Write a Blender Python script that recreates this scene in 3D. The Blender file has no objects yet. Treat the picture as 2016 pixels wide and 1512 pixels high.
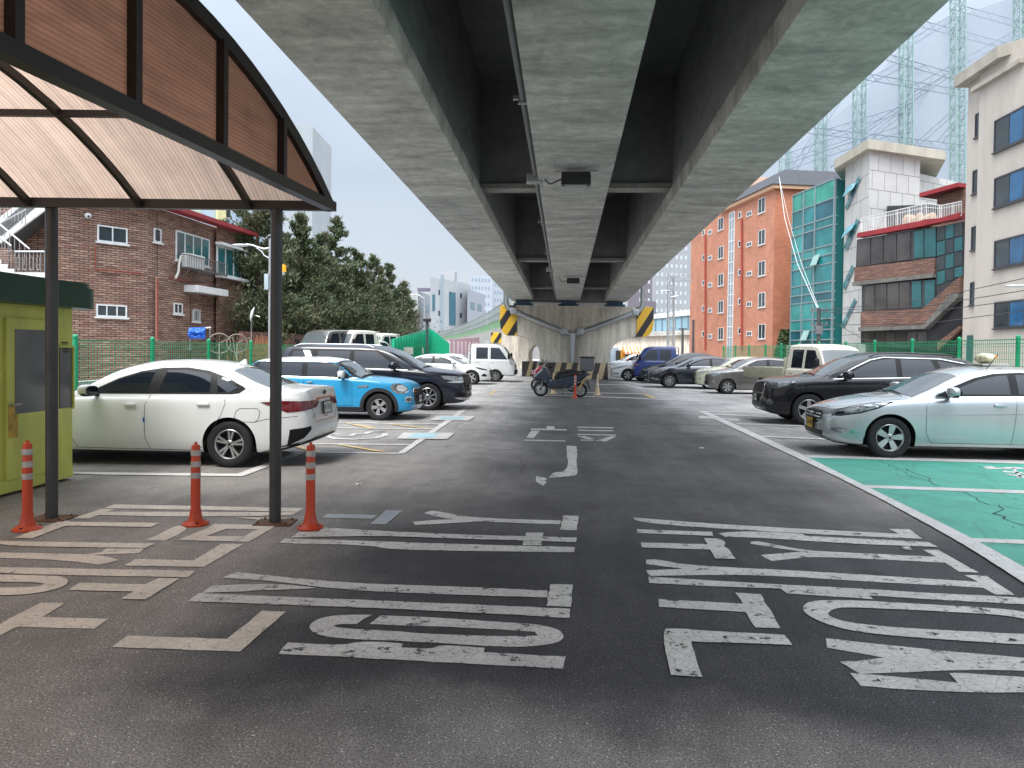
import bpy, bmesh, math, random
from mathutils import Vector, Matrix, noise
from mathutils.bvhtree import BVHTree
from mathutils.geometry import delaunay_2d_cdt
random.seed(7)
R = math.radians
SC = bpy.context.scene
COL = SC.collection
# ---------------------------------------------------------------- camera
H, F, HZ = 1.62, 1480.0, 690.0
YAW, PITCH, ROLL = math.atan(92/1480), R(1.2), R(.7)
AY = HZ + F*math.tan(PITCH)
cam = bpy.data.objects.new('camera', bpy.data.cameras.new('camera')); COL.objects.link(cam)
HF = Vector((-math.sin(YAW), math.cos(YAW), 0)); RT0 = Vector((math.cos(YAW), math.sin(YAW), 0)); RT = RT0
FW = HF*math.cos(PITCH) + Vector((0, 0, -math.sin(PITCH))); UP0 = HF*math.sin(PITCH) + Vector((0, 0, math.cos(PITCH)))
CX, UP = RT0*math.cos(ROLL) + UP0*math.sin(ROLL), UP0*math.cos(ROLL) - RT0*math.sin(ROLL)     # the phone was held a little askew
cam.matrix_world = Matrix(((CX.x, UP.x, -FW.x, 0), (CX.y, UP.y, -FW.y, 0), (CX.z, UP.z, -FW.z, H), (0, 0, 0, 1)))
cam.data.sensor_width = 36; cam.data.lens = 36*F/2016
cam.data.shift_y = -(756-AY)/2016; cam.data.clip_end = 3000; cam.data.clip_start = .05
SC.camera = cam
# ---------------------------------------------------------------- world and sun
w = bpy.data.worlds.new('World'); SC.world = w; w.use_nodes = True
nt = w.node_tree; N = nt.nodes; LK = nt.links
bg = N['Background']; bg.inputs[1].default_value = .10
sky = N.new('ShaderNodeTexSky'); sky.sky_type = 'NISHITA'; sky.sun_disc = False
SUN_EL, SUN_AZ = R(58), R(205)
sky.sun_elevation = SUN_EL; sky.sun_rotation = SUN_AZ; sky.dust_density = 3.0; sky.air_density = 1.0
tc = N.new('ShaderNodeTexCoord'); sep = N.new('ShaderNodeSeparateXYZ'); LK.new(tc.outputs['Generated'], sep.inputs[0])
ramp = N.new('ShaderNodeValToRGB'); LK.new(sep.outputs['Z'], ramp.inputs[0])      # thin bright overcast, brighter overhead
cr = ramp.color_ramp; cr.elements[0].position = 0; cr.elements[0].color = (3.9, 4.15, 4.45, 1)
cr.elements[1].position = 1; cr.elements[1].color = (21, 22, 23.5, 1)
e = cr.elements.new(.22); e.color = (3.3, 3.75, 4.3, 1)
e = cr.elements.new(.45); e.color = (4.8, 5.5, 6.3, 1)
nz = N.new('ShaderNodeTexNoise'); nz.inputs['Scale'].default_value = 2.2; nz.inputs['Detail'].default_value = 5
mp = N.new('ShaderNodeMapping'); mp.inputs['Scale'].default_value = (1, 1, 2.5); LK.new(tc.outputs['Generated'], mp.inputs[0]); LK.new(mp.outputs[0], nz.inputs['Vector'])
mr = N.new('ShaderNodeMapRange'); LK.new(nz.outputs['Fac'], mr.inputs[0]); mr.inputs[1].default_value = .3; mr.inputs[2].default_value = .7; mr.inputs[3].default_value = .93; mr.inputs[4].default_value = 1.05
mul = N.new('ShaderNodeMixRGB'); mul.blend_type = 'MULTIPLY'; mul.inputs[0].default_value = 1; LK.new(ramp.outputs[0], mul.inputs[1]); LK.new(mr.outputs[0], mul.inputs[2])
mx = N.new('ShaderNodeMixRGB'); mx.inputs[0].default_value = .82; LK.new(sky.outputs[0], mx.inputs[1]); LK.new(mul.outputs[0], mx.inputs[2])
bk = N.new('ShaderNodeMapRange'); LK.new(sep.outputs['Y'], bk.inputs[0]); bk.inputs[1].default_value = -.1; bk.inputs[2].default_value = -.9; bk.inputs[3].default_value = 1; bk.inputs[4].default_value = 2.6
lowf = N.new('ShaderNodeMapRange'); LK.new(sep.outputs['Z'], lowf.inputs[0]); lowf.inputs[1].default_value = .08; lowf.inputs[2].default_value = .5; lowf.inputs[3].default_value = 0; lowf.inputs[4].default_value = 1
bk2 = N.new('ShaderNodeMath'); bk2.operation = 'SUBTRACT'; LK.new(bk.outputs[0], bk2.inputs[0]); bk2.inputs[1].default_value = 1
bk3 = N.new('ShaderNodeMath'); bk3.operation = 'MULTIPLY_ADD'; LK.new(bk2.outputs[0], bk3.inputs[0]); LK.new(lowf.outputs[0], bk3.inputs[1]); bk3.inputs[2].default_value = 1
m3 = N.new('ShaderNodeMixRGB'); m3.blend_type = 'MULTIPLY'; m3.inputs[0].default_value = 1; LK.new(mx.outputs[0], m3.inputs[1]); LK.new(bk3.outputs[0], m3.inputs[2])   # cloud is brightest round the hidden sun, behind the viewer
LK.new(m3.outputs[0], bg.inputs[0])
sl = bpy.data.lights.new('sun', 'SUN'); so = bpy.data.objects.new('sun', sl); COL.objects.link(so)
sl.energy = 1.5; sl.angle = R(22); sl.color = (1, .96, .9)
# sky texture rotation 0 = +Y, growing clockwise seen from above
sd = Vector((math.sin(SUN_AZ)*math.cos(SUN_EL), math.cos(SUN_AZ)*math.cos(SUN_EL), math.sin(SUN_EL)))
so.rotation_euler = sd.to_track_quat('Z', 'Y').to_euler()
vs = SC.view_settings; vs.view_transform = 'Standard'; vs.look = 'None'; vs.exposure = .98; vs.gamma = 1
SC.display_settings.display_device = 'sRGB'
SC.cycles.max_bounces = 7; SC.cycles.diffuse_bounces = 4; SC.cycles.transparent_max_bounces = 24
# ---------------------------------------------------------------- photo pixel -> world
CP = Vector((0, 0, H))
def ray(px, py): return FW + CX*((px-1008)/F) + UP*((AY-py)/F)
def P(px, py, d):
    r = ray(px, py); return CP + r*(d/r.dot(HF))
def G(px, py, z=0.0):
    r = ray(px, py); return CP + r*((z-H)/r.z)
def GD(px, d, z=0.0):                      # point over/under a column of pixels at depth d
    p = P(px, HZ, d); return Vector((p.x, p.y, z))
def Zat(py, d, px=1008): return P(px, py, d).z
# ---------------------------------------------------------------- materials
def nd(t, T, **k):
    n = t.nodes.new(T)
    for a, b in k.items():
        if a in n.inputs: n.inputs[a].default_value = b
        else: setattr(n, a, b)
    return n
MATS = {}
def M(name, col, rough=.6, metal=0, var=.12, scale=4, bump=0, bscale=60, coat=0, stretch=(1, 1, 1), grime=0, gscale=1.2, spec=.5, alpha=1, trans=0, ior=1.45, emit=None, gstretch=None):
    if name in MATS: return MATS[name]
    m = bpy.data.materials.new(name); m.use_nodes = True; t = m.node_tree; b = t.nodes['Principled BSDF']
    tcn = nd(t, 'ShaderNodeTexCoord'); mpn = nd(t, 'ShaderNodeMapping', Scale=stretch); t.links.new(tcn.outputs['Object'], mpn.inputs[0])
    n1 = nd(t, 'ShaderNodeTexNoise', Scale=scale, Detail=6, Roughness=.6); t.links.new(mpn.outputs[0], n1.inputs['Vector'])
    mrn = nd(t, 'ShaderNodeMapRange'); mrn.inputs[1].default_value = .3; mrn.inputs[2].default_value = .7; mrn.inputs[3].default_value = 1-var; mrn.inputs[4].default_value = 1+var
    t.links.new(n1.outputs['Fac'], mrn.inputs[0])
    mm = nd(t, 'ShaderNodeMixRGB', blend_type='MULTIPLY'); mm.inputs[0].default_value = 1; mm.inputs[1].default_value = (*col, 1); t.links.new(mrn.outputs[0], mm.inputs[2])
    out = mm.outputs[0]
    if grime:
        mp2 = nd(t, 'ShaderNodeMapping', Scale=gstretch or (1, 1, .25)); t.links.new(tcn.outputs['Object'], mp2.inputs[0])
        n2 = nd(t, 'ShaderNodeTexNoise', Scale=gscale, Detail=8, Roughness=.65); t.links.new(mp2.outputs[0], n2.inputs['Vector'])
        r2 = nd(t, 'ShaderNodeMapRange'); r2.inputs[1].default_value = .42; r2.inputs[2].default_value = .72; r2.inputs[3].default_value = 1; r2.inputs[4].default_value = 1-grime
        t.links.new(n2.outputs['Fac'], r2.inputs[0])
        m2 = nd(t, 'ShaderNodeMixRGB', blend_type='MULTIPLY'); m2.inputs[0].default_value = 1; t.links.new(out, m2.inputs[1]); t.links.new(r2.outputs[0], m2.inputs[2]); out = m2.outputs[0]
    t.links.new(out, b.inputs['Base Color'])
    b.inputs['Roughness'].default_value = rough; b.inputs['Metallic'].default_value = metal
    b.inputs['Specular IOR Level'].default_value = spec; b.inputs['Coat Weight'].default_value = coat; b.inputs['Coat Roughness'].default_value = .04
    b.inputs['Alpha'].default_value = alpha; b.inputs['Transmission Weight'].default_value = trans; b.inputs['IOR'].default_value = ior
    if emit: b.inputs['Emission Color'].default_value = (*emit[0], 1); b.inputs['Emission Strength'].default_value = emit[1]
    if bump:
        n3 = nd(t, 'ShaderNodeTexNoise', Scale=bscale, Detail=4); t.links.new(mpn.outputs[0], n3.inputs['Vector'])
        bp = nd(t, 'ShaderNodeBump', Strength=bump, Distance=.02); t.links.new(n3.outputs['Fac'], bp.inputs['Height']); t.links.new(bp.outputs[0], b.inputs['Normal'])
    MATS[name] = m; return m
def paint(name, col, metal=0, rough=.32, grime=.06): return M(name, col, rough, metal, .02, 3, coat=.75, spec=.2, grime=grime, gscale=3)
# ---------------------------------------------------------------- tagging
def tag(o, label=None, cat=None, group=None, kind=None):
    if label: o['label'] = label
    if cat: o['category'] = cat
    if group: o['group'] = group
    if kind: o['kind'] = kind
    return o
def empty(name, loc=(0, 0, 0), rz=0, label=None, cat=None, group=None):
    o = bpy.data.objects.new(name, None); COL.objects.link(o); o.location = loc; o.rotation_euler = (0, 0, rz); o.empty_display_size = .2
    return tag(o, label, cat, group)
def kids(o): return [c for c in bpy.data.objects if c.parent == o]
def copy_tree(o, loc=None, rz=None, label=None, parent=None):
    tree = {}
    for c in bpy.data.objects:
        if c.parent: tree.setdefault(c.parent.name, []).append(c)
    def rec(s, par):
        c = s.copy(); COL.objects.link(c)
        if par: c.parent = par; c.matrix_parent_inverse = s.matrix_parent_inverse.copy()
        for k in tree.get(s.name, []): rec(k, c)
        return c
    r = rec(o, parent)
    if loc is not None: r.location = loc
    if rz is not None: r.rotation_euler = (0, 0, rz)
    if label: r['label'] = label
    return r
# ---------------------------------------------------------------- mesh builder
class MB:
    def __init__(s): s.v = []; s.f = []; s.m = []; s.mi = 0
    def mat(s, i): s.mi = i; return s
    def add(s, vs, fs):
        o = len(s.v); s.v += [tuple(v) for v in vs]
        for f in fs: s.f.append(tuple(i+o for i in f)); s.m.append(s.mi)
        return s
    def box(s, x0, x1, y0, y1, z0, z1, T=None):
        vs = [Vector(p) for p in ((x0, y0, z0), (x1, y0, z0), (x1, y1, z0), (x0, y1, z0), (x0, y0, z1), (x1, y0, z1), (x1, y1, z1), (x0, y1, z1))]
        if T is not None: vs = [T @ v for v in vs]
        return s.add(vs, [(0, 3, 2, 1), (4, 5, 6, 7), (0, 1, 5, 4), (1, 2, 6, 5), (2, 3, 7, 6), (3, 0, 4, 7)])
    def bbox(s, x0, x1, y0, y1, z0, z1, b=.02, T=None):           # box with chamfered edges
        bm = bmesh.new(); bmesh.ops.create_cube(bm, size=1)
        for v in bm.verts: v.co = Vector(((x0+x1)/2+v.co.x*(x1-x0), (y0+y1)/2+v.co.y*(y1-y0), (z0+z1)/2+v.co.z*(z1-z0)))
        bmesh.ops.bevel(bm, geom=bm.edges[:], offset=b, segments=2, affect='EDGES', profile=.7)
        if T is not None: bmesh.ops.transform(bm, matrix=T, verts=bm.verts[:])
        bm.verts.index_update(); s.add([v.co for v in bm.verts], [tuple(v.index for v in f.verts) for f in bm.faces]); bm.free(); return s
    def beam(s, a, b, w, h=None, up=(0, 0, 1)):                    # rectangular bar from a to b
        a, b = Vector(a), Vector(b); h = h or w; d = (b-a).normalized(); u = Vector(up)
        if abs(d.dot(u)) > .98: u = Vector((0, 1, 0))
        x = d.cross(u).normalized()*(w/2); y = x.cross(d).normalized()*(h/2)
        vs = [a-x-y, a+x-y, a+x+y, a-x+y, b-x-y, b+x-y, b+x+y, b-x+y]
        return s.add(vs, [(3, 2, 1, 0), (4, 5, 6, 7), (0, 1, 5, 4), (1, 2, 6, 5), (2, 3, 7, 6), (3, 0, 4, 7)])
    def tube(s, pts, r, n=10, caps=True):
        pts = [Vector(p) for p in pts]; rs = r if isinstance(r, (list, tuple)) else [r]*len(pts); vs = []; fs = []
        pu = None
        for i, p in enumerate(pts):
            d = (pts[min(i+1, len(pts)-1)]-pts[max(i-1, 0)]).normalized()
            u = pu if pu is not None else (Vector((0, 0, 1)) if abs(d.z) < .9 else Vector((1, 0, 0)))
            x = d.cross(u).normalized(); y = x.cross(d).normalized(); pu = y
            for k in range(n):
                a = 2*math.pi*k/n; vs.append(p+(x*math.cos(a)+y*math.sin(a))*rs[i])
        for i in range(len(pts)-1):
            for k in range(n):
                k2 = (k+1) % n; fs.append((i*n+k, i*n+k2, (i+1)*n+k2, (i+1)*n+k))
        if caps: fs.append(tuple(range(n))[::-1]); fs.append(tuple((len(pts)-1)*n+k for k in range(n)))
        return s.add(vs, fs)
    def lathe(s, prof, n=24, T=None):                              # (r,z) profile about z
        vs = []; fs = []
        for r, z in prof:
            for k in range(n):
                a = 2*math.pi*k/n; vs.append(Vector((r*math.cos(a), r*math.sin(a), z)))
        if T is not None: vs = [T @ v for v in vs]
        for i in range(len(prof)-1):
            for k in range(n):
                k2 = (k+1) % n; fs.append((i*n+k, i*n+k2, (i+1)*n+k2, (i+1)*n+k))
        return s.add(vs, fs)
    def prism(s, poly, z0, z1, T=None):                            # vertical prism over an (x,y) outline
        n = len(poly); vs = [Vector((x, y, z0)) for x, y in poly]+[Vector((x, y, z1)) for x, y in poly]
        if T is not None: vs = [T @ v for v in vs]
        return s.add(vs, [tuple(range(n))[::-1], tuple(range(n, 2*n))]+[(i, (i+1) % n, n+(i+1) % n, n+i) for i in range(n)])
    def quad(s, *p): return s.add(p, [tuple(range(len(p)))])
    def build(s, name, mat, parent=None, smooth=False, bevel=0, solid=0, auto=None):
        me = bpy.data.meshes.new(name); me.from_pydata(s.v, [], s.f)
        for m in (mat if isinstance(mat, (list, tuple)) else [mat]): me.materials.append(m)
        me.polygons.foreach_set('material_index', s.m)
        bm = bmesh.new(); bm.from_mesh(me); bmesh.ops.recalc_face_normals(bm, faces=bm.faces[:]); bm.to_mesh(me); bm.free()
        if smooth:
            me.polygons.foreach_set('use_smooth', [True]*len(me.polygons))
            me.set_sharp_from_angle(angle=R(auto or 35))
        me.update(); o = bpy.data.objects.new(name, me); COL.objects.link(o)
        if parent: o.parent = parent
        if bevel:
            b = o.modifiers.new('b', 'BEVEL'); b.width = bevel; b.segments = 2; b.limit_method = 'ANGLE'
        return o
def rotm(loc, rz=0): return Matrix.Translation(Vector(loc)) @ Matrix.Rotation(rz, 4, 'Z')
class Wall:
    """vertical plane through two base columns of pixels; features are measured on it and built as real boxes standing off it"""
    def __init__(s, pa, da, pb, db):
        a, b = GD(pa, da), GD(pb, db); s.o = a; s.u = (b-a).normalized(); s.L = (b-a).length
        s.n = s.u.cross(Vector((0, 0, 1))).normalized()
        if s.n.dot(Vector((0, 0, 0))-a) < 0: s.n = -s.n          # towards the viewer
        s.T = Matrix(((s.u.x, s.n.x, 0, a.x), (s.u.y, s.n.y, 0, a.y), (0, 0, 1, 0), (0, 0, 0, 1)))
    def uv(s, px, py):
        r = ray(px, py); t = (s.o-CP).dot(s.n)/r.dot(s.n); p = CP+r*t; return (p-s.o).dot(s.u), p.z
    def pt(s, u, z, off=0): return s.o+s.u*u+s.n*off+Vector((0, 0, z))
    def rect(s, x0, y0, x1, y1):                                  # pixel box -> u0,u1,z0,z1 (averaged square)
        a = s.uv(x0, y0); b = s.uv(x1, y0); c = s.uv(x0, y1); d = s.uv(x1, y1)
        u0, u1 = (a[0]+c[0])/2, (b[0]+d[0])/2; ym = (y0+y1)/2; xm = (x0+x1)/2
        return min(u0, u1), max(u0, u1), s.uv(xm, y1)[1], s.uv(xm, y0)[1]
    def box(s, mb, u0, u1, z0, z1, n0=-.02, n1=.03): return mb.box(u0, u1, n0, n1, z0, z1, s.T)
# ================================================================ ground, paint
def asphalt():
    m = bpy.data.materials.new('asphalt'); m.use_nodes = True; t = m.node_tree; b = t.nodes['Principled BSDF']; L = t.links.new
    g = nd(t, 'ShaderNodeNewGeometry'); s = nd(t, 'ShaderNodeSeparateXYZ'); L(g.outputs['Position'], s.inputs[0])
    wob = nd(t, 'ShaderNodeTexNoise', Scale=.9, Detail=5); L(g.outputs['Position'], wob.inputs['Vector'])
    def math_(op, a, b_=None):
        n = nd(t, 'ShaderNodeMath', operation=op)
        for i, q in enumerate((a, b_)):
            if q is None: continue
            if isinstance(q, (int, float)): n.inputs[i].default_value = q
            else: L(q, n.inputs[i])
        return n.outputs[0]
    def mrange(v, a, b_, c, d):
        n = nd(t, 'ShaderNodeMapRange', interpolation_type='SMOOTHSTEP'); L(v, n.inputs[0])
        for i, q in enumerate((a, b_, c, d)): n.inputs[i+1].default_value = q
        return n.outputs[0]
    wv = math_('MULTIPLY', math_('SUBTRACT', wob.outputs['Fac'], .5), 1.6)
    y = math_('ADD', s.outputs['Y'], wv); x = math_('ADD', s.outputs['X'], wv)
    # newer darker asphalt laid along the aisle
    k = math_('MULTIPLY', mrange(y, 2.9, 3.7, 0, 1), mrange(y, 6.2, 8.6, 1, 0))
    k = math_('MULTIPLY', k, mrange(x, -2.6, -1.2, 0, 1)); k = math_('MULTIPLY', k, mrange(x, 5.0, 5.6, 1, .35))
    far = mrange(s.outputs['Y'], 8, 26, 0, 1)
    def mix(f, a, b_):
        n = nd(t, 'ShaderNodeMixRGB'); L(f, n.inputs[0])
        for i, q in enumerate((a, b_)):
            if isinstance(q, tuple): n.inputs[i+1].default_value = (*q, 1)
            else: L(q, n.inputs[i+1])
        return n.outputs[0]
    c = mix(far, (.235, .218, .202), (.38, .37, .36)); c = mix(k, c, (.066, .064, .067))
    # dark reddish strip beyond the arrow: the viaduct's shade put into the asphalt colour
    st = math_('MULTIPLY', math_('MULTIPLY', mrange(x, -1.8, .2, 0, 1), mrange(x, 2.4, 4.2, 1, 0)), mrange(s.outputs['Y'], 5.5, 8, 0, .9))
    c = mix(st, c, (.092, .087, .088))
    n1 = nd(t, 'ShaderNodeTexNoise', Scale=95, Detail=3, Roughness=.7); L(g.outputs['Position'], n1.inputs['Vector'])
    sp = mrange(n1.outputs['Fac'], .30, .72, .45, 1.55)
    n2 = nd(t, 'ShaderNodeTexNoise', Scale=.55, Detail=7, Roughness=.7); L(g.outputs['Position'], n2.inputs['Vector'])
    bl = mrange(n2.outputs['Fac'], .3, .7, .74, 1.22)
    vo = nd(t, 'ShaderNodeTexVoronoi', Scale=170, feature='F1'); L(g.outputs['Position'], vo.inputs['Vector'])
    wn = nd(t, 'ShaderNodeTexWhiteNoise'); L(vo.outputs['Position'], wn.inputs['Vector'])
    chip = mrange(wn.outputs['Value'], .965, .995, 1, 2.6)
    mpn = nd(t, 'ShaderNodeMapping', Scale=(2.5, .35, 1)); L(g.outputs['Position'], mpn.inputs[0])
    n4 = nd(t, 'ShaderNodeTexNoise', Scale=.8, Detail=8, Roughness=.7); L(mpn.outputs[0], n4.inputs['Vector']); tr = mrange(n4.outputs['Fac'], .35, .65, .88, 1.1)
    # old hairline cracks in the paving
    vc = nd(t, 'ShaderNodeTexVoronoi', Scale=.22, feature='DISTANCE_TO_EDGE'); vj = nd(t, 'ShaderNodeVectorMath', operation='ADD')
    wj = nd(t, 'ShaderNodeTexNoise', Scale=1.5, Detail=6); L(g.outputs['Position'], wj.inputs['Vector']); L(g.outputs['Position'], vj.inputs[0]); L(wj.outputs['Color'], vj.inputs[1]); L(vj.outputs[0], vc.inputs['Vector'])
    ck = mrange(vc.outputs['Distance'], .0008, .0026, .55, 1); ck = math_('MAXIMUM', ck, mrange(s.outputs['Y'], 9, 11, 1, 0))
    n6 = nd(t, 'ShaderNodeTexNoise', Scale=1.1, Detail=3, Roughness=.5); L(g.outputs['Position'], n6.inputs['Vector']); oil = mrange(n6.outputs['Fac'], .60, .68, 1, .78)
    f = math_('MULTIPLY', math_('MULTIPLY', sp, bl), math_('MULTIPLY', chip, math_('MULTIPLY', tr, oil))); f = math_('MULTIPLY', f, ck)
    mm = nd(t, 'ShaderNodeMixRGB', blend_type='MULTIPLY'); mm.inputs[0].default_value = 1; L(c, mm.inputs[1]); L(f, mm.inputs[2])
    L(mm.outputs[0], b.inputs['Base Color']); b.inputs['Roughness'].default_value = .78; b.inputs['Specular IOR Level'].default_value = .12
    bp = nd(t, 'ShaderNodeBump', Strength=.55, Distance=.006); L(n1.outputs['Fac'], bp.inputs['Height']); L(bp.outputs[0], b.inputs['Normal'])
    return m
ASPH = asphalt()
def roadpaint(name, col, wear=.5, crack=(.12, .11, .1), edge=.47, vscale=9):
    m = bpy.data.materials.new(name); m.use_nodes = True; t = m.node_tree; b = t.nodes['Principled BSDF']; L = t.links.new
    g = nd(t, 'ShaderNodeNewGeometry')
    n0 = nd(t, 'ShaderNodeTexNoise', Scale=3, Detail=4); L(g.outputs['Position'], n0.inputs['Vector'])
    va = nd(t, 'ShaderNodeVectorMath', operation='ADD'); sc_ = nd(t, 'ShaderNodeVectorMath', operation='SCALE'); sc_.inputs['Scale'].default_value = .12
    L(n0.outputs['Color'], sc_.inputs[0]); L(g.outputs['Position'], va.inputs[0]); L(sc_.outputs[0], va.inputs[1])
    vo = nd(t, 'ShaderNodeTexVoronoi', Scale=vscale, feature='DISTANCE_TO_EDGE'); L(va.outputs[0], vo.inputs['Vector'])
    r = nd(t, 'ShaderNodeMapRange'); L(vo.outputs['Distance'], r.inputs[0]); r.inputs[1].default_value = .010; r.inputs[2].default_value = .03; r.inputs[3].default_value = 1; r.inputs[4].default_value = 0
    n1 = nd(t, 'ShaderNodeTexNoise', Scale=2.2, Detail=8, Roughness=.7); L(g.outputs['Position'], n1.inputs['Vector'])
    r1 = nd(t, 'ShaderNodeMapRange'); L(n1.outputs['Fac'], r1.inputs[0]); r1.inputs[1].default_value = .35; r1.inputs[2].default_value = .65; r1.inputs[3].default_value = .82; r1.inputs[4].default_value = 1.1
    n2 = nd(t, 'ShaderNodeTexNoise', Scale=60, Detail=3); L(g.outputs['Position'], n2.inputs['Vector'])
    r2 = nd(t, 'ShaderNodeMapRange'); L(n2.outputs['Fac'], r2.inputs[0]); r2.inputs[1].default_value = .3; r2.inputs[2].default_value = .7; r2.inputs[3].default_value = .86; r2.inputs[4].default_value = 1.08
    ml = nd(t, 'ShaderNodeMath', operation='MULTIPLY'); L(r1.outputs[0], ml.inputs[0]); L(r2.outputs[0], ml.inputs[1])
    mm = nd(t, 'ShaderNodeMixRGB', blend_type='MULTIPLY'); mm.inputs[0].default_value = 1; mm.inputs[1].default_value = (*col, 1); L(ml.outputs[0], mm.inputs[2])
    cm = nd(t, 'ShaderNodeMath', operation='MULTIPLY'); L(r.outputs[0], cm.inputs[0]); cm.inputs[1].default_value = wear
    mx = nd(t, 'ShaderNodeMixRGB'); L(cm.outputs[0], mx.inputs[0]); L(mm.outputs[0], mx.inputs[1]); mx.inputs[2].default_value = (*crack, 1)
    L(mx.outputs[0], b.inputs['Base Color']); b.inputs['Roughness'].default_value = .65
    # chips worn right through to the asphalt
    n3 = nd(t, 'ShaderNodeTexNoise', Scale=8, Detail=9, Roughness=.8); L(g.outputs['Position'], n3.inputs['Vector'])
    r3 = nd(t, 'ShaderNodeMapRange'); L(n3.outputs['Fac'], r3.inputs[0]); r3.inputs[1].default_value = .5-edge*.46; r3.inputs[2].default_value = r3.inputs[1].default_value+.02; L(r3.outputs[0], b.inputs['Alpha'])
    return m
PW = roadpaint('worn_white_paint', (.53, .51, .475), .65, edge=.20, vscale=15)
PL = roadpaint('white_line_paint', (.56, .545, .52), .3, edge=.33, vscale=5)
PC = roadpaint('cream_road_paint', (.60, .53, .44), .5, edge=.27, vscale=13)
PB = roadpaint('faded_blue_grey_paint', (.30, .31, .33), .3, edge=.42)
PY = roadpaint('yellow_line_paint', (.62, .44, .19), .3, edge=.42)
PG = roadpaint('green_bay_paint', (.06, .33, .24), .3, crack=(.03, .14, .10), edge=.30, vscale=1.1)
PS = roadpaint('light_blue_paint', (.36, .55, .60), .2, edge=.5)
gr = MB()
nn = 44
xs = [-700, -300, -120, -60]+[-40+i*4 for i in range(20)]+[44, 60, 120, 300, 700]
ys = [-60, -20]+[-8+i*4 for i in range(30)]+[140, 200, 400, 900, 1600]
vs = [(x, y, 0) for y in ys for x in xs]; nx = len(xs)
gr.add(vs, [(j*nx+i, j*nx+i+1, (j+1)*nx+i+1, (j+1)*nx+i) for j in range(len(ys)-1) for i in range(nx-1)])
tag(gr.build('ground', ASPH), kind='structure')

def jag(pts, amp, step=.06, seed=0):
    out = []
    n = len(pts)
    for i in range(n):
        a, b = pts[i], pts[(i+1) % n]; L = (b-a).length; k = max(1, int(L/step)); d = (b-a).normalized(); pr = Vector((-d.y, d.x, 0))
        for j in range(k):
            q = a.lerp(b, j/k); w_ = noise.noise(Vector((q.x*7+seed, q.y*7, 0)))*.7+noise.noise(Vector((q.x*23, q.y*23, seed)))*.6
            out.append(q+pr*(amp*w_ if j else amp*w_*.4))
    return out
def paintpoly(mb, pts, z, amp=.010, fn=None):
    pts = [Vector((p[0], p[1], 0)) for p in pts]
    if amp:                                                   # round the shallow corners so curved strokes read as curves
        for _ in range(2):
            q = []; n = len(pts)
            for i in range(n):
                a, p, b = pts[i-1], pts[i], pts[(i+1) % n]; u, v = p-a, b-p
                if u.length > .02 and v.length > .02 and .03 < u.angle(v) < R(62): q += [p-u*.24, p+v*.24]
                else: q.append(p)
            pts = q
    e = jag(pts, amp, seed=len(mb.v) % 17) if amp else pts
    v, _, f, _, _, _ = delaunay_2d_cdt([(p.x, p.y) for p in e], [], [list(range(len(e)))], 1, 1e-4)
    mb.add([(p.x, p.y, z) for p in v], [tuple(q) for q in f])
ZC = [0]
def pxpoly(mb, pts, z, ox, oy, s, amp=.010):
    if z == .004: ZC[0] += 1; z += .0006*(ZC[0] % 6)
    paintpoly(mb, [G(ox+x/s, oy+y/s) for x, y in pts], z, amp)
A = (0, 960, 2.965); Cc = (1180, 960, 2.411); D = (640, 740, 2.88); E = (1340, 760, 2.982); Z4 = (480, 640, 4.2); O = (0, 0, 1)
let = MB()
for p in [
 [(665,100),(1775,122),(1735,143),(610,122)], [(590,127),(670,127),(520,184),(425,182)],
 [(600,144),(1740,147),(1700,165),(1430,170),(1000,172),(580,163)], [(1330,173),(1675,182),(1640,197),(1500,192)],
 [(360,196),(400,197),(400,205),(935,210),(880,234),(385,226),(190,300),(78,298),(300,215)],
 [(1040,220),(1110,240),(965,312),(855,308)],
 [(1250,215),(1610,222),(1575,248),(1210,240)], [(1575,248),(1450,320),(1380,318),(1490,248)], [(1380,318),(1040,310),(1090,286),(1420,288)], [(1210,240),(1325,242),(1170,300),(1060,300)],
 [(0,316),(905,330),(850,357),(0,346)], [(620,358),(840,358),(810,385),(430,400),(590,380)], [(-60,381),(420,388),(600,400),(695,425),(580,455),(450,435),(200,418),(-60,413)],
 [(1290,333),(1418,333),(1190,467),(725,458),(790,420),(1130,428)], [(-80,468),(110,470),(1140,490),(1095,528),(-80,506)],
 [(-90,510),(240,518),(350,520),(405,545),(380,580),(260,615),(100,632),(-90,634),(-90,588),(150,588),(235,580),(262,566),(210,557),(-90,553)],
 [(930,533),(1050,535),(850,658),(705,655),(780,612),(398,603),(465,560),(850,570)],
 [(240,675),(378,678),(250,757),(635,770),(550,828),(100,815),(-90,912),(-90,842)],
 [(1530,722),(1668,728),(1400,962),(650,935),(745,868),(1325,888)]]: pxpoly(let, p, .004, *A, amp=.008)
ob = let.build('lettering_cream', PC); tag(ob, kind='structure'); ob.name = 'road_lettering'
let = MB()
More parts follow.
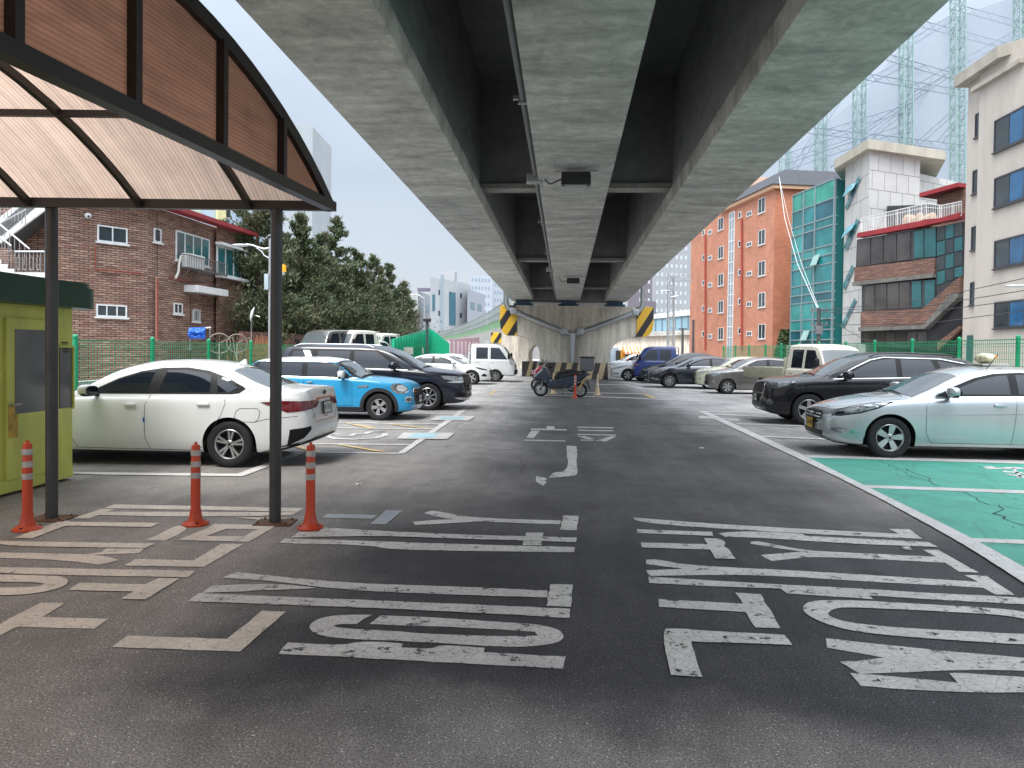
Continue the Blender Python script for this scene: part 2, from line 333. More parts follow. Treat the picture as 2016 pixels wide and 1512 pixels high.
for p in [
 [(2522,137),(2582,145),(2712,172),(2932,185),(3272,195),(3267,217),(2882,205),(2632,190),(2472,152)], [(2592,187),(2882,192),(2732,205),(2422,222),(2412,203)],
 [(3287,166),(3377,168),(3367,252),(3267,250)],
 [(1882,235),(2182,255),(2782,282),(3367,295),(3362,322),(2782,305),(2232,285),(1912,290),(1697,296),(1742,264),(1860,262)],
 [(3072,265),(3172,265),(3160,340),(3052,338)],
 [(1662,300),(2182,315),(2642,332),(3357,350),(3352,380),(2642,372),(2252,362),(2172,340),(1627,326)],
 [(1385,495),(1500,510),(2012,560),(2580,578),(3197,605),(3197,645),(2530,625),(2000,600),(1560,545),(1295,530)],
 [(1240,577),(1600,562),(1850,590),(1300,615),(1175,620)],
 [(1160,622),(1482,635),(2530,678),(3327,712),(3325,765),(2480,720),(1482,682),(1095,668)],
 [(3212,570),(3344,572),(3332,702),(3189,695)],
 [(1882,760),(2002,745),(2172,745),(2122,770),(2082,800),(1982,800),(1947,808),(1962,820),(2182,835),(2582,862),(2982,872),(3142,868),(3122,845),(2982,835),(2682,820),(2382,808),(2157,800),(2222,750),(2482,758),(2882,785),(3132,800),(3262,830),(3297,870),(3262,910),(3082,935),(2882,930),(2382,900),(2082,890),(1882,872),(1802,835),(1812,795)],
 [(1682,908),(2002,925),(2082,905),(2222,903),(2352,915),(2342,938),(2522,945),(2582,922),(2827,940),(2822,965),(3302,990),(3287,1062),(2882,1040),(2382,1012),(1982,990),(1627,975)]]: pxpoly(let, p, .004, *A, amp=.013)
for p in [
 [(160,145),(230,150),(600,178),(1100,205),(1420,222),(1375,198),(1470,200),(1535,245),(1200,232),(700,205),(300,178),(175,160)],
 [(178,200),(380,208),(535,212),(540,232),(180,218)],
 [(565,220),(700,208),(960,222),(980,232),(1560,262),(1608,285),(1200,270),(750,240),(600,238)],
 [(196,264),(515,272),(497,243),(570,245),(600,262),(590,285),(610,290),(648,342),(550,340),(525,298),(203,287)],
 [(720,258),(760,256),(960,298),(1120,308),(1600,330),(1535,297),(1607,297),(1800,405),(1710,402),(1640,358),(1100,332),(980,332),(820,350),(765,322),(960,306),(715,268)],
 [(222,345),(270,342),(420,370),(700,385),(1000,400),(1400,425),(1800,450),(1730,418),(1835,420),(1972,512),(1880,510),(1820,478),(1300,450),(900,425),(700,417),(460,418),(240,422),(222,395),(400,388),(222,365)],
 [(233,425),(500,442),(900,465),(1290,485),(1500,500),(2150,532),(2150,565),(1500,530),(1280,515),(1300,533),(890,505),(860,482),(500,470),(236,455)],
 [(280,532),(680,555),(645,502),(765,510),(860,672),(740,668),(695,595),(283,570)],
 [(1050,537),(1250,540),(1500,555),(1900,578),(2016,592),(2200,640),(2200,690),(2016,625),(1900,607),(1500,585),(1200,572),(1120,575),(1080,600),(1100,620),(1180,645),(1400,668),(1700,685),(2016,700),(2200,704),(2200,754),(2016,750),(1700,730),(1300,700),(1130,670),(1010,625),(958,580),(985,550)],
 [(300,715),(315,675),(420,675),(440,680),(880,705),(915,752),(435,735),(465,840),(490,905),(340,895)],
 [(1075,718),(1400,755),(2200,828),(2200,885),(1850,864),(1400,880),(1240,888),(1143,830),(1350,810),(1080,762)],
 [(1190,884),(1450,905),(1700,930),(1660,885),(1720,882),(2200,920),(2200,975),(1700,978),(1240,945)]]: pxpoly(let, p, .004, *Cc, amp=.010)
for p in [
 [(1255,287),(1300,287),(1300,303),(1370,304),(1370,311),(1165,307),(1165,300),(1258,301)], [(1170,312),(1220,313),(1180,355),(1140,352)], [(1130,363),(1365,368),(1365,374),(1130,369)],
 [(1430,290),(1635,293),(1635,300),(1430,296)], [(1435,306),(1635,309),(1632,315),(1435,312)], [(1430,330),(1650,334),(1650,340),(1430,336)], [(1430,345),(1470,343),(1530,358),(1500,362)],
 [(1560,368),(1530,371),(1620,343),(1650,346),(1590,375)], [(1450,363),(1520,365),(1520,369),(1450,368)],
 [(1370,398),(1425,400),(1430,440),(1425,490),(1435,560),(1400,572),(1270,580),(1290,550),(1365,545),(1380,490),(1370,450)], [(1200,570),(1265,582),(1240,625),(1190,600)]]: pxpoly(let, p, .004, *D, amp=.02)
ob = let.build('road_lettering', PW); tag(ob, kind='structure')
let = MB()
for p in [[(1912,155),(2202,163),(2172,185),(1877,178)], [(2257,133),(2350,136),(2252,218),(2162,216)]]: pxpoly(let, p, .004, *A)
tag(let.build('road_lettering', PB), kind='structure')
# green bays
gb = MB(); pxpoly(gb, [(1585,900),(1800,906),(2016,912),(2300,925),(2300,1330),(2016,1125),(1915,1066),(1703,957)], .004, *O, amp=.02)
l0, l1 = G(1915, 1066), G(2300, 1330); q_ = l1+(l1-l0).normalized()*3.5; paintpoly(gb, [l1, q_, q_+Vector((5.5, -.1, 0)), l1+Vector((5.5, 3.4, 0)), G(2300, 925)], .0035, 0)
tag(gb.build('green_bay_paint', PG), kind='structure')
ck = MB()
def crack(pts, wd=.012, tr=O, z=.0075):
    pts = [G(tr[0]+x/tr[2], tr[1]+y/tr[2]) for x, y in pts]; q = [pts[0]]
    for a, b in zip(pts, pts[1:]):
        n = max(2, int((b-a).length/.12))
        for i in range(1, n+1):
            p = a.lerp(b, i/n); q.append(p+Vector((random.uniform(-.04, .04), random.uniform(-.04, .04), 0)))
    for i in range(len(q)-1):
        d = (q[i+1]-q[i]).normalized(); n = Vector((-d.y, d.x, 0))*wd*random.uniform(.3, .9)
        up = Vector((0, 0, z)); ck.quad(q[i]-n+up, q[i+1]-n+up, q[i+1]+n+up, q[i]+n+up)
crack([(1170,440),(1250,475),(1330,490),(1380,520),(1450,545),(1510,590)], tr=E); crack([(1260,490),(1350,525),(1440,560)], .007, E)
crack([(1660,625),(1720,660),(1790,695),(2016,725)], tr=E); crack([(1870,700),(1890,730),(1850,755),(1900,780),(2016,825)], .014, E)
tag(ck.build('paint_cracks', M('crack_dark', (.02, .05, .04), .9)), kind='structure')
# white parking lines
ln = MB()
def wl(pts, tr=O, z=.010, amp=.006): pxpoly(ln, pts, z, *tr, amp=amp)
wl([(100,150),(640,405),(1040,595),(1640,920),(2016,1165),(2500,1470),(2500,1350),(2016,1071),(1700,892),(1100,598),(720,408),(150,150)], E, .012)
wl([(1583,897),(1800,903),(2016,908),(2300,916),(2300,923),(2016,914),(1800,908),(1596,902)]); wl([(1700,956),(2016,967),(2300,977),(2300,985),(2016,973),(1712,962)]); wl([(1906,1061),(2016,1065),(2300,1075),(2300,1086),(2016,1073),(1918,1069)])
wl([(1497,858.5),(1660,865.5),(1660,868),(1502,861)]); wl([(1447,834),(1580,838),(1580,840.5),(1452,836)]); wl([(1380,809.5),(1520,812),(1520,813.5),(1384,811.5)]); wl([(1392,814.5),(1520,821),(1520,822.5),(1396,816.5)])
wl([(100,180),(130,175),(200,186),(340,195),(350,208),(250,205),(240,200),(320,200),(180,194),(110,192)], E); wl([(410,196),(470,193),(520,205),(580,213),(575,219),(500,213),(430,212),(430,208),(480,207)], E)
wl([(425,1158),(1385,1168),(1740,1038),(1800,1038),(1415,1183),(425,1172)], (0, 540, 2.965))
wl([(1850,668),(1900,668),(1325,1068),(1265,1068)], Z4, .012)
for p in [[(1560,653),(1900,666),(1890,672),(1560,660)], [(1310,731),(1760,737),(1755,742),(1310,737)], [(700,808),(1635,818),(1628,824),(700,813)], [(700,850),(1565,859),(1558,865),(700,856)], [(560,982),(1385,988),(1375,996),(560,989)], [(430,1052),(1300,1061),(1290,1069),(430,1058)]]: wl(p, Z4, amp=.004)
def ribbon(pts, wd, tr, z=.010):
    pts = [G(tr[0]+x/tr[2], tr[1]+y/tr[2]) for x, y in pts]
    L_, R_ = [], []
    for i, p in enumerate(pts):
        d = (pts[min(i+1, len(pts)-1)]-pts[max(i-1, 0)]).normalized(); n = Vector((-d.y, d.x, 0))*wd/2; L_.append(p+n); R_.append(p-n)
    for i in range(len(pts)-1): ln.quad(*(q+Vector((0, 0, z)) for q in (R_[i], R_[i+1], L_[i+1], L_[i])))
ribbon([(800,903),(700,908),(685,925),(760,942),(900,948),(1080,938),(1170,915),(1165,898)], .11, Z4); ribbon([(1165,885),(1040,886),(1010,900),(920,902),(885,918),(760,914)], .13, Z4)
wl([(1080,879),(1165,880),(1165,892),(1080,892)], Z4)
for p in [[(1600,755),(1915,760),(1860,795),(1540,790)], [(1320,895),(1745,897),(1680,950),(1265,945)]]: wl(p, Z4, .016)
# far stalls
for p in [[(1003,748),(1007,748),(979,761),(974,761)], [(979,769.6),(1060,771),(1265,775.3),(1265,776.3),(1060,772),(977,770.6)], [(960,777),(1060,778.5),(1224,782),(1380,790),(1380,791.2),(1224,783.4),(1060,779.8),(960,778.3)],
          [(1236,757),(1268,766),(1264,767),(1230,757)], [(1300,771),(1420,774),(1420,775),(1300,772.2)], [(1180,757),(1240,758),(1240,758.8),(1180,757.8)]]: wl(p, O, amp=.01)
# the border line and the bays run on past the viewer
def onward(a, b, k): return b+(b-a).normalized()*k
l0, l1, r0, r1 = G(E[0]+2016/E[2], E[1]+1165/E[2]), G(E[0]+2500/E[2], E[1]+1470/E[2]), G(E[0]+2016/E[2], E[1]+1071/E[2]), G(E[0]+2500/E[2], E[1]+1350/E[2])
paintpoly(ln, [l1, onward(l0, l1, 6), onward(l0, l1, 6)+(r1-l1), r1], .012, .006)
# figures of the charging bay lettering
for p in [[(1770,475),(1830,474),(1850,482),(1900,484),(1890,492),(1800,490)], [(1880,480),(1960,478),(2016,484),(2016,492),(1900,490)], [(1890,500),(2016,512),(2016,520),(1895,508)], [(1900,518),(2016,530),(2016,537),(1940,530)], [(1970,535),(2016,538),(2016,544),(1975,541)], [(1940,486),(1960,486),(2010,540),(1990,540)]]: wl(p, E)
tag(ln.build('parking_lines', PL), kind='structure')
yl = MB()
for p in [[(800,808),(870,816),(1110,855),(1040,857)], [(1180,822),(1240,822),(1560,860),(1490,858)], [(760,992),(830,994),(1180,1053),(1095,1052)], [(410,1010),(480,1008),(650,1053),(560,1053)]]: pxpoly(yl, p, .014, *Z4, amp=.006)
for p in [[(976,769),(980,769.5),(965,778),(959,778)], [(1264,775),(1270,775.5),(1293,784.5),(1283,784.5)]]: pxpoly(yl, p, .014, *O)
tag(yl.build('yellow_parking_lines', PY), kind='structure')
bl = MB()
for p in [[(1640,762),(1830,765),(1800,786),(1610,783)], [(1420,902),(1620,904),(1560,940),(1350,936)]]: pxpoly(bl, p, .020, *Z4, amp=0)
tag(bl.build('blue_marking_plate', PS), kind='structure')
# ================================================================ viaduct
def concrete(name, col, streak=(1, 1, 1), amt=.3, fine=.12):
    m = bpy.data.materials.new(name); m.use_nodes = True; t = m.node_tree; b = t.nodes['Principled BSDF']; L = t.links.new
    tcn = nd(t, 'ShaderNodeTexCoord')
    fac = None
    for sc_, st, lo, hi, a, b_ in ((1.1, streak, .38, .68, 1.08, 1-amt), (5, (1, 1, 1), .3, .7, 1-fine, 1+fine), (40, (1, 1, 1), .3, .7, .93, 1.06), (.35, (1, 1, 1), .35, .65, .9, 1.1)):
        mpn = nd(t, 'ShaderNodeMapping', Scale=st); L(tcn.outputs['Object'], mpn.inputs[0])
        n = nd(t, 'ShaderNodeTexNoise', Scale=sc_, Detail=8, Roughness=.68, Distortion=.5); L(mpn.outputs[0], n.inputs['Vector'])
        r = nd(t, 'ShaderNodeMapRange'); L(n.outputs['Fac'], r.inputs[0])
        for i, q in enumerate((lo, hi, a, b_)): r.inputs[i+1].default_value = q
        if fac is None: fac = r.outputs[0]
        else:
            mu = nd(t, 'ShaderNodeMath', operation='MULTIPLY'); L(fac, mu.inputs[0]); L(r.outputs[0], mu.inputs[1]); fac = mu.outputs[0]
    mm = nd(t, 'ShaderNodeMixRGB', blend_type='MULTIPLY'); mm.inputs[0].default_value = 1; mm.inputs[1].default_value = (*col, 1); L(fac, mm.inputs[2])
    L(mm.outputs[0], b.inputs['Base Color']); b.inputs['Roughness'].default_value = .85
    n3 = nd(t, 'ShaderNodeTexNoise', Scale=25, Detail=5); L(tcn.outputs['Object'], n3.inputs['Vector'])
    bp = nd(t, 'ShaderNodeBump', Strength=.25, Distance=.02); L(n3.outputs['Fac'], bp.inputs['Height']); L(bp.outputs[0], b.inputs['Normal'])
    return m
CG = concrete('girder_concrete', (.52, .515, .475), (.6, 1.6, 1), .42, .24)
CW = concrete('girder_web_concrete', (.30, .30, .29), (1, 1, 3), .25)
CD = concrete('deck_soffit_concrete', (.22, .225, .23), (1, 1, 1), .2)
CP_ = concrete('pier_concrete', (.68, .62, .52), (3, 3, .35), .42)
VD = ray(1113, 706); VD = VD/VD.dot(HF)                       # travels 1 m per m of depth, dips gently
HV = 3.5                                                      # soffit height over the eye along the bridge line
SU = (Vector((0, 0, 1))-VD.normalized()*VD.normalized().z).normalized(); SR = VD.normalized().cross(SU).normalized()
def vpt(off, dist, up):                                       # off: sideways from line, dist: along, up: above soffit
    return CP + VD.normalized()*dist + SR*off + SU*(HV+up)
via = empty('viaduct', (0, 0, 0), 0, 'long grey concrete elevated road crossing over the car park', 'viaduct')
K = 3.5/706
GX = [((447-1113)*K, (720-1113)*K), ((997-1113)*K, (1281-1113)*K), ((1575-1113)*K, (1848-1113)*K)]
D0, D1 = -60, 46.5; GH = 3.0
def slab(mb, o0, o1, u0, u1, a=D0, b=D1, n=60):
    for i in range(n):
        s0, s1 = a+(b-a)*i/n, a+(b-a)*(i+1)/n
        c = [vpt(o0, s0, u0), vpt(o1, s0, u0), vpt(o1, s0, u1), vpt(o0, s0, u1)]; d = [vpt(o0, s1, u0), vpt(o1, s1, u0), vpt(o1, s1, u1), vpt(o0, s1, u1)]
        mb.quad(c[0], c[1], d[1], d[0]); mb.quad(c[1], c[2], d[2], d[1]); mb.quad(c[3], c[0], d[0], d[3]); mb.quad(c[2], c[3], d[3], d[2])
        if i == 0: mb.quad(*c)
        if i == n-1: mb.quad(*d)
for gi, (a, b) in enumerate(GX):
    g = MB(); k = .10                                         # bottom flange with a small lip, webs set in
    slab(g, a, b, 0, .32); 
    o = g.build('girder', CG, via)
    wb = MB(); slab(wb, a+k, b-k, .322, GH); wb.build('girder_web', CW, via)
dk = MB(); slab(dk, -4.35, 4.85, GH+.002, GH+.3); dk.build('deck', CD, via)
for pq in ((-4.35, -4.1), (4.6, 4.85)):
    pa = MB(); slab(pa, pq[0], pq[1], GH+.302, GH+1.3); pa.build('parapet', CG, via)
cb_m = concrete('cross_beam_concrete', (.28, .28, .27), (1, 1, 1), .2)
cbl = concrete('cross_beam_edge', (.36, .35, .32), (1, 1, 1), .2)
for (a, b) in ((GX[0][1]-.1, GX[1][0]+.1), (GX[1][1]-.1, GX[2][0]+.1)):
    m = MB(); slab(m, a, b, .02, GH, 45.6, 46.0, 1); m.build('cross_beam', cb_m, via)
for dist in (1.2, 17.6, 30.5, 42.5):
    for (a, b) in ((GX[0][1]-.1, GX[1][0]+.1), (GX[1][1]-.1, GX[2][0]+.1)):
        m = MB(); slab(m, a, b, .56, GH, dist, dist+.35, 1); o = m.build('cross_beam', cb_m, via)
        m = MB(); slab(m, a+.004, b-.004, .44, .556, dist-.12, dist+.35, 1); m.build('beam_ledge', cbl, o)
# bolts and stains are in the materials; conduit with clamps and junction box
STEEL = M('galvanised_steel', (.42, .43, .44), .38, .7, .08); DKST = M('dark_pipe', (.17, .18, .19), .45, .5, .1); BLK = M('black_plastic', (.018, .018, .02), .45)
cd = empty('conduit_pipe', vpt(-.6, 10, .1), 0, 'long grey conduit running beside the middle girder of the viaduct', 'pipe')
inv = Matrix.Translation(-cd.location)
def loc(p): return inv @ Vector(p)
m = MB(); m.tube([loc(vpt(-.635, s, .10)) for s in range(-4, 46, 2)], .045, 10); m.build('pipe_run', DKST, cd, smooth=True)
for s in [3.7, 5.1, 7.2, 10.5, 15, 20, 26, 33]:
    m = MB(); m.box(-.07, .07, -.03, .03, -.06, .05, Matrix.Translation(loc(vpt(-.635, s, .10)))); m.box(-.14, -.07, -.03, .03, .0, .05, Matrix.Translation(loc(vpt(-.635, s, .10)))); m.build('pipe_clamp', STEEL, cd)
for s in (14.9, 30):
    m = MB(); m.bbox(-.16, .16, -.12, .12, -.10, .08, .02, Matrix.Translation(loc(vpt(-.655, s, .06)))); m.build('junction_box', STEEL, cd)
for i, (s, px) in enumerate(((13.9, 1133), (32, 1128))):
    c = vpt((px-1113)*s/F-.04, s, -.02)
    fl = empty('floodlight', c, YAW*0, 'near black floodlight box fixed under the middle girder' if i == 0 else 'far floodlight box fixed under the middle girder close to the pier', 'floodlight', 'floodlights under the viaduct')
    m = MB(); m.bbox(-.27, .27, -.12, .12, -.30, -.06, .05); [m.box(-.26+k*.052, -.25+k*.052, -.13, .13, -.29, -.12) for k in range(11)]; m.build('lamp_housing', M('lamp_housing', (.035, .037, .04), .4, .3), fl, smooth=True)
    m = MB(); m.box(-.2, .2, -.10, .10, -.312, -.302); m.build('lamp_lens', M('lamp_lens', (.5, .5, .48), .2), fl)
    m = MB(); m.box(-.20, -.17, -.03, .03, -.1, .02); m.box(.17, .2, -.03, .03, -.1, .02); m.box(-.4, .4, .12, .135, -.012, .005); m.box(-.4, .4, -.2, -.185, -.012, .005); m.build('bracket', STEEL, fl)
    m = MB(); m.tube([(-.27, 0, -.18), (-.36, .1, -.2), (-.48, .5, -.16), (-.62, 1.0, .06)], .016, 6); m.build('cable', BLK, fl, smooth=True)
# ---- pier
PD = 46.0
def pier(d, pxs, label, par=None, lite=False):
    """cap ends, column from measured outline at depth d"""
    L_, T_, Rr, CB, cl, crr = pxs                         # left px, top py, right px, cap bottom py, column left px, right px
    a, b = GD(L_, d), GD(Rr, d); u = (b-a).normalized(); W = (b-a).length; cx = a.lerp(b, .5); n = Vector((-u.y, u.x, 0))
    root = empty('viaduct_pier', cx, math.atan2(u.y, u.x), label, 'pier', 'viaduct piers')
    zt, zb = Zat(T_, d), Zat(CB, d); c0 = (GD(cl, d)-cx).dot(u); c1 = (GD(crr, d)-cx).dot(u)
    out = [(-W/2, zt), (-W/2, zb+.5), (-W/2+.15, zb+.15), (-W/2+.5, zb)]
    for i in range(1, 13):
        t_ = i/12*math.pi/2; out.append((-W/2+.5+(c0+W/2-.5)*math.sin(t_), zb-(zb-.55*zb)*(1-math.cos(t_))*1.0))
    out += [(c0, 0), (c1, 0)]
    for i in range(12, 0, -1):
        t_ = i/12*math.pi/2; out.append((W/2-.5-(W/2-.5-c1)*math.sin(t_), zb-(zb-.55*zb)*(1-math.cos(t_))))
    out += [(W/2-.5, zb), (W/2-.15, zb+.15), (W/2, zb+.5), (W/2, zt)]
    T = Matrix(((1, 0, 0, 0), (0, 0, 1, 0), (0, 1, 0, 0), (0, 0, 0, 1)))
    m = MB(); v, _, f, _, _, _ = delaunay_2d_cdt([Vector(p) for p in out], [], [list(range(len(out)))], 1, 1e-4)
    k = len(v); th = 1.1
    m.add([(p.x, -th, p.y) for p in v]+[(p.x, th, p.y) for p in v], [tuple(q) for q in f]+[tuple(i+k for i in q[::-1]) for q in f])
    q = len(out); m.add([(x, -th, z) for x, z in out]+[(x, th, z) for x, z in out], [(i, (i+1) % q, q+(i+1) % q, q+i) for i in range(q)])
    m.build('pier_body', CP_, root)
    return root, W, zt, zb, c0, c1
pr, PWd, pzt, pzb, pc0, pc1 = pier(PD, (986, 603, 1277, 659, 1064, 1196), 'near flared concrete pier with striped ends under the viaduct')
def hazard():
    m = bpy.data.materials.new('hazard_stripes'); m.use_nodes = True; t = m.node_tree; b = t.nodes['Principled BSDF']
    tcn = nd(t, 'ShaderNodeTexCoord'); s = nd(t, 'ShaderNodeSeparateXYZ'); t.links.new(tcn.outputs['Object'], s.inputs[0])
    def mt(op, a, c):
        n = nd(t, 'ShaderNodeMath', operation=op)
        for i, q in enumerate((a, c)):
            if isinstance(q, (int, float)): n.inputs[i].default_value = q
            else: t.links.new(q, n.inputs[i])
        return n.outputs[0]
    ax = mt('MULTIPLY', s.outputs['X'], 1.0); v = mt('ADD', mt('MULTIPLY', s.outputs['Z'], .62), mt('MULTIPLY', ax, -1.0))
    fr = mt('FRACT', mt('MULTIPLY', v, 1.05), 0); st = mt('GREATER_THAN', fr, .55)
    mx = nd(t, 'ShaderNodeMixRGB'); t.links.new(st, mx.inputs[0]); mx.inputs[1].default_value = (.72, .42, .03, 1); mx.inputs[2].default_value = (.02, .02, .022, 1)
    t.links.new(mx.outputs[0], b.inputs['Base Color']); b.inputs['Roughness'].default_value = .4; return m
HAZ = hazard()
for sx, (p0, p1) in ((-1, (981, 1011)), (1, (1251, 1279))):
    g = MB(); w_ = 1.0
    x0, x1 = (-PWd/2-.06, -PWd/2+.95) if sx < 0 else (PWd/2-.95, PWd/2+.06)
    prof = []
    zz0, zz1 = pzb-.06, pzt-.02
    # curved shell: front face + rounded end + underside
    pts = []
    xe = x0 if sx < 0 else x1; xi = x1 if sx < 0 else x0
    for i in range(9):
        a = i/8*math.pi/2; pts.append((xe-(-sx)*.0+(-sx)*(-.0)+0, 0))
    outl = [(xi, zz1), (xe, zz1), (xe, zz0+.75), (xe-sx*.06, zz0+.4), (xe-sx*.22, zz0+.14), (xe-sx*.45, zz0+.01), (xi, zz0)]
    T = Matrix(((1, 0, 0, 0), (0, 0, 1, -1.17), (0, 1, 0, 0), (0, 0, 0, 1)))
    g.prism(outl, 0, 2.34, T)
    g.build('hazard_guard', HAZ, pr)
for off in (GX[0], GX[1], GX[2]):
    c = vpt((off[0]+off[1])/2, PD, -.02); q = pr.matrix_world.inverted() if False else Matrix.Rotation(-pr.rotation_euler.z, 4, 'Z') @ Matrix.Translation(-pr.location)
    cc = q @ c; m = MB(); m.box(cc.x-.45, cc.x+.45, -.5, .3, pzt+.002, cc.z-.01); m.box(cc.x-.6, cc.x+.6, -.55, .35, pzt+.06, pzt+.16); m.build('bearing', M('blue_bearing', (.05, .12, .2), .5), pr)
dp = MB()
ZP = lambda py: Zat(py, PD-1.4)
qx = lambda px: (GD(px, PD-1.4)-pr.location).dot(Vector((math.cos(YAW), math.sin(YAW), 0)))
for s_, px in ((-1, 995), (1, 1264)):
    dp.tube([(qx(px), -1.35, ZP(545)), (qx(px), -1.35, ZP(596)), (qx(px)-s_*.12, -1.35, ZP(606)), (qx(1010 if s_ < 0 else 1250), -1.35, ZP(612)), (qx(1120 if s_ < 0 else 1134), -1.35, ZP(656)), (qx(1127), -1.35, ZP(662))], .15, 12)
    for px2, py2 in ((1010 if s_ < 0 else 1250, 612), (1110 if s_ < 0 else 1142, 651)):
        dp.bbox(-.2, .2, -.19, .19, -.19, .19, .06, Matrix.Translation((qx(px2), -1.35, ZP(py2))))
dp.tube([(qx(1127), -1.35, ZP(655)), (qx(1127), -1.35, ZP(674))], .2, 12); dp.tube([(qx(1127), -1.35, ZP(672)), (qx(1127), -1.35, .02)], .17, 12)
dpo = dp.build('drain_pipe', STEEL, pr, smooth=True)
# further piers of the same viaduct and the deck that carries on, swinging left
def pierpos(px, d): return (px, d)
far = [(70, (968, 655, 1075, 676, 995, 1040), 'second flared pier with striped ends just behind the near one'), (96, (1000, 664, 1068, 680, 1020, 1048), 'third small pier standing far under the viaduct')]
for d, o_, lb in far:
    r_, W_, zt_, zb_, a_, b_ = pier(d, o_, lb)
    for sx in (-1, 1):
        g = MB(); x0 = (-W_/2-.05) if sx < 0 else W_/2-.9; g.box(x0, x0+.95, -1.15, 1.15, zb_+.02, zt_-.03); g.build('hazard_guard', HAZ, r_)
fv = empty('far_viaduct', (0, 0, 0), 0, 'far stretch of the elevated road swinging left behind the near pier', 'viaduct')
pth = [(1113, 46.6, 592), (1095, 60, 608), (1072, 75, 622), (1060, 92, 640), (1052, 120, 655)]
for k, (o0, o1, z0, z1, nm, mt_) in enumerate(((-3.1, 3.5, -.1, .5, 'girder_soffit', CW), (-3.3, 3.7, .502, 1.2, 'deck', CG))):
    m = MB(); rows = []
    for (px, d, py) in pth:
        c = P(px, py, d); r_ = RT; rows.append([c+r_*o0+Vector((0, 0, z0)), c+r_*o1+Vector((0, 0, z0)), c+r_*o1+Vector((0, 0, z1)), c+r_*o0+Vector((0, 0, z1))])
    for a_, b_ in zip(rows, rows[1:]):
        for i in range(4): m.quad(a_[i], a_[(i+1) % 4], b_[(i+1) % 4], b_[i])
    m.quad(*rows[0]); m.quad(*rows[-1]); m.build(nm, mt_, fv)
# ================================================================ canopy shelter, booth, delineators
FR = M('dark_brown_steel', (.030, .026, .024), .42, .3, .15)
def poly_mat(name, col, dark):
    m = bpy.data.materials.new(name); m.use_nodes = True; t = m.node_tree; L = t.links.new
    for n in list(t.nodes): t.nodes.remove(n)
    o = nd(t, 'ShaderNodeOutputMaterial'); tr = nd(t, 'ShaderNodeBsdfTranslucent'); df = nd(t, 'ShaderNodeBsdfPrincipled', Roughness=.3); tp = nd(t, 'ShaderNodeBsdfTransparent')
    tcn = nd(t, 'ShaderNodeTexCoord'); wv = nd(t, 'ShaderNodeTexWave', Scale=11 if dark else 9, Distortion=.15, Detail=1); wv.wave_type = 'BANDS'; wv.bands_direction = 'Z' if dark else 'X'
    L(tcn.outputs['Object'], wv.inputs['Vector'])
    nz_ = nd(t, 'ShaderNodeTexNoise', Scale=1.5, Detail=8, Roughness=.7); L(tcn.outputs['Object'], nz_.inputs['Vector'])
    mpn = nd(t, 'ShaderNodeMapping', Scale=(14, .5, .5) if not dark else (1, 1, 10)); L(tcn.outputs['Object'], mpn.inputs[0]); nz2 = nd(t, 'ShaderNodeTexNoise', Scale=1.5, Detail=3); L(mpn.outputs[0], nz2.inputs['Vector'])
    f = None
    for src, a, b_, c, d in ((wv.outputs['Fac'], 0, 1, .80, 1.06), (nz_.outputs['Fac'], .3, .7, .80, 1.12), (nz2.outputs['Fac'], .3, .7, .85, 1.12)):
        r = nd(t, 'ShaderNodeMapRange'); L(src, r.inputs[0])
        for i, q in enumerate((a, b_, c, d)): r.inputs[i+1].default_value = q
        if f is None: f = r.outputs[0]
        else:
            mu = nd(t, 'ShaderNodeMath', operation='MULTIPLY'); L(f, mu.inputs[0]); L(r.outputs[0], mu.inputs[1]); f = mu.outputs[0]
    mm = nd(t, 'ShaderNodeMixRGB', blend_type='MULTIPLY'); mm.inputs[0].default_value = 1; mm.inputs[1].default_value = (*col, 1); L(f, mm.inputs[2])
    L(mm.outputs[0], tr.inputs['Color']); L(mm.outputs[0], df.inputs['Base Color']); L(mm.outputs[0], tp.inputs['Color'])
    a = nd(t, 'ShaderNodeMixShader'); a.inputs[0].default_value = .22; L(tr.outputs[0], a.inputs[1]); L(df.outputs[0], a.inputs[2])
    b2 = nd(t, 'ShaderNodeMixShader'); b2.inputs[0].default_value = .10; L(a.outputs[0], b2.inputs[1]); L(tp.outputs[0], b2.inputs[2]); L(b2.outputs[0], o.inputs[0]); return m
ROOFP = poly_mat('bronze_ribbed_polycarbonate', (.72, .53, .42), False); GABP = poly_mat('bronze_gable_polycarbonate', (.44, .27, .205), True)  # gable copy of the same sheet darkened: its weaker light is in the colour
CD_F = (G(541.5, 1030)-Vector((0, 0, 0))).dot(HF); CZ = P(650, 406, CD_F).z
ex = P(650, 406, CD_F); ey = Vector((-.1436, -1, 0)); 
# local frame: x' along eave (to the right), y' from far eave towards the viewer
_r = ray(0, 90); gN = CP+_r*((CZ-H)/_r.z); g2 = Vector((gN.x-ex.x, gN.y-ex.y, 0)).normalized(); e2 = (P(0, 406, CD_F)-ex); e2.z = 0; e2.normalize()
cn = empty('canopy_shelter', (ex.x, ex.y, 0), 0, 'brown arched canopy shelter with ribbed plastic roof on dark posts', 'shelter')
SPAN, RISE = 5.5, .86; RAD = ((SPAN/2)**2+RISE**2)/(2*RISE)
def arch(s):                                                    # s 0..SPAN from far eave
    o = s-SPAN/2; return RISE-(RAD-math.sqrt(RAD*RAD-o*o))
def cl(l, s, z): return Vector((0, 0, 0))+e2*l+g2*s+Vector((0, 0, CZ+z))   # l metres left of gable
def archbar(l, w_, h_, name, a=0, b=SPAN, n=22, dz=0):
    m = MB(); pts = [cl(l, a+(b-a)*i/n, arch(a+(b-a)*i/n)+dz) for i in range(n+1)]
    for p, q in zip(pts, pts[1:]): m.beam(p, q+(q-p)*.02, w_, h_)
    return m.build(name, FR, cn)
LEN = 7.0
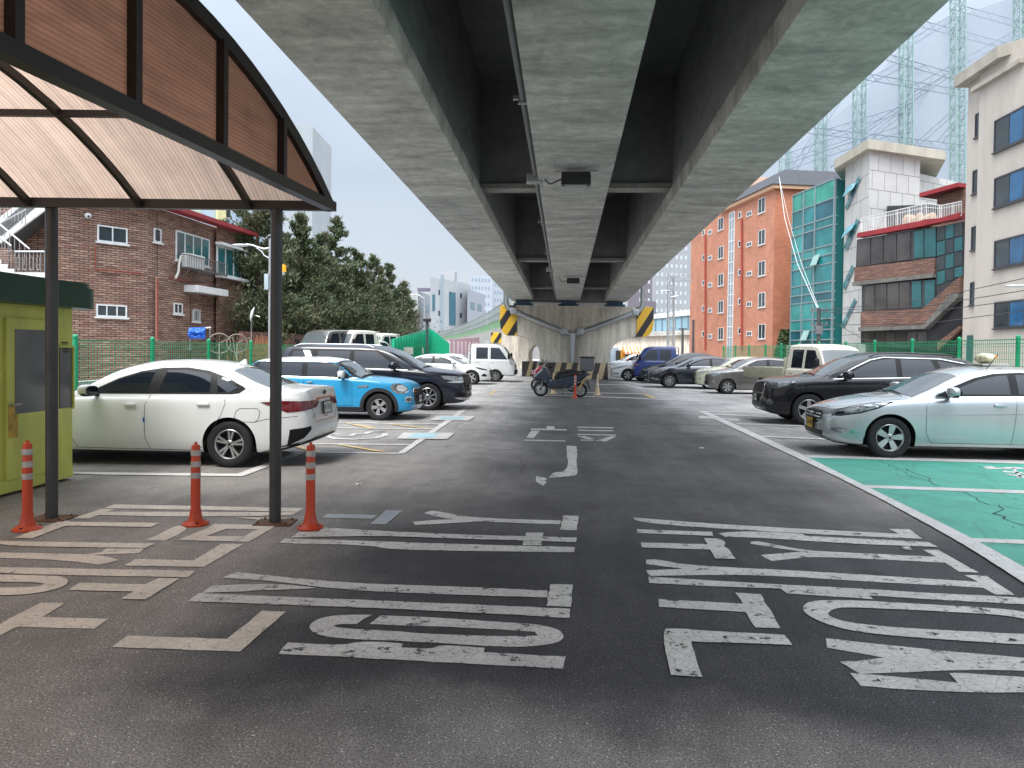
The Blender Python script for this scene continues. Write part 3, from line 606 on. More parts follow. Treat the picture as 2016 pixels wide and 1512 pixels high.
archbar(0, .05, .10, 'gable_arch')
m = MB(); m.beam(cl(0, -.04, 0), cl(0, SPAN, 0), .09, .085); m.build('gable_chord', FR, cn)
for s in (.98, 1.86, 2.76, 3.58, 4.5):
    m = MB(); m.beam(cl(0, s, .04), cl(0, s, arch(s)-.03), .075, .055, up=(g2.x, g2.y, 0)); m.build('gable_bar', FR, cn)
m = MB(); n = 24
for i in range(n):
    s0, s1 = SPAN*i/n, SPAN*(i+1)/n; m.quad(cl(.02, s0, .03), cl(.02, s1, .03), cl(.02, s1, arch(s1)-.02), cl(.02, s0, max(.03, arch(s0)-.02)))
m.build('gable_panel', GABP, cn)
for l in (.72, 1.72, 2.73, 3.74, 4.75, 5.76, 6.9): archbar(l, .045, .06, 'roof_rib', .02, SPAN-.02, 20, -.03)
for s in (1.02, 2.1, SPAN/2+.65, 4.5):
    m = MB(); m.beam(cl(.04, s, arch(s)-.035), cl(LEN, s, arch(s)-.035), .045, .05); m.build('purlin', FR, cn)
m = MB(); m.beam(cl(-.01, 0, 0), cl(LEN, 0, 0), .06, .085); m.build('eave_beam', FR, cn)
m = MB(); m.beam(cl(0, SPAN, 0), cl(LEN, SPAN, 0), .06, .085); m.build('eave_beam', FR, cn)
m = MB(); n = 34
for i in range(n):
    s0, s1 = SPAN*i/n, SPAN*(i+1)/n; a_, b_ = arch(s0)+.025, arch(s1)+.025
    m.quad(cl(.0, s0, a_), cl(LEN, s0, a_), cl(LEN, s1, b_), cl(0, s1, b_))
m.build('roof_sheet', ROOFP, cn, smooth=True)
rust = M('rusty_base_plate', (.13, .065, .035), .8, .2, .4, 30)
inv_c = Matrix.Translation(-cn.location)
for px, py in ((102, 1022), (541.5, 1030)):
    b = G(px, py); b = inv_c @ b; b.z = 0
    s_ = b.dot(g2); top = CZ
    m = MB(); m.tube([(b.x, b.y, .012), (b.x, b.y, top-.04)], .053, 20, False); o = m.build('post', M('post_grey_steel', (.055, .055, .055), .38, .3, .2), cn, smooth=True)
    m = MB(); m.bbox(-.17, .17, -.13, .13, 0, .014, .003, rotm((b.x, b.y, .0), .08)); [m.tube([(b.x+i*.13, b.y+j*.09, .012), (b.x+i*.13, b.y+j*.09, .03)], .012, 8) for i in (-1, 1) for j in (-1, 1)]; m.build('base_plate', rust, o)
for l in (1.0, 4.0):
    q = cl(l, SPAN, 0); m = MB(); m.tube([(q.x, q.y, .01), (q.x, q.y, CZ-.04)], .053, 16, False); m.build('post', MATS['post_grey_steel'], cn, smooth=True)
# ---- booth
YG = M('yellow_green_paint', (.60, .63, .14), .4, 0, .05, 2, grime=.3, gscale=1.8); GRN = M('dark_green_metal', (.003, .045, .025), .4, 0, .08, 2)
d1 = G(143, 943).dot(HF); d0 = G(0, 980).dot(HF)
BW = Wall(0, d0, 143, d1); corner = BW.pt(BW.L, 0); BWd = 1.9; BL = 2.6
bo = empty('ticket_booth', tuple(corner), math.atan2(-BW.u.y, -BW.u.x), 'yellow green parking attendant booth with dark green rounded roof', 'booth')
# local: +x runs from far corner towards viewer along the face, body lies on the side away from the road
sgn = 1 if (Matrix.Rotation(-bo.rotation_euler.z, 4, 'Z') @ (-BW.n)).y > 0 else -1
zt = Zat(608, d1, 143)
def bb(x0, x1, y0, y1, z0, z1, nm, mt_, par=None, b=.01):       # y: 0 face plane, positive = outwards
    m = MB(); ya, yb = sorted((-sgn*y0, -sgn*y1)); m.bbox(x0, x1, ya, yb, z0, z1, b); return m.build(nm, mt_, par or bo, smooth=True)
bb(0, BL, -BWd, 0, .03, zt, 'booth_body', YG, b=.012)
bb(-.004, BL+.004, -BWd-.004, .006, .03, .16, 'plinth', YG, b=.004)
def bu(px, py): u, z = BW.uv(px, py); return BW.L-u, z
def bz(py, px=100): return bu(px, py)[1]
GREY = M('frosted_grey_glass', (.12, .125, .13), .25, 0, .12, 1.5)
dx1, dx0 = bu(7, 700)[0], bu(114, 700)[0]
dr = bb(dx0+.17, dx1, .0, .035, .17, bz(628, 50), 'door', YG, b=.004)
bb(bu(82, 700)[0], bu(23, 700)[0], .036, .041, bz(812, 50), bz(649, 50), 'door_window', GREY, dr, b=.001)
m = MB(); m.tube([(dx1-.03, -sgn*.035, .98), (dx1-.03, -sgn*.09, .98), (dx1-.14, -sgn*.09, .98)], .012, 8); m.build('door_handle', STEEL, dr, smooth=True)
bb(bu(139, 700)[0], bu(116, 700)[0], .004, .014, bz(803, 128), bz(685, 128), 'window', GREY, b=.002)
fr = bb(bu(142, 700)[0], bu(114, 700)[0], .004, .03, bz(684, 128), bz(680, 128), 'window_frame', YG, b=.003)
bb(bu(142.5, 700)[0], bu(140, 700)[0], .004, .03, bz(806, 128), bz(684, 128), 'window_frame', YG, b=.002)
m = MB(); 
for k in range(4): m.box(.10, .20, -sgn*.004-.01, -sgn*.004+.01, zt-.42-k*.035, zt-.40-k*.035)
m.build('vent_louvre', M('vent_dark', (.08, .08, .03), .6), bo)
# rounded roof band
def rrect(x0, x1, y0, y1, r, n=8):
    o = []
    for cx, cy, a0 in ((x1-r, y1-r, 0), (x0+r, y1-r, 90), (x0+r, y0+r, 180), (x1-r, y0+r, 270)):
        for i in range(n+1): a = R(a0+90*i/n); o.append((cx+r*math.cos(a), cy+r*math.sin(a)))
    return o
ya, yb = sorted((sgn*(BWd+.3), -sgn*.25))
m = MB(); m.prism(rrect(-.32, BL+.3, ya, yb, .42), zt, zt+.24); m.build('booth_roof', GRN, bo, smooth=True)
m = MB(); m.prism(rrect(-.28, BL+.26, ya+.04, yb-.04, .4), zt+.242, zt+.30); m.build('roof_top', GRN, bo, smooth=True)
# stained strip and padlock
bb(dx1-.16, dx1-.02, .036, .039, .62, .98, 'peeled_sticker', M('ochre_stain', (.42, .27, .05), .7, 0, .4, 12), dr, b=.001)
# ---- delineator posts
def ORmat(): return M('orange_plastic', (.50, .055, .016), .45, 0, .08, 6, grime=.25, gscale=6)
REF = M('reflective_band', (.40, .385, .36), .35, .2, .25, 22)
def delineator(px, py, h, label, rz=0):
    b = G(px, py); r_ = empty('delineator_post', b, rz, label, 'bollard', 'orange delineator posts')
    s = h/.75
    m = MB(); m.lathe([(.115, 0), (.118, .012), (.10, .028), (.068, .042), (.060, .06), (.052, .10), (.042, .16), (.041, .52*s), (.037, .74*s), (.028, .75*s), (.014, .752*s), (.013, .775*s), (0, .778*s)], 28); o = m.build('post_body', ORmat(), r_, smooth=True, auto=50)
    for k in range(3):
        z = (.44+k*.105)*s; m = MB(); m.lathe([(.0435, z), (.0435, z+.052*s)], 28); m.build('reflective_band', REF, r_, smooth=True)
    for k in range(3):
        a = k*2.1+.6; m = MB(); m.tube([(.09*math.cos(a), .09*math.sin(a), .02), (.09*math.cos(a), .09*math.sin(a), .036)], .014, 8); m.build('anchor_bolt', BLK, r_)
    return r_
delineator(54, 1043, .76, 'leftmost orange delineator post with grey bands beside the canopy post')
delineator(385, 1033, .73, 'middle orange delineator post with grey bands before the white sedan', .5)
delineator(611, 1040, .75, 'right orange delineator post with grey bands just right of the canopy', 1.1)
delineator(1132, 784, .80, 'lone far orange delineator post in front of the scooter', 2)
# ================================================================ vehicles
GL = M('tinted_car_glass', (.010, .013, .020), .04, 0, .05, 2, spec=.6)
WS = M('windscreen_glass', (.085, .10, .105), .03, 0, .05, 2, spec=.9)
TRIM = M('black_trim', (.010, .010, .011), .42, 0, .1, 8, spec=.25); RUB = M('tyre_rubber', (.011, .011, .012), .8, 0, .15, 20, grime=-.5, gscale=4)
SEAM = M('panel_seam', (.012, .012, .013), .6); CHR = M('chrome', (.62, .63, .64), .12, 1, .03)
ALLOY = M('alloy_wheel', (.45, .45, .455), .3, .75, .06); WELL = M('wheel_well', (.008, .008, .009), .9)
LAMP = M('headlamp_glass', (.34, .37, .39), .06, .45, .5, 16, coat=1); LAMPC = M('clear_lamp', (.55, .58, .60), .05, .4, .1, 9, coat=1); LAMPD = M('dark_headlamp', (.10, .11, .12), .05, .3, .5, 16, coat=1); TAIL = M('tail_lamp', (.12, .003, .006), .12, 0, .35, 10, coat=.4); TAILD = M('dark_tail_lamp', (.06, .006, .008), .1, 0, .2, coat=1)
PLW = M('white_plate', (.55, .55, .53), .4); PLY = M('yellow_plate', (.62, .36, .03), .4); INK = M('plate_ink', (.015, .015, .02), .5)
CLAD = M('grey_black_cladding', (.022, .022, .024), .55)
def interp(tab, x):                                            # monotone-ish cubic through (x, v)
    n = len(tab)
    if x <= tab[0][0]: return tab[0][1]
    if x >= tab[-1][0]: return tab[-1][1]
    def sl(i):
        if i == 0 or i == n-1: j = max(0, min(n-2, i if i == 0 else i-1)); return (tab[j+1][1]-tab[j][1])/(tab[j+1][0]-tab[j][0])
        a = (tab[i][1]-tab[i-1][1])/(tab[i][0]-tab[i-1][0]); b = (tab[i+1][1]-tab[i][1])/(tab[i+1][0]-tab[i][0])
        return 0 if a*b <= 0 else 2*a*b/(a+b)
    for i in range(n-1):
        if tab[i][0] <= x <= tab[i+1][0]:
            h = tab[i+1][0]-tab[i][0]; t = (x-tab[i][0])/h; p0, p1, m0, m1 = tab[i][1], tab[i+1][1], sl(i)*h, sl(i+1)*h
            return (2*t**3-3*t*t+1)*p0+(t**3-2*t*t+t)*m0+(-2*t**3+3*t*t)*p1+(t**3-t*t)*m1
def cmr(pts, k):                                               # Catmull-Rom through 2-D points
    o = []
    for i in range(len(pts)-1):
        p0 = pts[max(0, i-1)]; p1 = pts[i]; p2 = pts[i+1]; p3 = pts[min(len(pts)-1, i+2)]
        for j in range(k):
            t = j/k; o.append(tuple(.5*((2*p1[c])+(-p0[c]+p2[c])*t+(2*p0[c]-5*p1[c]+4*p2[c]-p3[c])*t*t+(-p0[c]+3*p1[c]-3*p2[c]+p3[c])*t**3) for c in (0, 1)))
    o.append(pts[-1]); return o
def loft(S):
    """closed body surface; S: L, W half width, top/bot/sh(shoulder)/plan/crown tables, tumble"""
    L, W = S['L'], S['W']; xs = [0, .006, .02, .045, .08, .13, .2, .28]; x = .36
    while x < L-.34: xs.append(x); x += .085
    xs += [L-.28, L-.2, L-.13, L-.08, L-.045, L-.02, L-.006, L]
    tum = S.get('tumble', .42); rings = []
    for x in xs:
        zt, zb, zs = interp(S['top'], x), interp(S['bot'], x), interp(S['sh'], x); w = W*interp(S['plan'], x); cr = interp(S['crown'], x)
        zs = min(zs, zt-cr-.012); gh = max(0, zt-cr-zs); yr = w*.955-gh*tum
        h = zs-zb; ins = S.get('waist', .02)
        c = [(0, zb), (.55*w, zb), (.82*w, zb+.004), (.925*w, zb+.03), (.965*w, zb+.1*h+.03), (.99*w, zb+.30*h), (w, zb+.55*h), ((.995)*w, zs-.17*h), ((1-ins)*w, zs-.05*h), (w*.955, zs)]
        if gh > .1:
            c += [(w*.955-gh*tum*.10-.004, zs+gh*.10), (w*.955-gh*tum*.5+.004, zs+gh*.5), (yr+.018, zs+gh*.86), (yr-.03, zs+gh*.985), (yr-.12, zt-cr*.72), (yr*.5, zt-cr*.2), (0, zt)]
        else:
            e = gh; c += [(w*.945-.003, zs+e*.3), (w*.92, zs+e*.65), (w*.885, zs+e*.9), (w*.83, zs+e+cr*.12), (w*.72, zt-cr*.62), (w*.4, zt-cr*.17), (0, zt)]
        rings.append((x, cmr(c, 3)))
    n = len(rings[0][1]); vs = []; fs = []
    allr = []
    def ring(x, pts): allr.append([(x, y, z) for y, z in pts]+[(x, -y, z) for y, z in pts[-2:0:-1]])
    x0, p0 = rings[0]; cz = sum(z for _, z in p0)/len(p0)
    for k, dx in ((.15, -.022), (.5, -.018), (.8, -.011)): ring(x0+dx*S.get('bul', 1), [(y*k, cz+(z-cz)*k) for y, z in p0])
    for x, p in rings: ring(x, p)
    x1, p1 = rings[-1]; cz = sum(z for _, z in p1)/len(p1)
    for k, dx in ((.8, .011), (.5, .018), (.15, .022)): ring(x1+dx*S.get('bul', 1), [(y*k, cz+(z-cz)*k) for y, z in p1])
    m = len(allr[0]); vs = [v for r in allr for v in r]
    for i in range(len(allr)-1):
        for k in range(m): k2 = (k+1) % m; fs.append((i*m+k, i*m+k2, (i+1)*m+k2, (i+1)*m+k))
    fs.append(tuple(range(m))); fs.append(tuple((len(allr)-1)*m+k for k in range(m))[::-1])
    return vs, fs
class Body:
    def __init__(s, S, cut=True):
        s.S = S; s.vs, s.fs = loft(S); s.tree = BVHTree.FromPolygons([Vector(v) for v in s.vs], s.fs)
        s.mb = MB()
        if cut:
            mb = MB(); mb.add(s.vs, s.fs); o = mb.build('tmp', TRIM); cutm = MB(); W = S['W']; ra = S['ra']
            T0 = Matrix.Rotation(R(90), 4, 'X')
            for ax in S['axles']:
                for sg in (1, -1):
                    y0, y1 = (W-.30, W+.3) if sg > 0 else (-W-.3, -W+.30)
                    k = 40; cc = MB(); ring_ = [(ax+ra*math.cos(2*math.pi*i/k), S['r']+.0+ra*math.sin(2*math.pi*i/k)) for i in range(k)]
                    ring_ = [(x, z if z > S['r'] else min(z, S['r']-.0)) for x, z in ring_]
                    bot_ = [(ax-ra, S['r']*.3), (ax-ra, -.3), (ax+ra, -.3), (ax+ra, S['r']*.3)]
                    up_ = [(ax+ra*math.cos(math.pi*i/k), S['r']+ra*math.sin(math.pi*i/k)) for i in range(k+1)]
                    out = up_+[(ax-ra, -.3), (ax+ra, -.3)]
                    q = len(out); cutm.add([(x, y0, z) for x, z in out]+[(x, y1, z) for x, z in out], [tuple(range(q)), tuple(range(q, 2*q))[::-1]]+[(i, (i+1) % q, q+(i+1) % q, q+i) for i in range(q)])
            co = cutm.build('tmpc', WELL); md = o.modifiers.new('b', 'BOOLEAN'); md.object = co; md.operation = 'DIFFERENCE'; md.solver = 'EXACT'
            bpy.context.view_layer.update(); ev = o.evaluated_get(bpy.context.evaluated_depsgraph_get()); me = ev.to_mesh()
            vv = [v.co.copy() for v in me.vertices]; ff = [tuple(p.vertices) for p in me.polygons]; nn_ = [p.normal.copy() for p in me.polygons]; cc_ = [p.center.copy() for p in me.polygons]
            ev.to_mesh_clear(); bpy.data.objects.remove(o); bpy.data.objects.remove(co)
            s.mb.add(vv, ff)
            for i, (c, nrm) in enumerate(zip(cc_, nn_)):
                dk_ = False
                for ax in S['axles']:
                    d = math.hypot(c.x-ax, c.z-S['r'])
                    if d < ra*1.015 and abs(c.y) < W*1.01 and (abs(nrm.y) > .98 and d < ra*.99 and abs(abs(c.y)-(W-.30)) < .02 or abs(nrm.y) < .2 and (abs(d-ra) < .02 or c.z < S['r'] and abs(abs(c.x-ax)-ra) < .02)): dk_ = True
                    if abs(abs(c.x-ax)-ra) < .01 and c.z < S['r']: dk_ = True
                if nrm.z < -.75 and c.z < .45: dk_ = True
                s.mb.m[i] = 1 if dk_ else (3 if S.get('rz') and c.z > S['rz'] and c.x > S['rx'] else 0)
        else: s.mb.add(s.vs, s.fs)
    def hit(s, p, d):
        d = Vector(d).normalized(); r = s.tree.ray_cast(Vector(p)-d*3, d, 6)
        return r[0], r[1]
    def patch(s, pts, d, off=.004, grid=.07, mb=None, sk=.012):
        """3-D outline pts is projected on to the body along d and laid off as a thin panel"""
        d = Vector(d).normalized(); up = Vector((0, 0, 1)) if abs(d.z) < .8 else Vector((1, 0, 0)); a = d.cross(up).normalized(); b = a.cross(d).normalized()
        o = Vector(pts[0]); q = []
        P2 = [((Vector(p)-o).dot(a), (Vector(p)-o).dot(b)) for p in pts]
        for i, p in enumerate(P2):                            # densify outline
            r = P2[(i+1) % len(P2)]; n = max(1, int(math.hypot(r[0]-p[0], r[1]-p[1])/grid))
            for j in range(n): q.append(Vector((p[0]+(r[0]-p[0])*j/n, p[1]+(r[1]-p[1])*j/n)))
        nb = len(q); x0, x1 = min(v.x for v in q), max(v.x for v in q); y0, y1 = min(v.y for v in q), max(v.y for v in q)
        gx = x0+grid*.5
        while gx < x1:
            gy = y0+grid*.5
            while gy < y1: q.append(Vector((gx+.0013, gy+.0007))); gy += grid
            gx += grid
        v, _, f, _, _, _ = delaunay_2d_cdt(q, [], [list(range(nb))], 1, 1e-5)
        out = []; lo = []; ok = []
        for p in v:
            w_ = o+a*p.x+b*p.y; h, n = s.hit(w_, d)
            if h is None: out.append(w_); lo.append(w_); ok.append(False)
            else:
                if n.dot(d) > 0: n = -n
                n = (n*.5-d*.5).normalized(); out.append(h+n*off); lo.append(h-n*sk); ok.append(True)
        f = [t for t in f if all(ok[i] for i in t)]
        # drop triangles stretched over a silhouette
        f = [t for t in f if max((out[t[i]]-out[t[i-1]]).length for i in range(len(t))) < grid*9]
        par = {}                                              # keep the one connected piece
        def find(x):
            while par.get(x, x) != x: x = par[x]
            return x
        for t in f:
            for i in t[1:]:
                a_, b_ = find(t[0]), find(i)
                if a_ != b_: par[a_] = b_
        n_ = {}
        for t in f: r_ = find(t[0]); n_[r_] = n_.get(r_, 0)+1
        if len(n_) > 1: best = max(n_, key=n_.get); f = [t for t in f if find(t[0]) == best]
        cnt = {}
        for t in f:
            for i in range(len(t)): e_ = tuple(sorted((t[i], t[i-1]))); cnt[e_] = cnt.get(e_, 0)+1
        k = len(out); mb = mb or MB()
        mb.add(out+lo, [tuple(t) for t in f]+[(e_[0], e_[1], e_[1]+k, e_[0]+k) for e_, c in cnt.items() if c == 1]); return mb
    def line(s, pts, d, w_=.0035, off=.0012, mat=2, mb=None):
        d = Vector(d).normalized(); q = []
        for p, r in zip(pts, pts[1:]):
            p, r = Vector(p), Vector(r); n = max(1, int((r-p).length/.05))
            for j in range(n): q.append(p.lerp(r, j/n))
        q.append(Vector(pts[-1])); H_ = []
        for p in q:
            h, n = s.hit(p, d)
            if h is not None:
                if n.dot(d) > 0: n = -n
                H_.append((h, n))
        mb = mb or s.mb; old = mb.mi; mb.mi = mat
        for i in range(len(H_)-1):
            (a, na), (b, nb) = H_[i], H_[i+1]; t = b-a
            if t.length < 1e-5 or t.length > .3: continue
            sa = t.cross(na).normalized()*w_; mb.quad(a-sa+na*off, b-sa+nb*off, b+sa+nb*off, a+sa+na*off)
        mb.mi = old
def wheel(parent, x, y, sg, r, style, rimr=None, w_=.20, colr=None):
    """wheel centre at x,y(outer face plane)"""
    rr = rimr or r*.66; e = empty('wheel', (x, y, r), 0); e.parent = parent
    T = Matrix.Rotation(R(90)*sg*-1, 4, 'X')                  # local +z -> outwards
    pr_ = [(rr*.97, -w_), (r*.90, -w_), (r*.975, -w_*.93), (r, -w_*.8), (r, -w_*.2), (r*.975, -w_*.05), (r*.90, .004), (rr*1.06, .004), (rr*.99, -.008), (rr*.97, -.03)]
    m = MB(); m.lathe(pr_, 48, T); m.build('tyre', RUB, e, smooth=True, auto=50)
    m = MB(); m.mat(0).lathe([(rr*.99, -w_*.9), (rr*.99, -.004), (rr*.955, .002), (rr*.90, -.012), (rr*.90, -w_*.8)], 40, T)
    m.mat(1).lathe([(rr*.9, -.075), (0.001, -.075)], 32, T)
    m.mat(0)
    kind, n = style
    def spoke(a, w0, w1, r0, r1, z0, z1, th=.022):
        c, s_ = math.cos(a), math.sin(a); vs_ = []
        for (q, ww, z) in ((r0, w0, z0), ((r0+r1)/2, (w0*.45+w1*.55), z0*.6+z1*.4+.004), (r1, w1, z1)):
            for sy in (-1, 1):
                for dz in (0, -th): vs_.append(T @ Vector((q*c-sy*ww*s_, q*s_+sy*ww*c, z+dz)))
        fs_ = []
        for i in (0, 4): fs_ += [(i, i+2, i+6, i+4), (i+1, i+5, i+7, i+3), (i, i+4, i+5, i+1), (i+2, i+3, i+7, i+6)]
        fs_ += [(0, 1, 3, 2), (8, 10, 11, 9)]; m.add(vs_, fs_)
    if kind == 'star':
        for k in range(n): spoke(2*math.pi*k/n+.3, rr*.16, rr*.16, rr*.12, rr*.93, -.02, -.012)
    elif kind == 'blade':
        for k in range(n): spoke(2*math.pi*k/n+.1, rr*.13, rr*.24, rr*.12, rr*.94, -.022, -.010)
    elif kind == 'twin':
        for k in range(n):
            for o_ in (-.17, .17):
                spoke(2*math.pi*k/n+.2+o_, rr*.055, rr*.075, rr*.15, rr*.93, -.02, -.012)
    elif kind == 'multi':
        for k in range(n): spoke(2*math.pi*k/n, rr*.05, rr*.085, rr*.15, rr*.93, -.02, -.010)
    m.lathe([(rr*.26, -.07), (rr*.27, -.02), (rr*.22, -.012), (0.001, -.010)], 24, T)
    m.mat(1).lathe([(rr*.10, -.011), (rr*.095, -.006), (.001, -.005)], 16, T)
    for k in range(5):
        a = 2*math.pi*k/5+.6; c_ = T @ Vector((rr*.19*math.cos(a), rr*.19*math.sin(a), -.010)); c2 = T @ Vector((rr*.19*math.cos(a), rr*.19*math.sin(a), -.017)); m.tube([c2, c_], .009, 8)
    m.build('rim', [colr or ALLOY, WELL], e, smooth=True, auto=30)
    return e
def blob(c, r, p=2.4, n=16, T=None):
    m = MB(); vs_, fs_ = [], []
    sg = lambda v, e_: math.copysign(abs(v)**e_, v)
    for i in range(n//2+1):
        ph = -math.pi/2+math.pi*i/(n//2)
        for k in range(n):
            th = 2*math.pi*k/n; e_ = 2/p
            v = Vector((c[0]+r[0]*sg(math.cos(ph), e_)*sg(math.cos(th), e_), c[1]+r[1]*sg(math.cos(ph), e_)*sg(math.sin(th), e_), c[2]+r[2]*sg(math.sin(ph), e_)))
            vs_.append(T @ v if T is not None else v)
    for i in range(n//2):
        for k in range(n): k2 = (k+1) % n; fs_.append((i*n+k, i*n+k2, (i+1)*n+k2, (i+1)*n+k))
    return m.add(vs_, fs_)
def text_mesh(body, size, mat, parent, T, name='lettering', ext=.0015, align='CENTER', sx=1):
    c = bpy.data.curves.new('t', 'FONT'); c.body = body; c.size = size; c.align_x = align; c.align_y = 'CENTER'; c.extrude = ext; c.resolution_u = 3
    o = bpy.data.objects.new('t', c); COL.objects.link(o); bpy.context.view_layer.update()
    ev = o.evaluated_get(bpy.context.evaluated_depsgraph_get()); me = bpy.data.meshes.new_from_object(ev); bpy.data.objects.remove(o)
    me.transform(Matrix.Diagonal((sx, 1, 1, 1))); me.transform(T); me.materials.clear(); me.materials.append(mat); q = bpy.data.objects.new(name, me); COL.objects.link(q); q.parent = parent; return q
def plate(par, x, y, z, face, txt, mat=None, w_=.335, h_=.155, tilt=0, base='licence_plate', frame=True):
    """face -1: towards the front (-x), +1 rear"""
    T = Matrix.Translation((x, y, z)) @ Matrix.Rotation(tilt, 4, 'Y')
    m = MB(); m.bbox(-.006, .006, -w_/2, w_/2, -h_/2, h_/2, .004, T)
    o = m.build(base, mat or PLW, par, smooth=True)
    if frame:
        m = MB(); t_ = .012
        for a in ((-w_/2-t_, w_/2+t_, h_/2, h_/2+t_), (-w_/2-t_, w_/2+t_, -h_/2-t_, -h_/2), (-w_/2-t_, -w_/2, -h_/2, h_/2), (w_/2, w_/2+t_, -h_/2, h_/2)): m.box(-.009, .009, *a, T)
        m.build('plate_frame', TRIM, o)
    R_ = Matrix(((0, 0, face, face*.0068), (face, 0, 0, 0), (0, 1, 0, 0), (0, 0, 0, 1)))
    text_mesh(txt, h_*.72, INK, o, T @ R_, 'plate_lettering', .0008, sx=.9*w_/(h_*.72*.62*len(txt)) if False else .62)
    return o
CARS = []
def car(S, at, rot, label, cat, mats, group='parked cars', name='parked_car', detail=2):
    """at: world point of the car origin (front centre at x=0 maps to -L/2)"""
    bd = Body(S); L, W = S['L'], S['W']
    root = empty(name, (at[0], at[1], 0), rot, label, cat, group)
    body, roofm = mats[0], mats[1] if len(mats) > 1 and mats[1] else None
    off = Matrix.Translation((-L/2, 0, 0))
    made = []
    def B(mb, nm, mt, par=None, smooth=True, auto=35):
        mb.v = [tuple(off @ Vector(v)) for v in mb.v]; o = mb.build(nm, mt, par or root, smooth=smooth, auto=auto); made.append(o); return o
    Ld, Rd = (0, 1, 0), (0, -1, 0)
    for sg in (-1, 1):
        d = (0, -sg, 0)
        for ln_ in S.get('seams', []): bd.line([(x, sg*W, z) for x, z in ln_], d)
    for ln_ in S.get('topseams', []):
        for sg in (-1, 1): bd.line([(x, sg*y, 2) for x, y in ln_], (0, 0, -1), .004)
    for ln_ in S.get('rearseams', []):
        for sg in (-1, 1): bd.line([(L+.1, sg*y, z) for y, z in ln_], (-1, 0, 0), .004)
    for ln_ in S.get('frontseams', []):
        for sg in (-1, 1): bd.line([(-.1, sg*y, z) for y, z in ln_], (1, 0, 0), .004)
    B(bd.mb, 'car_body', [body, WELL, SEAM]+([roofm] if roofm else []), auto=40)
    for sg in (-1, 1):
        d = (0, -sg, 0)
        if 'band' in S: B(bd.patch([(x, sg*W, z) for x, z in S['band']], d, .003), 'window_surround', S.get('bandmat', TRIM))
        for i, w_ in enumerate(S.get('glass', [])): B(bd.patch([(x, sg*W, z) for x, z in w_], d, .006), 'side_window', GL)
        for (nm, mt, pts, of) in S.get('side', []): B(bd.patch([(x, sg*W, z) for x, z in pts], d, of), nm, mt)
        for (nm, mt, pts, dr_, of) in S.get('corner', []):      # 3-D outlines given for +y side
            B(bd.patch([(x, sg*y, z) for x, y, z in pts], (dr_[0], sg*dr_[1], dr_[2]), of, .05), nm, mt)
        for (x, z, ln2) in S.get('handles', []):
            h, n = bd.hit((x, sg*W, z), d)
            if h is not None:
                m = MB(); m.bbox(x-ln2/2, x+ln2/2, h.y+sg*.018-.014, h.y+sg*.018+.014, z-.015, z+.017, .012); o = B(m, 'door_handle', S.get('handlemat', body))
                m = blob((x-ln2*.05, h.y, z-.004), (ln2*.36, .006, .034), 2.5); m.mat(0); B(m, 'handle_recess', S.get('recessmat', body), o)
        if 'mirror' in S:
            mx_, mz, sc_, mt = S['mirror']; mt = mt or body; h, n = bd.hit((mx_, sg*W, mz-.03), d); yb_ = abs(h.y) if h is not None else W
            yy = sg*(yb_+.17*sc_+.035); T = Matrix.Translation((mx_-.02, yy, mz+.035)) @ Matrix.Rotation(sg*.12, 4, 'Z')
            mm = S.get('mirshape', (.085, .125, .075)); o = B(blob((0, 0, 0), [q*sc_ for q in mm], 2.7, 20, T), 'wing_mirror', mt, auto=80)
            m = blob((0, 0, 0), (.05*sc_, .12*sc_, .028*sc_), 2.6, 14, T @ Matrix.Translation((.015, 0, -mm[2]*sc_*.75))); m.beam((mx_, sg*(yb_-.03), mz-.045), (mx_-.01, yy, mz-.02), .06, .03); B(m, 'mirror_base', TRIM, o)
            m = blob((0, 0, 0), (.012*sc_, mm[1]*sc_*.88, mm[2]*sc_*.8), 2.7, 14, T @ Matrix.Translation((mm[0]*sc_*.93, 0, 0))); B(m, 'mirror_glass', GL, o)
        if 'arch' in S:                                        # cladding ring round the arches
            wd_, mt = S['arch']
            for ax in S['axles']:
                ra = S['ra']; n = 22; a0 = S.get('archa', -20)
                ring_ = [(ax+(ra-.002)*math.cos(R(a0+(180-2*a0)*i/n)), S['r']+(ra-.002)*math.sin(R(a0+(180-2*a0)*i/n))) for i in range(n+1)]
                ring2 = [(ax+(ra+wd_)*math.cos(R(a0+(180-2*a0)*i/n)), S['r']+(ra+wd_)*math.sin(R(a0+(180-2*a0)*i/n))) for i in range(n+1)]
                pts = ring_+ring2[::-1]; pts = [(x, z) for x, z in pts if z > .16]
                B(bd.patch([(x, sg*W, z) for x, z in pts], d, .012, .05), 'arch_trim', mt)
        for ax in S['axles']:
            h, n = bd.hit((ax, sg*W, S['r']+S['ra']+.03), d); y = (abs(h.y) if h is not None else W)-.02
            e_ = wheel(root, ax-L/2, sg*y, sg, S['r'], S['wheel'], S.get('rimr'), colr=S.get('rimmat'))
            if ax == S['axles'][0] and S.get('steer'): e_.rotation_euler.z = S['steer']
    for (nm, mt, pts, of) in S.get('front', []): B(bd.patch([(-.1, y, z) for y, z in pts], (1, 0, 0), of, .05), nm, mt)
    for (nm, mt, pts, of) in S.get('rear', []): B(bd.patch([(L+.1, y, z) for y, z in pts], (-1, 0, 0), of, .05), nm, mt)
    for (nm, mt, pts, of) in S.get('topp', []): B(bd.patch([(x, y, 3) for x, y in pts], (0, 0, -1), of), nm, mt)
    if roofm and 'roof' in S:
        B(bd.patch([(x, y, 3) for x, y in S['roof']], (0, 0, -1), .006), 'roof_panel', roofm)
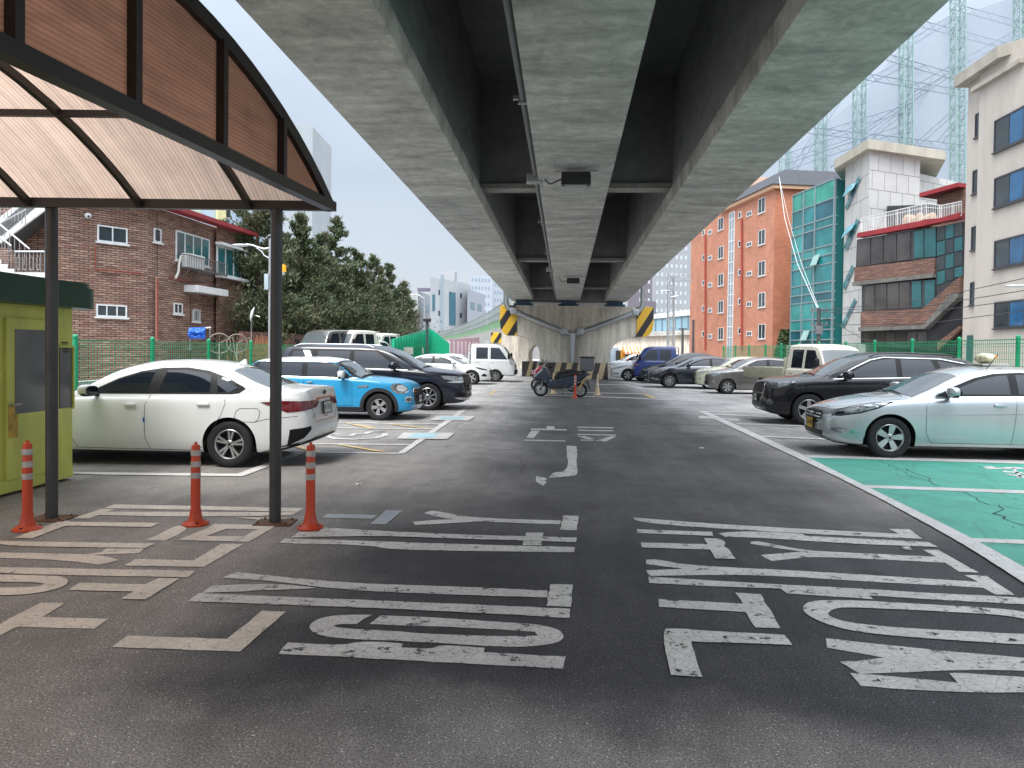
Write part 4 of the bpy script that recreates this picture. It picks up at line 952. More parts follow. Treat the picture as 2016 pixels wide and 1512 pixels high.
    if 'wiper' in S:
        x0, x1 = S['wiper']; m = MB()
        for y0, y1 in ((-.55, .05), (0, .6)):
            pts = []
            for i in range(8):
                t = i/7; h, n = bd.hit((x0+(x1-x0)*t*.5, y0+(y1-y0)*t, 3), (0, 0, -1)); 
                if h is not None: pts.append(h+Vector((0, 0, .02)))
            if len(pts) > 2: m.tube(pts, .009, 6)
        B(m, 'wiper', TRIM)
    if S.get('rails'):
        x0, x1, mt = S['rails']
        for sg in (-1, 1):
            m = MB(); pts = []
            for i in range(15):
                x = x0+(x1-x0)*i/14; zt = interp(S['top'], x); cr = interp(S['crown'], x); zs = interp(S['sh'], x); yy = W*interp(S['plan'], x)*.955-(zt-cr-zs)*S.get('tumble', .42)-.09
                h, n = bd.hit((x, sg*yy, 3), (0, 0, -1)); k = .045 if 0 < i < 14 else 0
                if h is not None: pts.append(h+Vector((0, 0, k)))
            m.tube(pts, .017, 8); B(m, 'roof_rail', mt)
    for (x, y, z, fc, txt, mt, wd_, hh, tilt) in S.get('plates', []):
        p = plate(root, 0, 0, 0, fc, txt, mt, wd_, hh, tilt)
        T = Matrix.Translation((x-L/2, y, z)); p.location = T.translation
    if S.get('fin'):
        x, z = S['fin']; m = MB(); m.prism([(0, 0), (.16, 0), (.145, .075), (.12, .08)], -.014, .014, Matrix(((1, 0, 0, x), (0, 0, 1, 0), (0, 1, 0, z), (0, 0, 0, 1)))); B(m, 'antenna_fin', body)
    CARS.append(root); return root, bd, B
def mir(pts): return pts+[(-y, z) for y, z in pts[::-1]]
def spot(px, py, xloc, S, rot, sg):
    """world origin of a car whose tyre (car-local xloc, side sg) touches the ground at this pixel"""
    p = G(px, py); q = Matrix.Rotation(rot, 4, 'Z') @ Vector((xloc-S['L']/2, sg*(S['W']-.03), 0)); return (p.x-q.x, p.y-q.y)
WHITE = paint('white_pearl_paint', (.67, .68, .67)); CYAN = paint('cyan_blue_paint', (.02, .27, .50)); ROOFW = paint('white_roof_paint', (.62, .63, .63)); NAVY = paint('near_black_blue_paint', (.010, .012, .022)); BLACKP = paint('black_paint', (.006, .006, .008))
SILV = M('silver_paint', (.44, .47, .475), .27, .55, .02, 3, coat=1, grime=.1, gscale=3); GREYP = M('warm_grey_paint', (.17, .16, .15), .3, .6, .02, 3, coat=1); BEIGE = paint('cream_paint', (.42, .42, .32)); DKB = M('dark_blue_grey_paint', (.012, .016, .024), .25, .3, .02, 3, coat=1); BLUEP = paint('truck_blue_paint', (.025, .05, .20)); IVORY = M('dusty_ivory_paint', (.56, .55, .48), .4, 0, .04, 4, grime=.18, gscale=3); REDM = paint('red_cap_paint', (.35, .01, .03))
# ---------------- white compact saloon, tail to the aisle
kx = lambda c: 3.6+(130+c/3.6-450)/147; kz = lambda c: (242-c/3.6)/147*.985
S1 = dict(L=4.64, W=.90, r=.315, ra=.365, axles=(.90, 3.60), wheel=('twin', 5), rimr=.205, tumble=.40, steer=0,
 top=[(0, .62), (.03, .70), (.12, .76), (.5, .87), (.9, .94), (1.25, 1.0), (1.45, 1.09), (2.0, 1.355), (2.4, 1.43), (2.8, 1.44), (3.15, 1.415), (3.5, 1.325), (3.9, 1.16), (4.15, 1.09), (4.4, 1.075), (4.56, 1.06), (4.60, 1.00), (4.625, .85), (4.64, .62)],
 bot=[(0, .34), (.1, .22), (.5, .17), (4.0, .18), (4.35, .25), (4.58, .33), (4.64, .40)],
 sh=[(0, .55), (.3, .70), (.9, .86), (1.3, .90), (2.2, .925), (3.3, .95), (4.0, .97), (4.5, .965), (4.64, .60)],
 plan=[(0, .60), (.04, .72), (.12, .82), (.3, .90), (.7, .97), (1.2, 1), (3.5, 1), (4.0, .97), (4.35, .91), (4.52, .85), (4.6, .79), (4.64, .70)],
 crown=[(0, .02), (.8, .04), (1.2, .05), (1.5, .08), (2.0, .07), (3.0, .06), (3.6, .09), (4.0, .06), (4.4, .03), (4.64, .02)],
 band=[(1.64, .965), (1.74, 1.045), (2.0, 1.175), (2.3, 1.275), (2.6, 1.325), (2.95, 1.335), (3.25, 1.295), (3.55, 1.195), (3.76, 1.095), (3.80, 1.06), (3.72, 1.0), (3.62, .985), (2.6, .975)],
 glass=[[(1.72, 1.0), (1.80, 1.06), (2.05, 1.17), (2.30, 1.25), (2.50, 1.285), (2.43, 1.0)], [(2.60, 1.0), (2.67, 1.295), (2.95, 1.30), (3.2, 1.262), (3.30, 1.235), (3.31, 1.01)], [(3.42, 1.01), (3.39, 1.205), (3.52, 1.165), (3.69, 1.075), (3.70, 1.055), (3.60, 1.02)]],
 seams=[[(2.50, .965), (2.44, .82), (2.44, .40), (2.50, .235)], [(1.44, .93), (1.40, .8), (1.40, .4), (1.48, .235)], [(1.48, .235), (3.1, .225), (3.24, .28), (3.34, .45), (3.50, .72), (3.55, .86), (3.53, .97)], [(2.55, .975), (2.62, 1.345)], [(3.95, .62), (4.1, .66), (4.5, .70)], [(3.68, .68), (3.70, .76), (3.75, .80), (3.98, .80), (4.02, .76), (4.0, .66), (3.95, .62), (3.74, .62), (3.68, .68)]],
 topseams=[[(2.02, .56), (2.6, .60), (3.2, .58), (3.46, .545)], [(4.10, .0), (4.10, .5), (4.06, .62)]], rearseams=[[(0, .60), (.42, .60), (.52, .70), (.60, .86)]],
 handles=[(2.24, .83, .17), (3.25, .85, .17)], mirror=(1.75, .99, 1, None), handlemat=None)
S1['handlemat'] = WHITE
S1['topp'] = [('windscreen', WS, [(1.32, -.72), (1.30, -.4), (1.27, 0), (1.30, .4), (1.32, .72), (1.97, .56), (1.93, 0), (1.97, -.56)], .005), ('rear_screen', WS, [(3.50, -.50), (3.47, 0), (3.50, .50), (4.04, .62), (4.08, .3), (4.09, 0), (4.08, -.3), (4.04, -.62)], .005)]
S1['corner'] = [('tail_lamp', TAIL, [(4.64, .30, .90), (4.6, .62, .90), (4.35, .86, .905), (4.05, .9, .885), (4.22, .88, .82), (4.40, .84, .75), (4.64, .40, .80), (4.66, .30, .86)], (-1, -1, 0), .006),
 ('fog_surround', TRIM, [(4.45, .85, .52), (4.62, .62, .56), (4.62, .60, .52), (4.55, .70, .40), (4.42, .84, .30)], (-1, -1, 0), .006),
 ('lower_trim', TRIM, [(4.05, .9, .195), (4.35, .85, .30), (4.6, .66, .36), (4.66, .4, .38), (4.66, .4, .30), (4.5, .6, .26), (4.35, .8, .2), (4.1, .88, .17)], (-1, -1, 0), .006)]
S1['rear'] = [('tail_lamp_bar', TAIL, mir([(.0, .935), (.45, .93)])[:0]+[(-.35, .925), (.35, .925), (.33, .90), (-.33, .90)], .007), ('lower_trim', TRIM, [(-.45, .375), (.45, .375), (.45, .30), (-.45, .30)], .008), ('rear_reflector', CHR, [(-.10, .655), (.10, .655), (.10, .645), (-.10, .645)], .008)]
S1['plates'] = [(4.665, 0, .775, 1, '44오 3117', None, .335, .155, R(-6))]
S1['fin'] = (3.32, 1.37)
S1['wiper'] = (1.27, 1.33)
k3, k3b, KB = car(S1, spot(451, 921, 3.60, S1, 0, -1), 0, 'white compact saloon parked tail out nearest the yellow booth', 'car', [WHITE])
m = blob((4.625, .0, .99), (.012, .055, .035), 2, 14); KB(m, 'badge', TRIM)
m = MB(); m.box(2.425, 2.445, -.915, -.885, .60, .66); KB(m, 'door_guard', M('blue_foam', (.01, .10, .35), .6))
text_mesh('K3', .075, CHR, k3, Matrix.Translation((4.638-4.64/2, -.50, .69)) @ Matrix(((0, 0, 1, 0), (1, 0, 0, 0), (0, 1, 0, 0), (0, 0, 0, 1))), 'lettering', .002)
# ---------------- cyan hatchback with white roof, nose to the aisle
S2 = dict(L=3.95, W=.86, r=.308, ra=.36, axles=(.74, 3.31), wheel=('blade', 5), rimr=.185, tumble=.30, waist=.012,
 top=[(0, .52), (.02, .66), (.06, .78), (.16, .86), (.4, .925), (.8, .965), (1.12, .985), (1.25, 1.03), (1.72, 1.33), (1.9, 1.385), (2.3, 1.42), (3.0, 1.415), (3.5, 1.38), (3.72, 1.33), (3.86, 1.10), (3.95, .92), (4.0, .6)],
 bot=[(0, .30), (.1, .20), (.5, .17), (3.5, .18), (3.9, .25), (4.0, .36)], sh=[(0, .5), (.15, .72), (.5, .86), (1.1, .92), (2.0, .945), (3.4, .965), (3.9, .95), (4.0, .55)],
 plan=[(0, .62), (.03, .74), (.1, .83), (.25, .90), (.6, .965), (1.1, 1), (3.3, 1), (3.8, .94), (3.93, .88), (4.0, .80)],
 crown=[(0, .03), (.1, .09), (.5, .08), (1.1, .05), (1.4, .08), (1.9, .05), (3.5, .05), (3.8, .04), (4.0, .02)],
 band=[(1.28, .955), (1.62, 1.20), (1.78, 1.285), (1.92, 1.298), (3.6, 1.298), (3.72, 1.25), (3.82, .985)],
 glass=[[(1.58, .985), (1.66, 1.10), (1.84, 1.265), (2.42, 1.272), (2.42, .99)], [(2.55, .99), (2.55, 1.272), (3.10, 1.272), (3.08, .995)], [(3.20, 1.0), (3.20, 1.272), (3.55, 1.265), (3.68, 1.02)], [(1.40, .985), (1.50, 1.06), (1.52, .985)]],
 seams=[[(1.42, .93), (1.35, .80), (1.35, .32)], [(2.48, .95), (2.48, .32)], [(2.48, .33), (1.35, .33)], [(3.0, .33), (3.12, .6), (3.2, .95)], [(0.1, .72), (.45, .72), (.62, .76)]], topseams=[[(1.18, .0), (1.20, .5), (1.0, .70), (.4, .66)]],
 handles=[(2.33, .85, .13)], mirror=(1.58, 1.0, 1.0, ROOFW), mirshape=(.08, .115, .09), handlemat=CHR, arch=(.075, CLAD), archa=-26, wiper=(1.16, 1.2),
 rz=1.30, rx=1.50,
 side=[('sill_cladding', CLAD, [(1.10, .30), (3.05, .30), (3.05, .17), (1.10, .17)], .012), ('side_vent', CHR, [(.98, .80), (1.20, .785), (1.22, .745), (1.0, .745)], .012), ('belt_trim', CHR, [(1.25, .95), (3.8, .985), (3.8, .972), (1.25, .937)], .008)])
S2['topp'] = [('windscreen_frame', TRIM, [(1.13, -.78), (1.10, 0), (1.13, .78), (1.45, .74), (1.76, .66), (1.74, 0), (1.76, -.66), (1.45, -.74)], .003), ('windscreen', WS, [(1.20, -.68), (1.17, 0), (1.20, .68), (1.70, .58), (1.66, 0), (1.70, -.58)], .008)]
S2['corner'] = [('headlamp', CHR, [(.06, .72, .80), (.14, .80, .88), (.30, .84, .885), (.42, .86, .82), (.40, .86, .70), (.28, .84, .63), (.12, .80, .62), (.05, .70, .68)], (1, -.9, -.25), .004),
 ('headlamp', LAMPD, [(.09, .72, .79), (.16, .79, .85), (.30, .83, .855), (.38, .85, .80), (.37, .85, .72), (.27, .83, .66), (.14, .79, .65), (.08, .71, .70)], (1, -.9, -.25), .010),
 ('headlamp_lens', LAMPC, [(.10, .72, .76), (.16, .79, .82), (.27, .82, .81), (.31, .83, .74), (.26, .82, .68), (.15, .79, .67), (.10, .72, .70)], (1, -.9, -.25), .016),
 ('fog_lamp', CHR, [(.03, .62, .52), (.07, .70, .56), (.14, .76, .52), (.14, .76, .44), (.07, .70, .41), (.03, .62, .45)], (1, -.6, 0), .006), ('fog_lamp', LAMPD, [(.04, .64, .51), (.08, .70, .53), (.12, .74, .51), (.12, .74, .46), (.08, .70, .43), (.04, .64, .46)], (1, -.6, 0), .012)]
S2['corner'] += [('a_pillar', TRIM, [(1.26, .80, .97), (1.48, .77, 1.13), (1.70, .69, 1.295), (1.84, .72, 1.292), (1.62, .80, 1.17), (1.36, .84, .985)], (1, -1, -.45), .004), ('c_pillar', TRIM, [(3.56, .72, 1.295), (3.76, .64, 1.295), (3.88, .72, 1.02), (3.82, .80, .99), (3.66, .76, 1.2)], (-1, -1, -.1), .004)]
S2['front'] = [('grille_surround', CHR, mir([(.0, .72), (.40, .72), (.50, .64), (.52, .5), (.42, .32), (.0, .30)]), .006), ('grille', TRIM, mir([(.0, .70), (.38, .70), (.475, .63), (.495, .51), (.40, .34), (.0, .33)]), .014)]
for z in (.45, .52, .58, .64): S2['front'].append(('grille_bar', CHR if z > .5 else TRIM, [(-.42, z), (.42, z), (.42, z+.012), (-.42, z+.012)], .02))
S2['plates'] = [(-.035, 0, .47, -1, '29모 1254', None, .335, .155, 0)]
mini, mb_, MBf = car(S2, spot(748, 828, .74, S2, R(180), 1), R(180)-R(1.5), 'bright cyan hatchback with white roof and white mirrors', 'car', [CYAN, ROOFW])
# ---------------- dark people carrier
S3 = dict(L=5.155, W=.985, r=.36, ra=.41, axles=(.96, 4.05), wheel=('multi', 9), rimr=.245, tumble=.30, waist=.012,
 top=[(0, .58), (.02, .80), (.06, .92), (.2, 1.0), (.6, 1.07), (1.05, 1.13), (1.3, 1.22), (2.0, 1.60), (2.35, 1.70), (3.0, 1.74), (4.2, 1.74), (4.8, 1.70), (4.98, 1.60), (5.1, 1.2), (5.13, .9), (5.155, .6)],
 bot=[(0, .30), (.08, .21), (.4, .18), (4.6, .2), (5.1, .32), (5.155, .42)], sh=[(0, .56), (.15, .84), (.5, .96), (1.1, 1.04), (2.0, 1.09), (4.8, 1.13), (5.1, 1.05), (5.155, .55)],
 plan=[(0, .66), (.03, .78), (.1, .86), (.3, .92), (.7, .98), (1.2, 1), (4.4, 1), (4.95, .95), (5.1, .9), (5.155, .82)], crown=[(0, .02), (.2, .05), (.8, .06), (1.3, .07), (2, .07), (4.8, .06), (5.155, .02)],
 band=[(1.42, 1.07), (2.0, 1.42), (2.35, 1.585), (4.72, 1.60), (4.92, 1.2), (4.9, 1.15)],
 glass=[[(1.82, 1.135), (2.02, 1.29), (2.38, 1.545), (2.98, 1.555), (2.98, 1.14)], [(3.1, 1.14), (3.1, 1.555), (3.98, 1.55), (3.98, 1.15)], [(4.12, 1.16), (4.16, 1.55), (4.66, 1.54), (4.80, 1.2)], [(1.55, 1.12), (1.75, 1.25), (1.75, 1.13)]],
 side=[('pillar_panel', CHR, [(4.0, 1.14), (4.22, 1.56), (4.40, 1.56), (4.18, 1.14)], .014), ('belt_trim', CHR, [(1.5, 1.075), (4.9, 1.14), (4.9, 1.128), (1.5, 1.06)], .008), ('sill_cladding', TRIM, [(1.4, .30), (3.6, .30), (3.6, .19), (1.4, .19)], .01)],
 seams=[[(1.62, 1.06), (1.55, .9), (1.55, .3)], [(3.02, 1.1), (3.02, .3)], [(4.06, 1.12), (4.0, .9), (3.85, .82)]], topseams=[[(1.1, 0), (1.12, .6), (.8, .84), (.2, .74)]], handles=[(2.86, .97, .17), (3.2, .97, .17)], mirror=(1.86, 1.15, 1.25, None), wiper=(1.1, 1.2), rails=(2.5, 4.7, CHR))
S3['topp'] = [('windscreen', WS, [(1.16, -.84), (1.10, 0), (1.16, .84), (1.98, .70), (1.93, 0), (1.98, -.70)], .005)]
S3['corner'] = [('headlamp', LAMP, [(.05, .70, .90), (.30, .90, .92), (.62, .96, .93), (.50, .95, .84), (.25, .90, .80), (.05, .72, .80)], (1, -1, 0), .006), ('headlamp_trim', CHR, [(.05, .70, .79), (.28, .90, .79), (.45, .94, .76), (.28, .90, .74), (.05, .70, .75)], (1, -1, 0), .008),
 ('fog_surround', TRIM, [(.04, .66, .45), (.2, .86, .50), (.26, .88, .40), (.1, .78, .33), (.04, .66, .34)], (1, -1, 0), .006), ('bumper_trim', CHR, [(.02, .55, .34), (.1, .78, .36), (.25, .88, .34), (.1, .80, .29), (.02, .6, .29)], (1, -1, 0), .008)]
S3['front'] = [('grille', TRIM, mir([(.0, .93), (.62, .91), (.66, .80), (.60, .52), (.0, .50)]), .008), ('lower_grille', TRIM, mir([(.0, .42), (.55, .42), (.6, .33), (.0, .31)]), .008)]
for z in (.60, .68, .76, .84): S3['front'].append(('grille_bar', DKST, [(-.58, z), (.58, z), (.58, z+.02), (-.58, z+.02)], .016))
S3['plates'] = [(-.04, 0, .62, -1, '31더 8470', None, .40, .12, 0)]
r180 = R(180)-R(1)
car(S3, spot(843, 808, .96, S3, R(180), 1), r180, 'near black people carrier with silver rear pillar and roof rails', 'car', [NAVY])
# ---------------- generic low saloon front (used for the far white coupe-like saloon and the dark saloons)
def saloon(**k):
    S = dict(L=4.82, W=.9175, r=.325, ra=.375, axles=(.92, 3.715), wheel=('blade', 5), rimr=.215, tumble=.42,
     top=[(0, .56), (.02, .66), (.06, .735), (.16, .79), (.5, .895), (.9, .965), (1.2, 1.005), (1.4, 1.075), (2.05, 1.375), (2.4, 1.455), (2.85, 1.475), (3.3, 1.44), (3.7, 1.34), (4.1, 1.19), (4.4, 1.12), (4.7, 1.10), (4.78, 1.0), (4.80, .85), (4.82, .6)],
     bot=[(0, .33), (.06, .25), (.25, .19), (.6, .17), (4.2, .19), (4.7, .28), (4.82, .40)], sh=[(0, .53), (.1, .64), (.3, .73), (.8, .86), (1.3, .92), (2.3, .955), (3.5, .99), (4.3, 1.0), (4.7, .97), (4.82, .58)],
     plan=[(0, .50), (.02, .60), (.06, .68), (.14, .77), (.3, .86), (.6, .945), (1.0, .99), (1.4, 1), (3.8, 1), (4.4, .94), (4.7, .87), (4.82, .72)], crown=[(0, .03), (.1, .07), (.5, .08), (1.0, .06), (1.3, .07), (1.7, .09), (2.4, .07), (3.5, .07), (4.2, .05), (4.82, .02)],
     band=[(1.58, .985), (1.90, 1.15), (2.2, 1.275), (2.5, 1.345), (2.9, 1.37), (3.3, 1.335), (3.7, 1.23), (4.02, 1.08), (3.9, 1.03), (2.6, 1.005)],
     glass=[[(1.80, 1.02), (1.98, 1.13), (2.28, 1.25), (2.56, 1.315), (2.70, 1.325), (2.70, 1.03)], [(2.82, 1.035), (2.82, 1.335), (3.0, 1.335), (3.3, 1.295), (3.50, 1.235), (3.55, 1.045)], [(3.63, 1.055), (3.60, 1.205), (3.75, 1.155), (3.90, 1.08)]],
     seams=[[(1.50, .95), (1.44, .82), (1.44, .42), (1.52, .26)], [(2.77, .99), (2.75, .7), (2.70, .26)], [(1.52, .26), (3.15, .26), (3.35, .45), (3.52, .75), (3.58, 1.0)], [(2.7, 1.0), (2.74, 1.37)]],
     topseams=[[(.13, 0), (.16, .4), (.3, .58), (.7, .74), (1.2, .80)]],
     side=[('belt_trim', CHR, [(1.6, .978), (3.95, 1.03), (3.95, 1.018), (1.6, .966)], .008)],
     handles=[(2.52, .86, .18), (3.42, .88, .18)], mirror=(1.78, 1.03, 1.05, None), wiper=(1.2, 1.3))
    S['topp'] = [('windscreen', WS, [(1.27, -.76), (1.22, -.4), (1.20, 0), (1.22, .4), (1.27, .76), (2.0, .62), (1.95, 0), (2.0, -.62)], .005), ('rear_screen', WS, [(3.72, -.53), (3.70, 0), (3.72, .53), (4.3, .62), (4.32, 0), (4.3, -.62)], .005)]
    S['corner'] = [('headlamp', LAMP, [(.10, .62, .69), (.30, .78, .80), (.62, .88, .865), (.86, .92, .885), (.70, .9, .80), (.45, .86, .72), (.22, .76, .665), (.12, .66, .655)], (1, -1.1, -.15), .006),
      ('fog_surround', CHR, [(.08, .60, .44), (.18, .72, .46), (.34, .83, .45), (.44, .87, .385), (.30, .83, .365), (.14, .72, .38)], (1, -1, 0), .006)]
    S['front'] = [('grille', TRIM, mir([(.0, .70), (.36, .69), (.46, .66), (.40, .54), (.30, .50), (.0, .49)]), .006), ('lower_grille', TRIM, mir([(.0, .385), (.50, .385), (.46, .30), (.0, .29)]), .006)]
    for z in (.535, .585, .635): S['front'].append(('grille_bar', CHR, [(-.40, z), (.40, z), (.40, z+.016), (-.40, z+.016)], .012))
    S['rear'] = [('tail_lamp', TAIL, [(-.78, .92), (-.35, .88), (-.35, .78), (-.78, .82)], .006), ('tail_lamp', TAIL, [(.78, .92), (.35, .88), (.35, .78), (.78, .82)], .006)]
    S.update(k); return S
# ---------------- silver taxi
T1 = saloon()
T1['corner'].insert(0, ('headlamp_bezel', TRIM, [(.08, .61, .70), (.28, .77, .815), (.60, .88, .88), (.92, .93, .90), (.72, .90, .785), (.46, .86, .70), (.20, .76, .645), (.10, .66, .64)], (1, -1.1, -.15), .003))
T1['corner'] += [('headlamp_reflector', M('lamp_reflector', (.75, .77, .78), .12, .7, .1), [(.26, .76, .755), (.36, .81, .785), (.42, .83, .76), (.38, .82, .715), (.28, .77, .70)], (1, -1.1, -.15), .010), ('headlamp_trim', TRIM, [(.13, .66, .685), (.24, .76, .73), (.25, .76, .70), (.34, .81, .70), (.22, .76, .673), (.14, .68, .663)], (1, -1.1, -.15), .011), ('fog_lamp', LAMP, [(.16, .72, .445), (.28, .80, .445), (.38, .85, .385), (.28, .82, .38), (.17, .73, .395)], (1, -1, 0), .011)]
T1['plates'] = [(-.045, -.0, .475, -1, '33사 6039', PLY, .335, .17, 0)]
T1['frontseams'] = []
T1['handlemat'] = SILV; T1['side'] = T1['side']+[('side_crease', SILV, [(1.35, .70), (2.6, .745), (4.1, .80), (4.1, .795), (2.6, .735), (1.35, .69)], .012)]
rT = R(-2)
tx, tb, TB = car(T1, spot(1752, 903, .92, T1, rT, -1), rT, 'silver taxi with yellow plate and bagged roof light beside the green bay', 'taxi', [SILV], name='taxi')
m = blob((-.028, 0, .64), (.01, .06, .035), 2, 14); TB(m, 'badge', CHR)
# bagged roof lamp
m = MB(); m.bbox(2.55, 2.95, -.30, .30, 1.468, 1.50, .01); o = TB(m, 'roof_lamp_base', M('lamp_base_grey', (.4, .4, .36), .5))
mw = blob((2.74, 0, 1.585), (.13, .21, .09), 2.3, 24)
mw.v = [tuple(Vector(v)+Vector(v).normalized()*.022*noise.noise(Vector(v)*14)) for v in mw.v]
TB(mw, 'bagged_roof_lamp', M('plastic_bag', (.50, .48, .33), .3, 0, .5, 9, coat=.5), o)
m = blob((2.80, -.10, 1.60), (.07, .09, .05), 2.2, 16); TB(m, 'orange_lamp_panel', M('orange_lamp', (.7, .28, .06), .3), o)
m = MB(); m.tube([(2.45, -.62, 1.42), (2.60, -.66, 1.66)], .006, 6); TB(m, 'aerial', TRIM)
# ---------------- black SUV beside it
S5 = dict(L=4.78, W=.945, r=.36, ra=.41, axles=(.94, 3.72), wheel=('star', 5), tumble=.36, waist=.012,
 top=[(0, .62), (.02, .80), (.05, .92), (.12, .99), (.4, 1.06), (.9, 1.12), (1.15, 1.15), (1.35, 1.22), (2.0, 1.56), (2.35, 1.64), (2.9, 1.685), (3.8, 1.66), (4.3, 1.60), (4.55, 1.50), (4.7, 1.15), (4.75, .9), (4.78, .6)],
 bot=[(0, .36), (.08, .28), (.4, .21), (4.3, .23), (4.7, .34), (4.78, .44)], sh=[(0, .60), (.1, .84), (.3, .94), (1.0, 1.04), (2.0, 1.08), (4.4, 1.13), (4.7, 1.02), (4.78, .58)],
 plan=[(0, .60), (.03, .72), (.08, .80), (.2, .88), (.5, .96), (1.0, 1), (4.0, 1), (4.5, .95), (4.7, .88), (4.78, .8)], crown=[(0, .03), (.1, .08), (.6, .08), (1.2, .06), (2, .08), (4.3, .06), (4.78, .02)],
 band=[(1.50, 1.085), (1.95, 1.34), (2.3, 1.50), (2.6, 1.56), (3.8, 1.54), (4.35, 1.44), (4.45, 1.2), (4.3, 1.17)],
 glass=[[(1.70, 1.12), (2.0, 1.30), (2.32, 1.46), (2.66, 1.525), (2.84, 1.53), (2.84, 1.13)], [(2.96, 1.135), (2.96, 1.53), (3.6, 1.515), (3.74, 1.15)], [(3.85, 1.16), (3.75, 1.50), (4.3, 1.40), (4.32, 1.2)]],
 side=[('window_chrome', CHR, [(1.45, 1.070), (4.4, 1.165), (4.4, 1.152), (1.45, 1.057)], .010), ('window_chrome', CHR, [(1.50, 1.085), (1.95, 1.345), (2.3, 1.51), (2.6, 1.572), (3.8, 1.552), (4.35, 1.45), (4.33, 1.44), (3.79, 1.54), (2.6, 1.560), (2.31, 1.499), (1.96, 1.333), (1.515, 1.085)], .010)],
 seams=[[(1.50, 1.05), (1.46, .9), (1.46, .3)], [(2.90, 1.1), (2.90, .3)]], topseams=[[(.10, 0), (.14, .4), (.3, .62), (.8, .80), (1.15, .84)]], handles=[(2.66, .98, .18), (3.56, 1.0, .18)], mirror=(1.72, 1.13, 1.25, None), wiper=(1.15, 1.25), rails=(2.3, 4.2, BLACKP))
S5['topp'] = [('windscreen', WS, [(1.22, -.80), (1.17, 0), (1.22, .80), (1.97, .68), (1.92, 0), (1.97, -.68)], .005)]
S5['corner'] = [('headlamp', LAMPD, [(.06, .60, .93), (.25, .80, .97), (.62, .92, 1.0), (.50, .90, .90), (.28, .84, .84), (.10, .68, .84)], (1, -1, 0), .006), ('headlamp_lens', LAMP, [(.26, .80, .955), (.55, .90, .975), (.46, .89, .90), (.27, .82, .865)], (1, -1, 0), .011),
 ('fog_lamp', LAMPD, [(.06, .66, .56), (.14, .78, .58), (.2, .82, .52), (.14, .78, .45), (.06, .68, .45)], (1, -1, 0), .006)]
S5['front'] = [('grille_surround', CHR, mir([(.0, .96), (.42, .94), (.50, .86), (.40, .70), (.0, .68)]), .006), ('grille', TRIM, mir([(.0, .945), (.40, .925), (.475, .86), (.385, .715), (.0, .70)]), .012), ('lower_grille', TRIM, mir([(.0, .50), (.50, .50), (.55, .38), (.0, .36)]), .006), ('skid_plate', CHR, mir([(.0, .355), (.45, .36), (.5, .335), (.0, .325)]), .010)]
S5['plates'] = [(-.045, 0, .585, -1, '20소 1774', None, .335, .155, 0)]
car(S5, spot(1592, 838, .94, S5, R(-2), -1), R(-2), 'large black sport utility car between the taxi and the white truck', 'car', [BLACKP])
# ---------------- grey and cream city hatchbacks
def hatch(**k):
    S = dict(L=3.6, W=.80, r=.29, ra=.335, axles=(.70, 3.085), wheel=('blade', 6), rimr=.18, tumble=.34, waist=.012,
     top=[(0, .52), (.02, .68), (.05, .77), (.12, .83), (.4, .93), (.75, 1.0), (.95, 1.06), (1.55, 1.38), (1.85, 1.455), (2.3, 1.485), (2.9, 1.45), (3.3, 1.36), (3.45, 1.05), (3.55, .85), (3.6, .6)],
     bot=[(0, .28), (.1, .2), (.4, .17), (3.2, .18), (3.55, .28), (3.6, .38)], sh=[(0, .50), (.1, .68), (.3, .80), (.8, .92), (1.5, .965), (3.0, 1.03), (3.4, 1.0), (3.6, .55)],
     plan=[(0, .62), (.03, .73), (.08, .80), (.2, .88), (.5, .96), (.9, 1), (3.0, 1), (3.4, .94), (3.6, .82)], crown=[(0, .03), (.1, .08), (.6, .08), (1.1, .07), (1.9, .06), (3.3, .05), (3.6, .02)],
     band=[(1.22, 1.0), (1.6, 1.22), (1.85, 1.34), (2.3, 1.38), (2.9, 1.345), (3.15, 1.25), (3.2, 1.11), (2.6, 1.05)],
     glass=[[(1.40, 1.03), (1.66, 1.21), (1.88, 1.305), (2.20, 1.34), (2.20, 1.045)], [(2.31, 1.05), (2.31, 1.34), (2.8, 1.32), (3.05, 1.22), (2.95, 1.10)]],
     seams=[[(1.2, .95), (1.15, .8), (1.15, .28)], [(2.26, 1.0), (2.26, .28)], [(2.26, .28), (2.75, .3), (2.9, .7), (3.0, 1.05)]], handles=[(2.1, .88, .14)], mirror=(1.42, 1.02, .95, REDM), wiper=(.9, 1.0),
     side=[('belt_trim', CHR, [(1.15, .52), (3.0, .50), (3.0, .485), (1.15, .505)], .008)])
    S['topp'] = [('windscreen', WS, [(.95, -.68), (.91, 0), (.95, .68), (1.52, .58), (1.48, 0), (1.52, -.58)], .005)]
    S['corner'] = [('headlamp', LAMP, [(.06, .60, .75), (.2, .72, .84), (.5, .78, .91), (.48, .78, .82), (.28, .74, .72), (.1, .64, .69)], (1, -1, -.1), .006), ('fog_lamp', LAMP, [(.10, .70, .52), (.16, .74, .55), (.19, .75, .48), (.14, .73, .42), (.10, .70, .45)], (1, -1, 0), .006)]
    S['front'] = [('grille', TRIM, mir([(.0, .71), (.30, .71), (.34, .67), (.0, .665)]), .006), ('lower_grille', TRIM, mir([(.0, .50), (.42, .50), (.48, .36), (.0, .33)]), .006)]
    S['plates'] = [(-.04, 0, .57, -1, '68루 3205', None, .335, .155, 0)]
    S.update(k); return S
H1 = hatch(); car(H1, spot(1432, 776, .70, H1, R(-2), -1), R(-2), 'warm grey small hatchback with red door mirrors', 'car', [GREYP])
H2 = hatch(); H2['mirror'] = (1.42, 1.02, .95, None)
car(H2, spot(1402, 767, .70, H2, R(-2), -1), R(-2), 'cream small hatchback mostly hidden behind the grey one', 'car', [BEIGE])
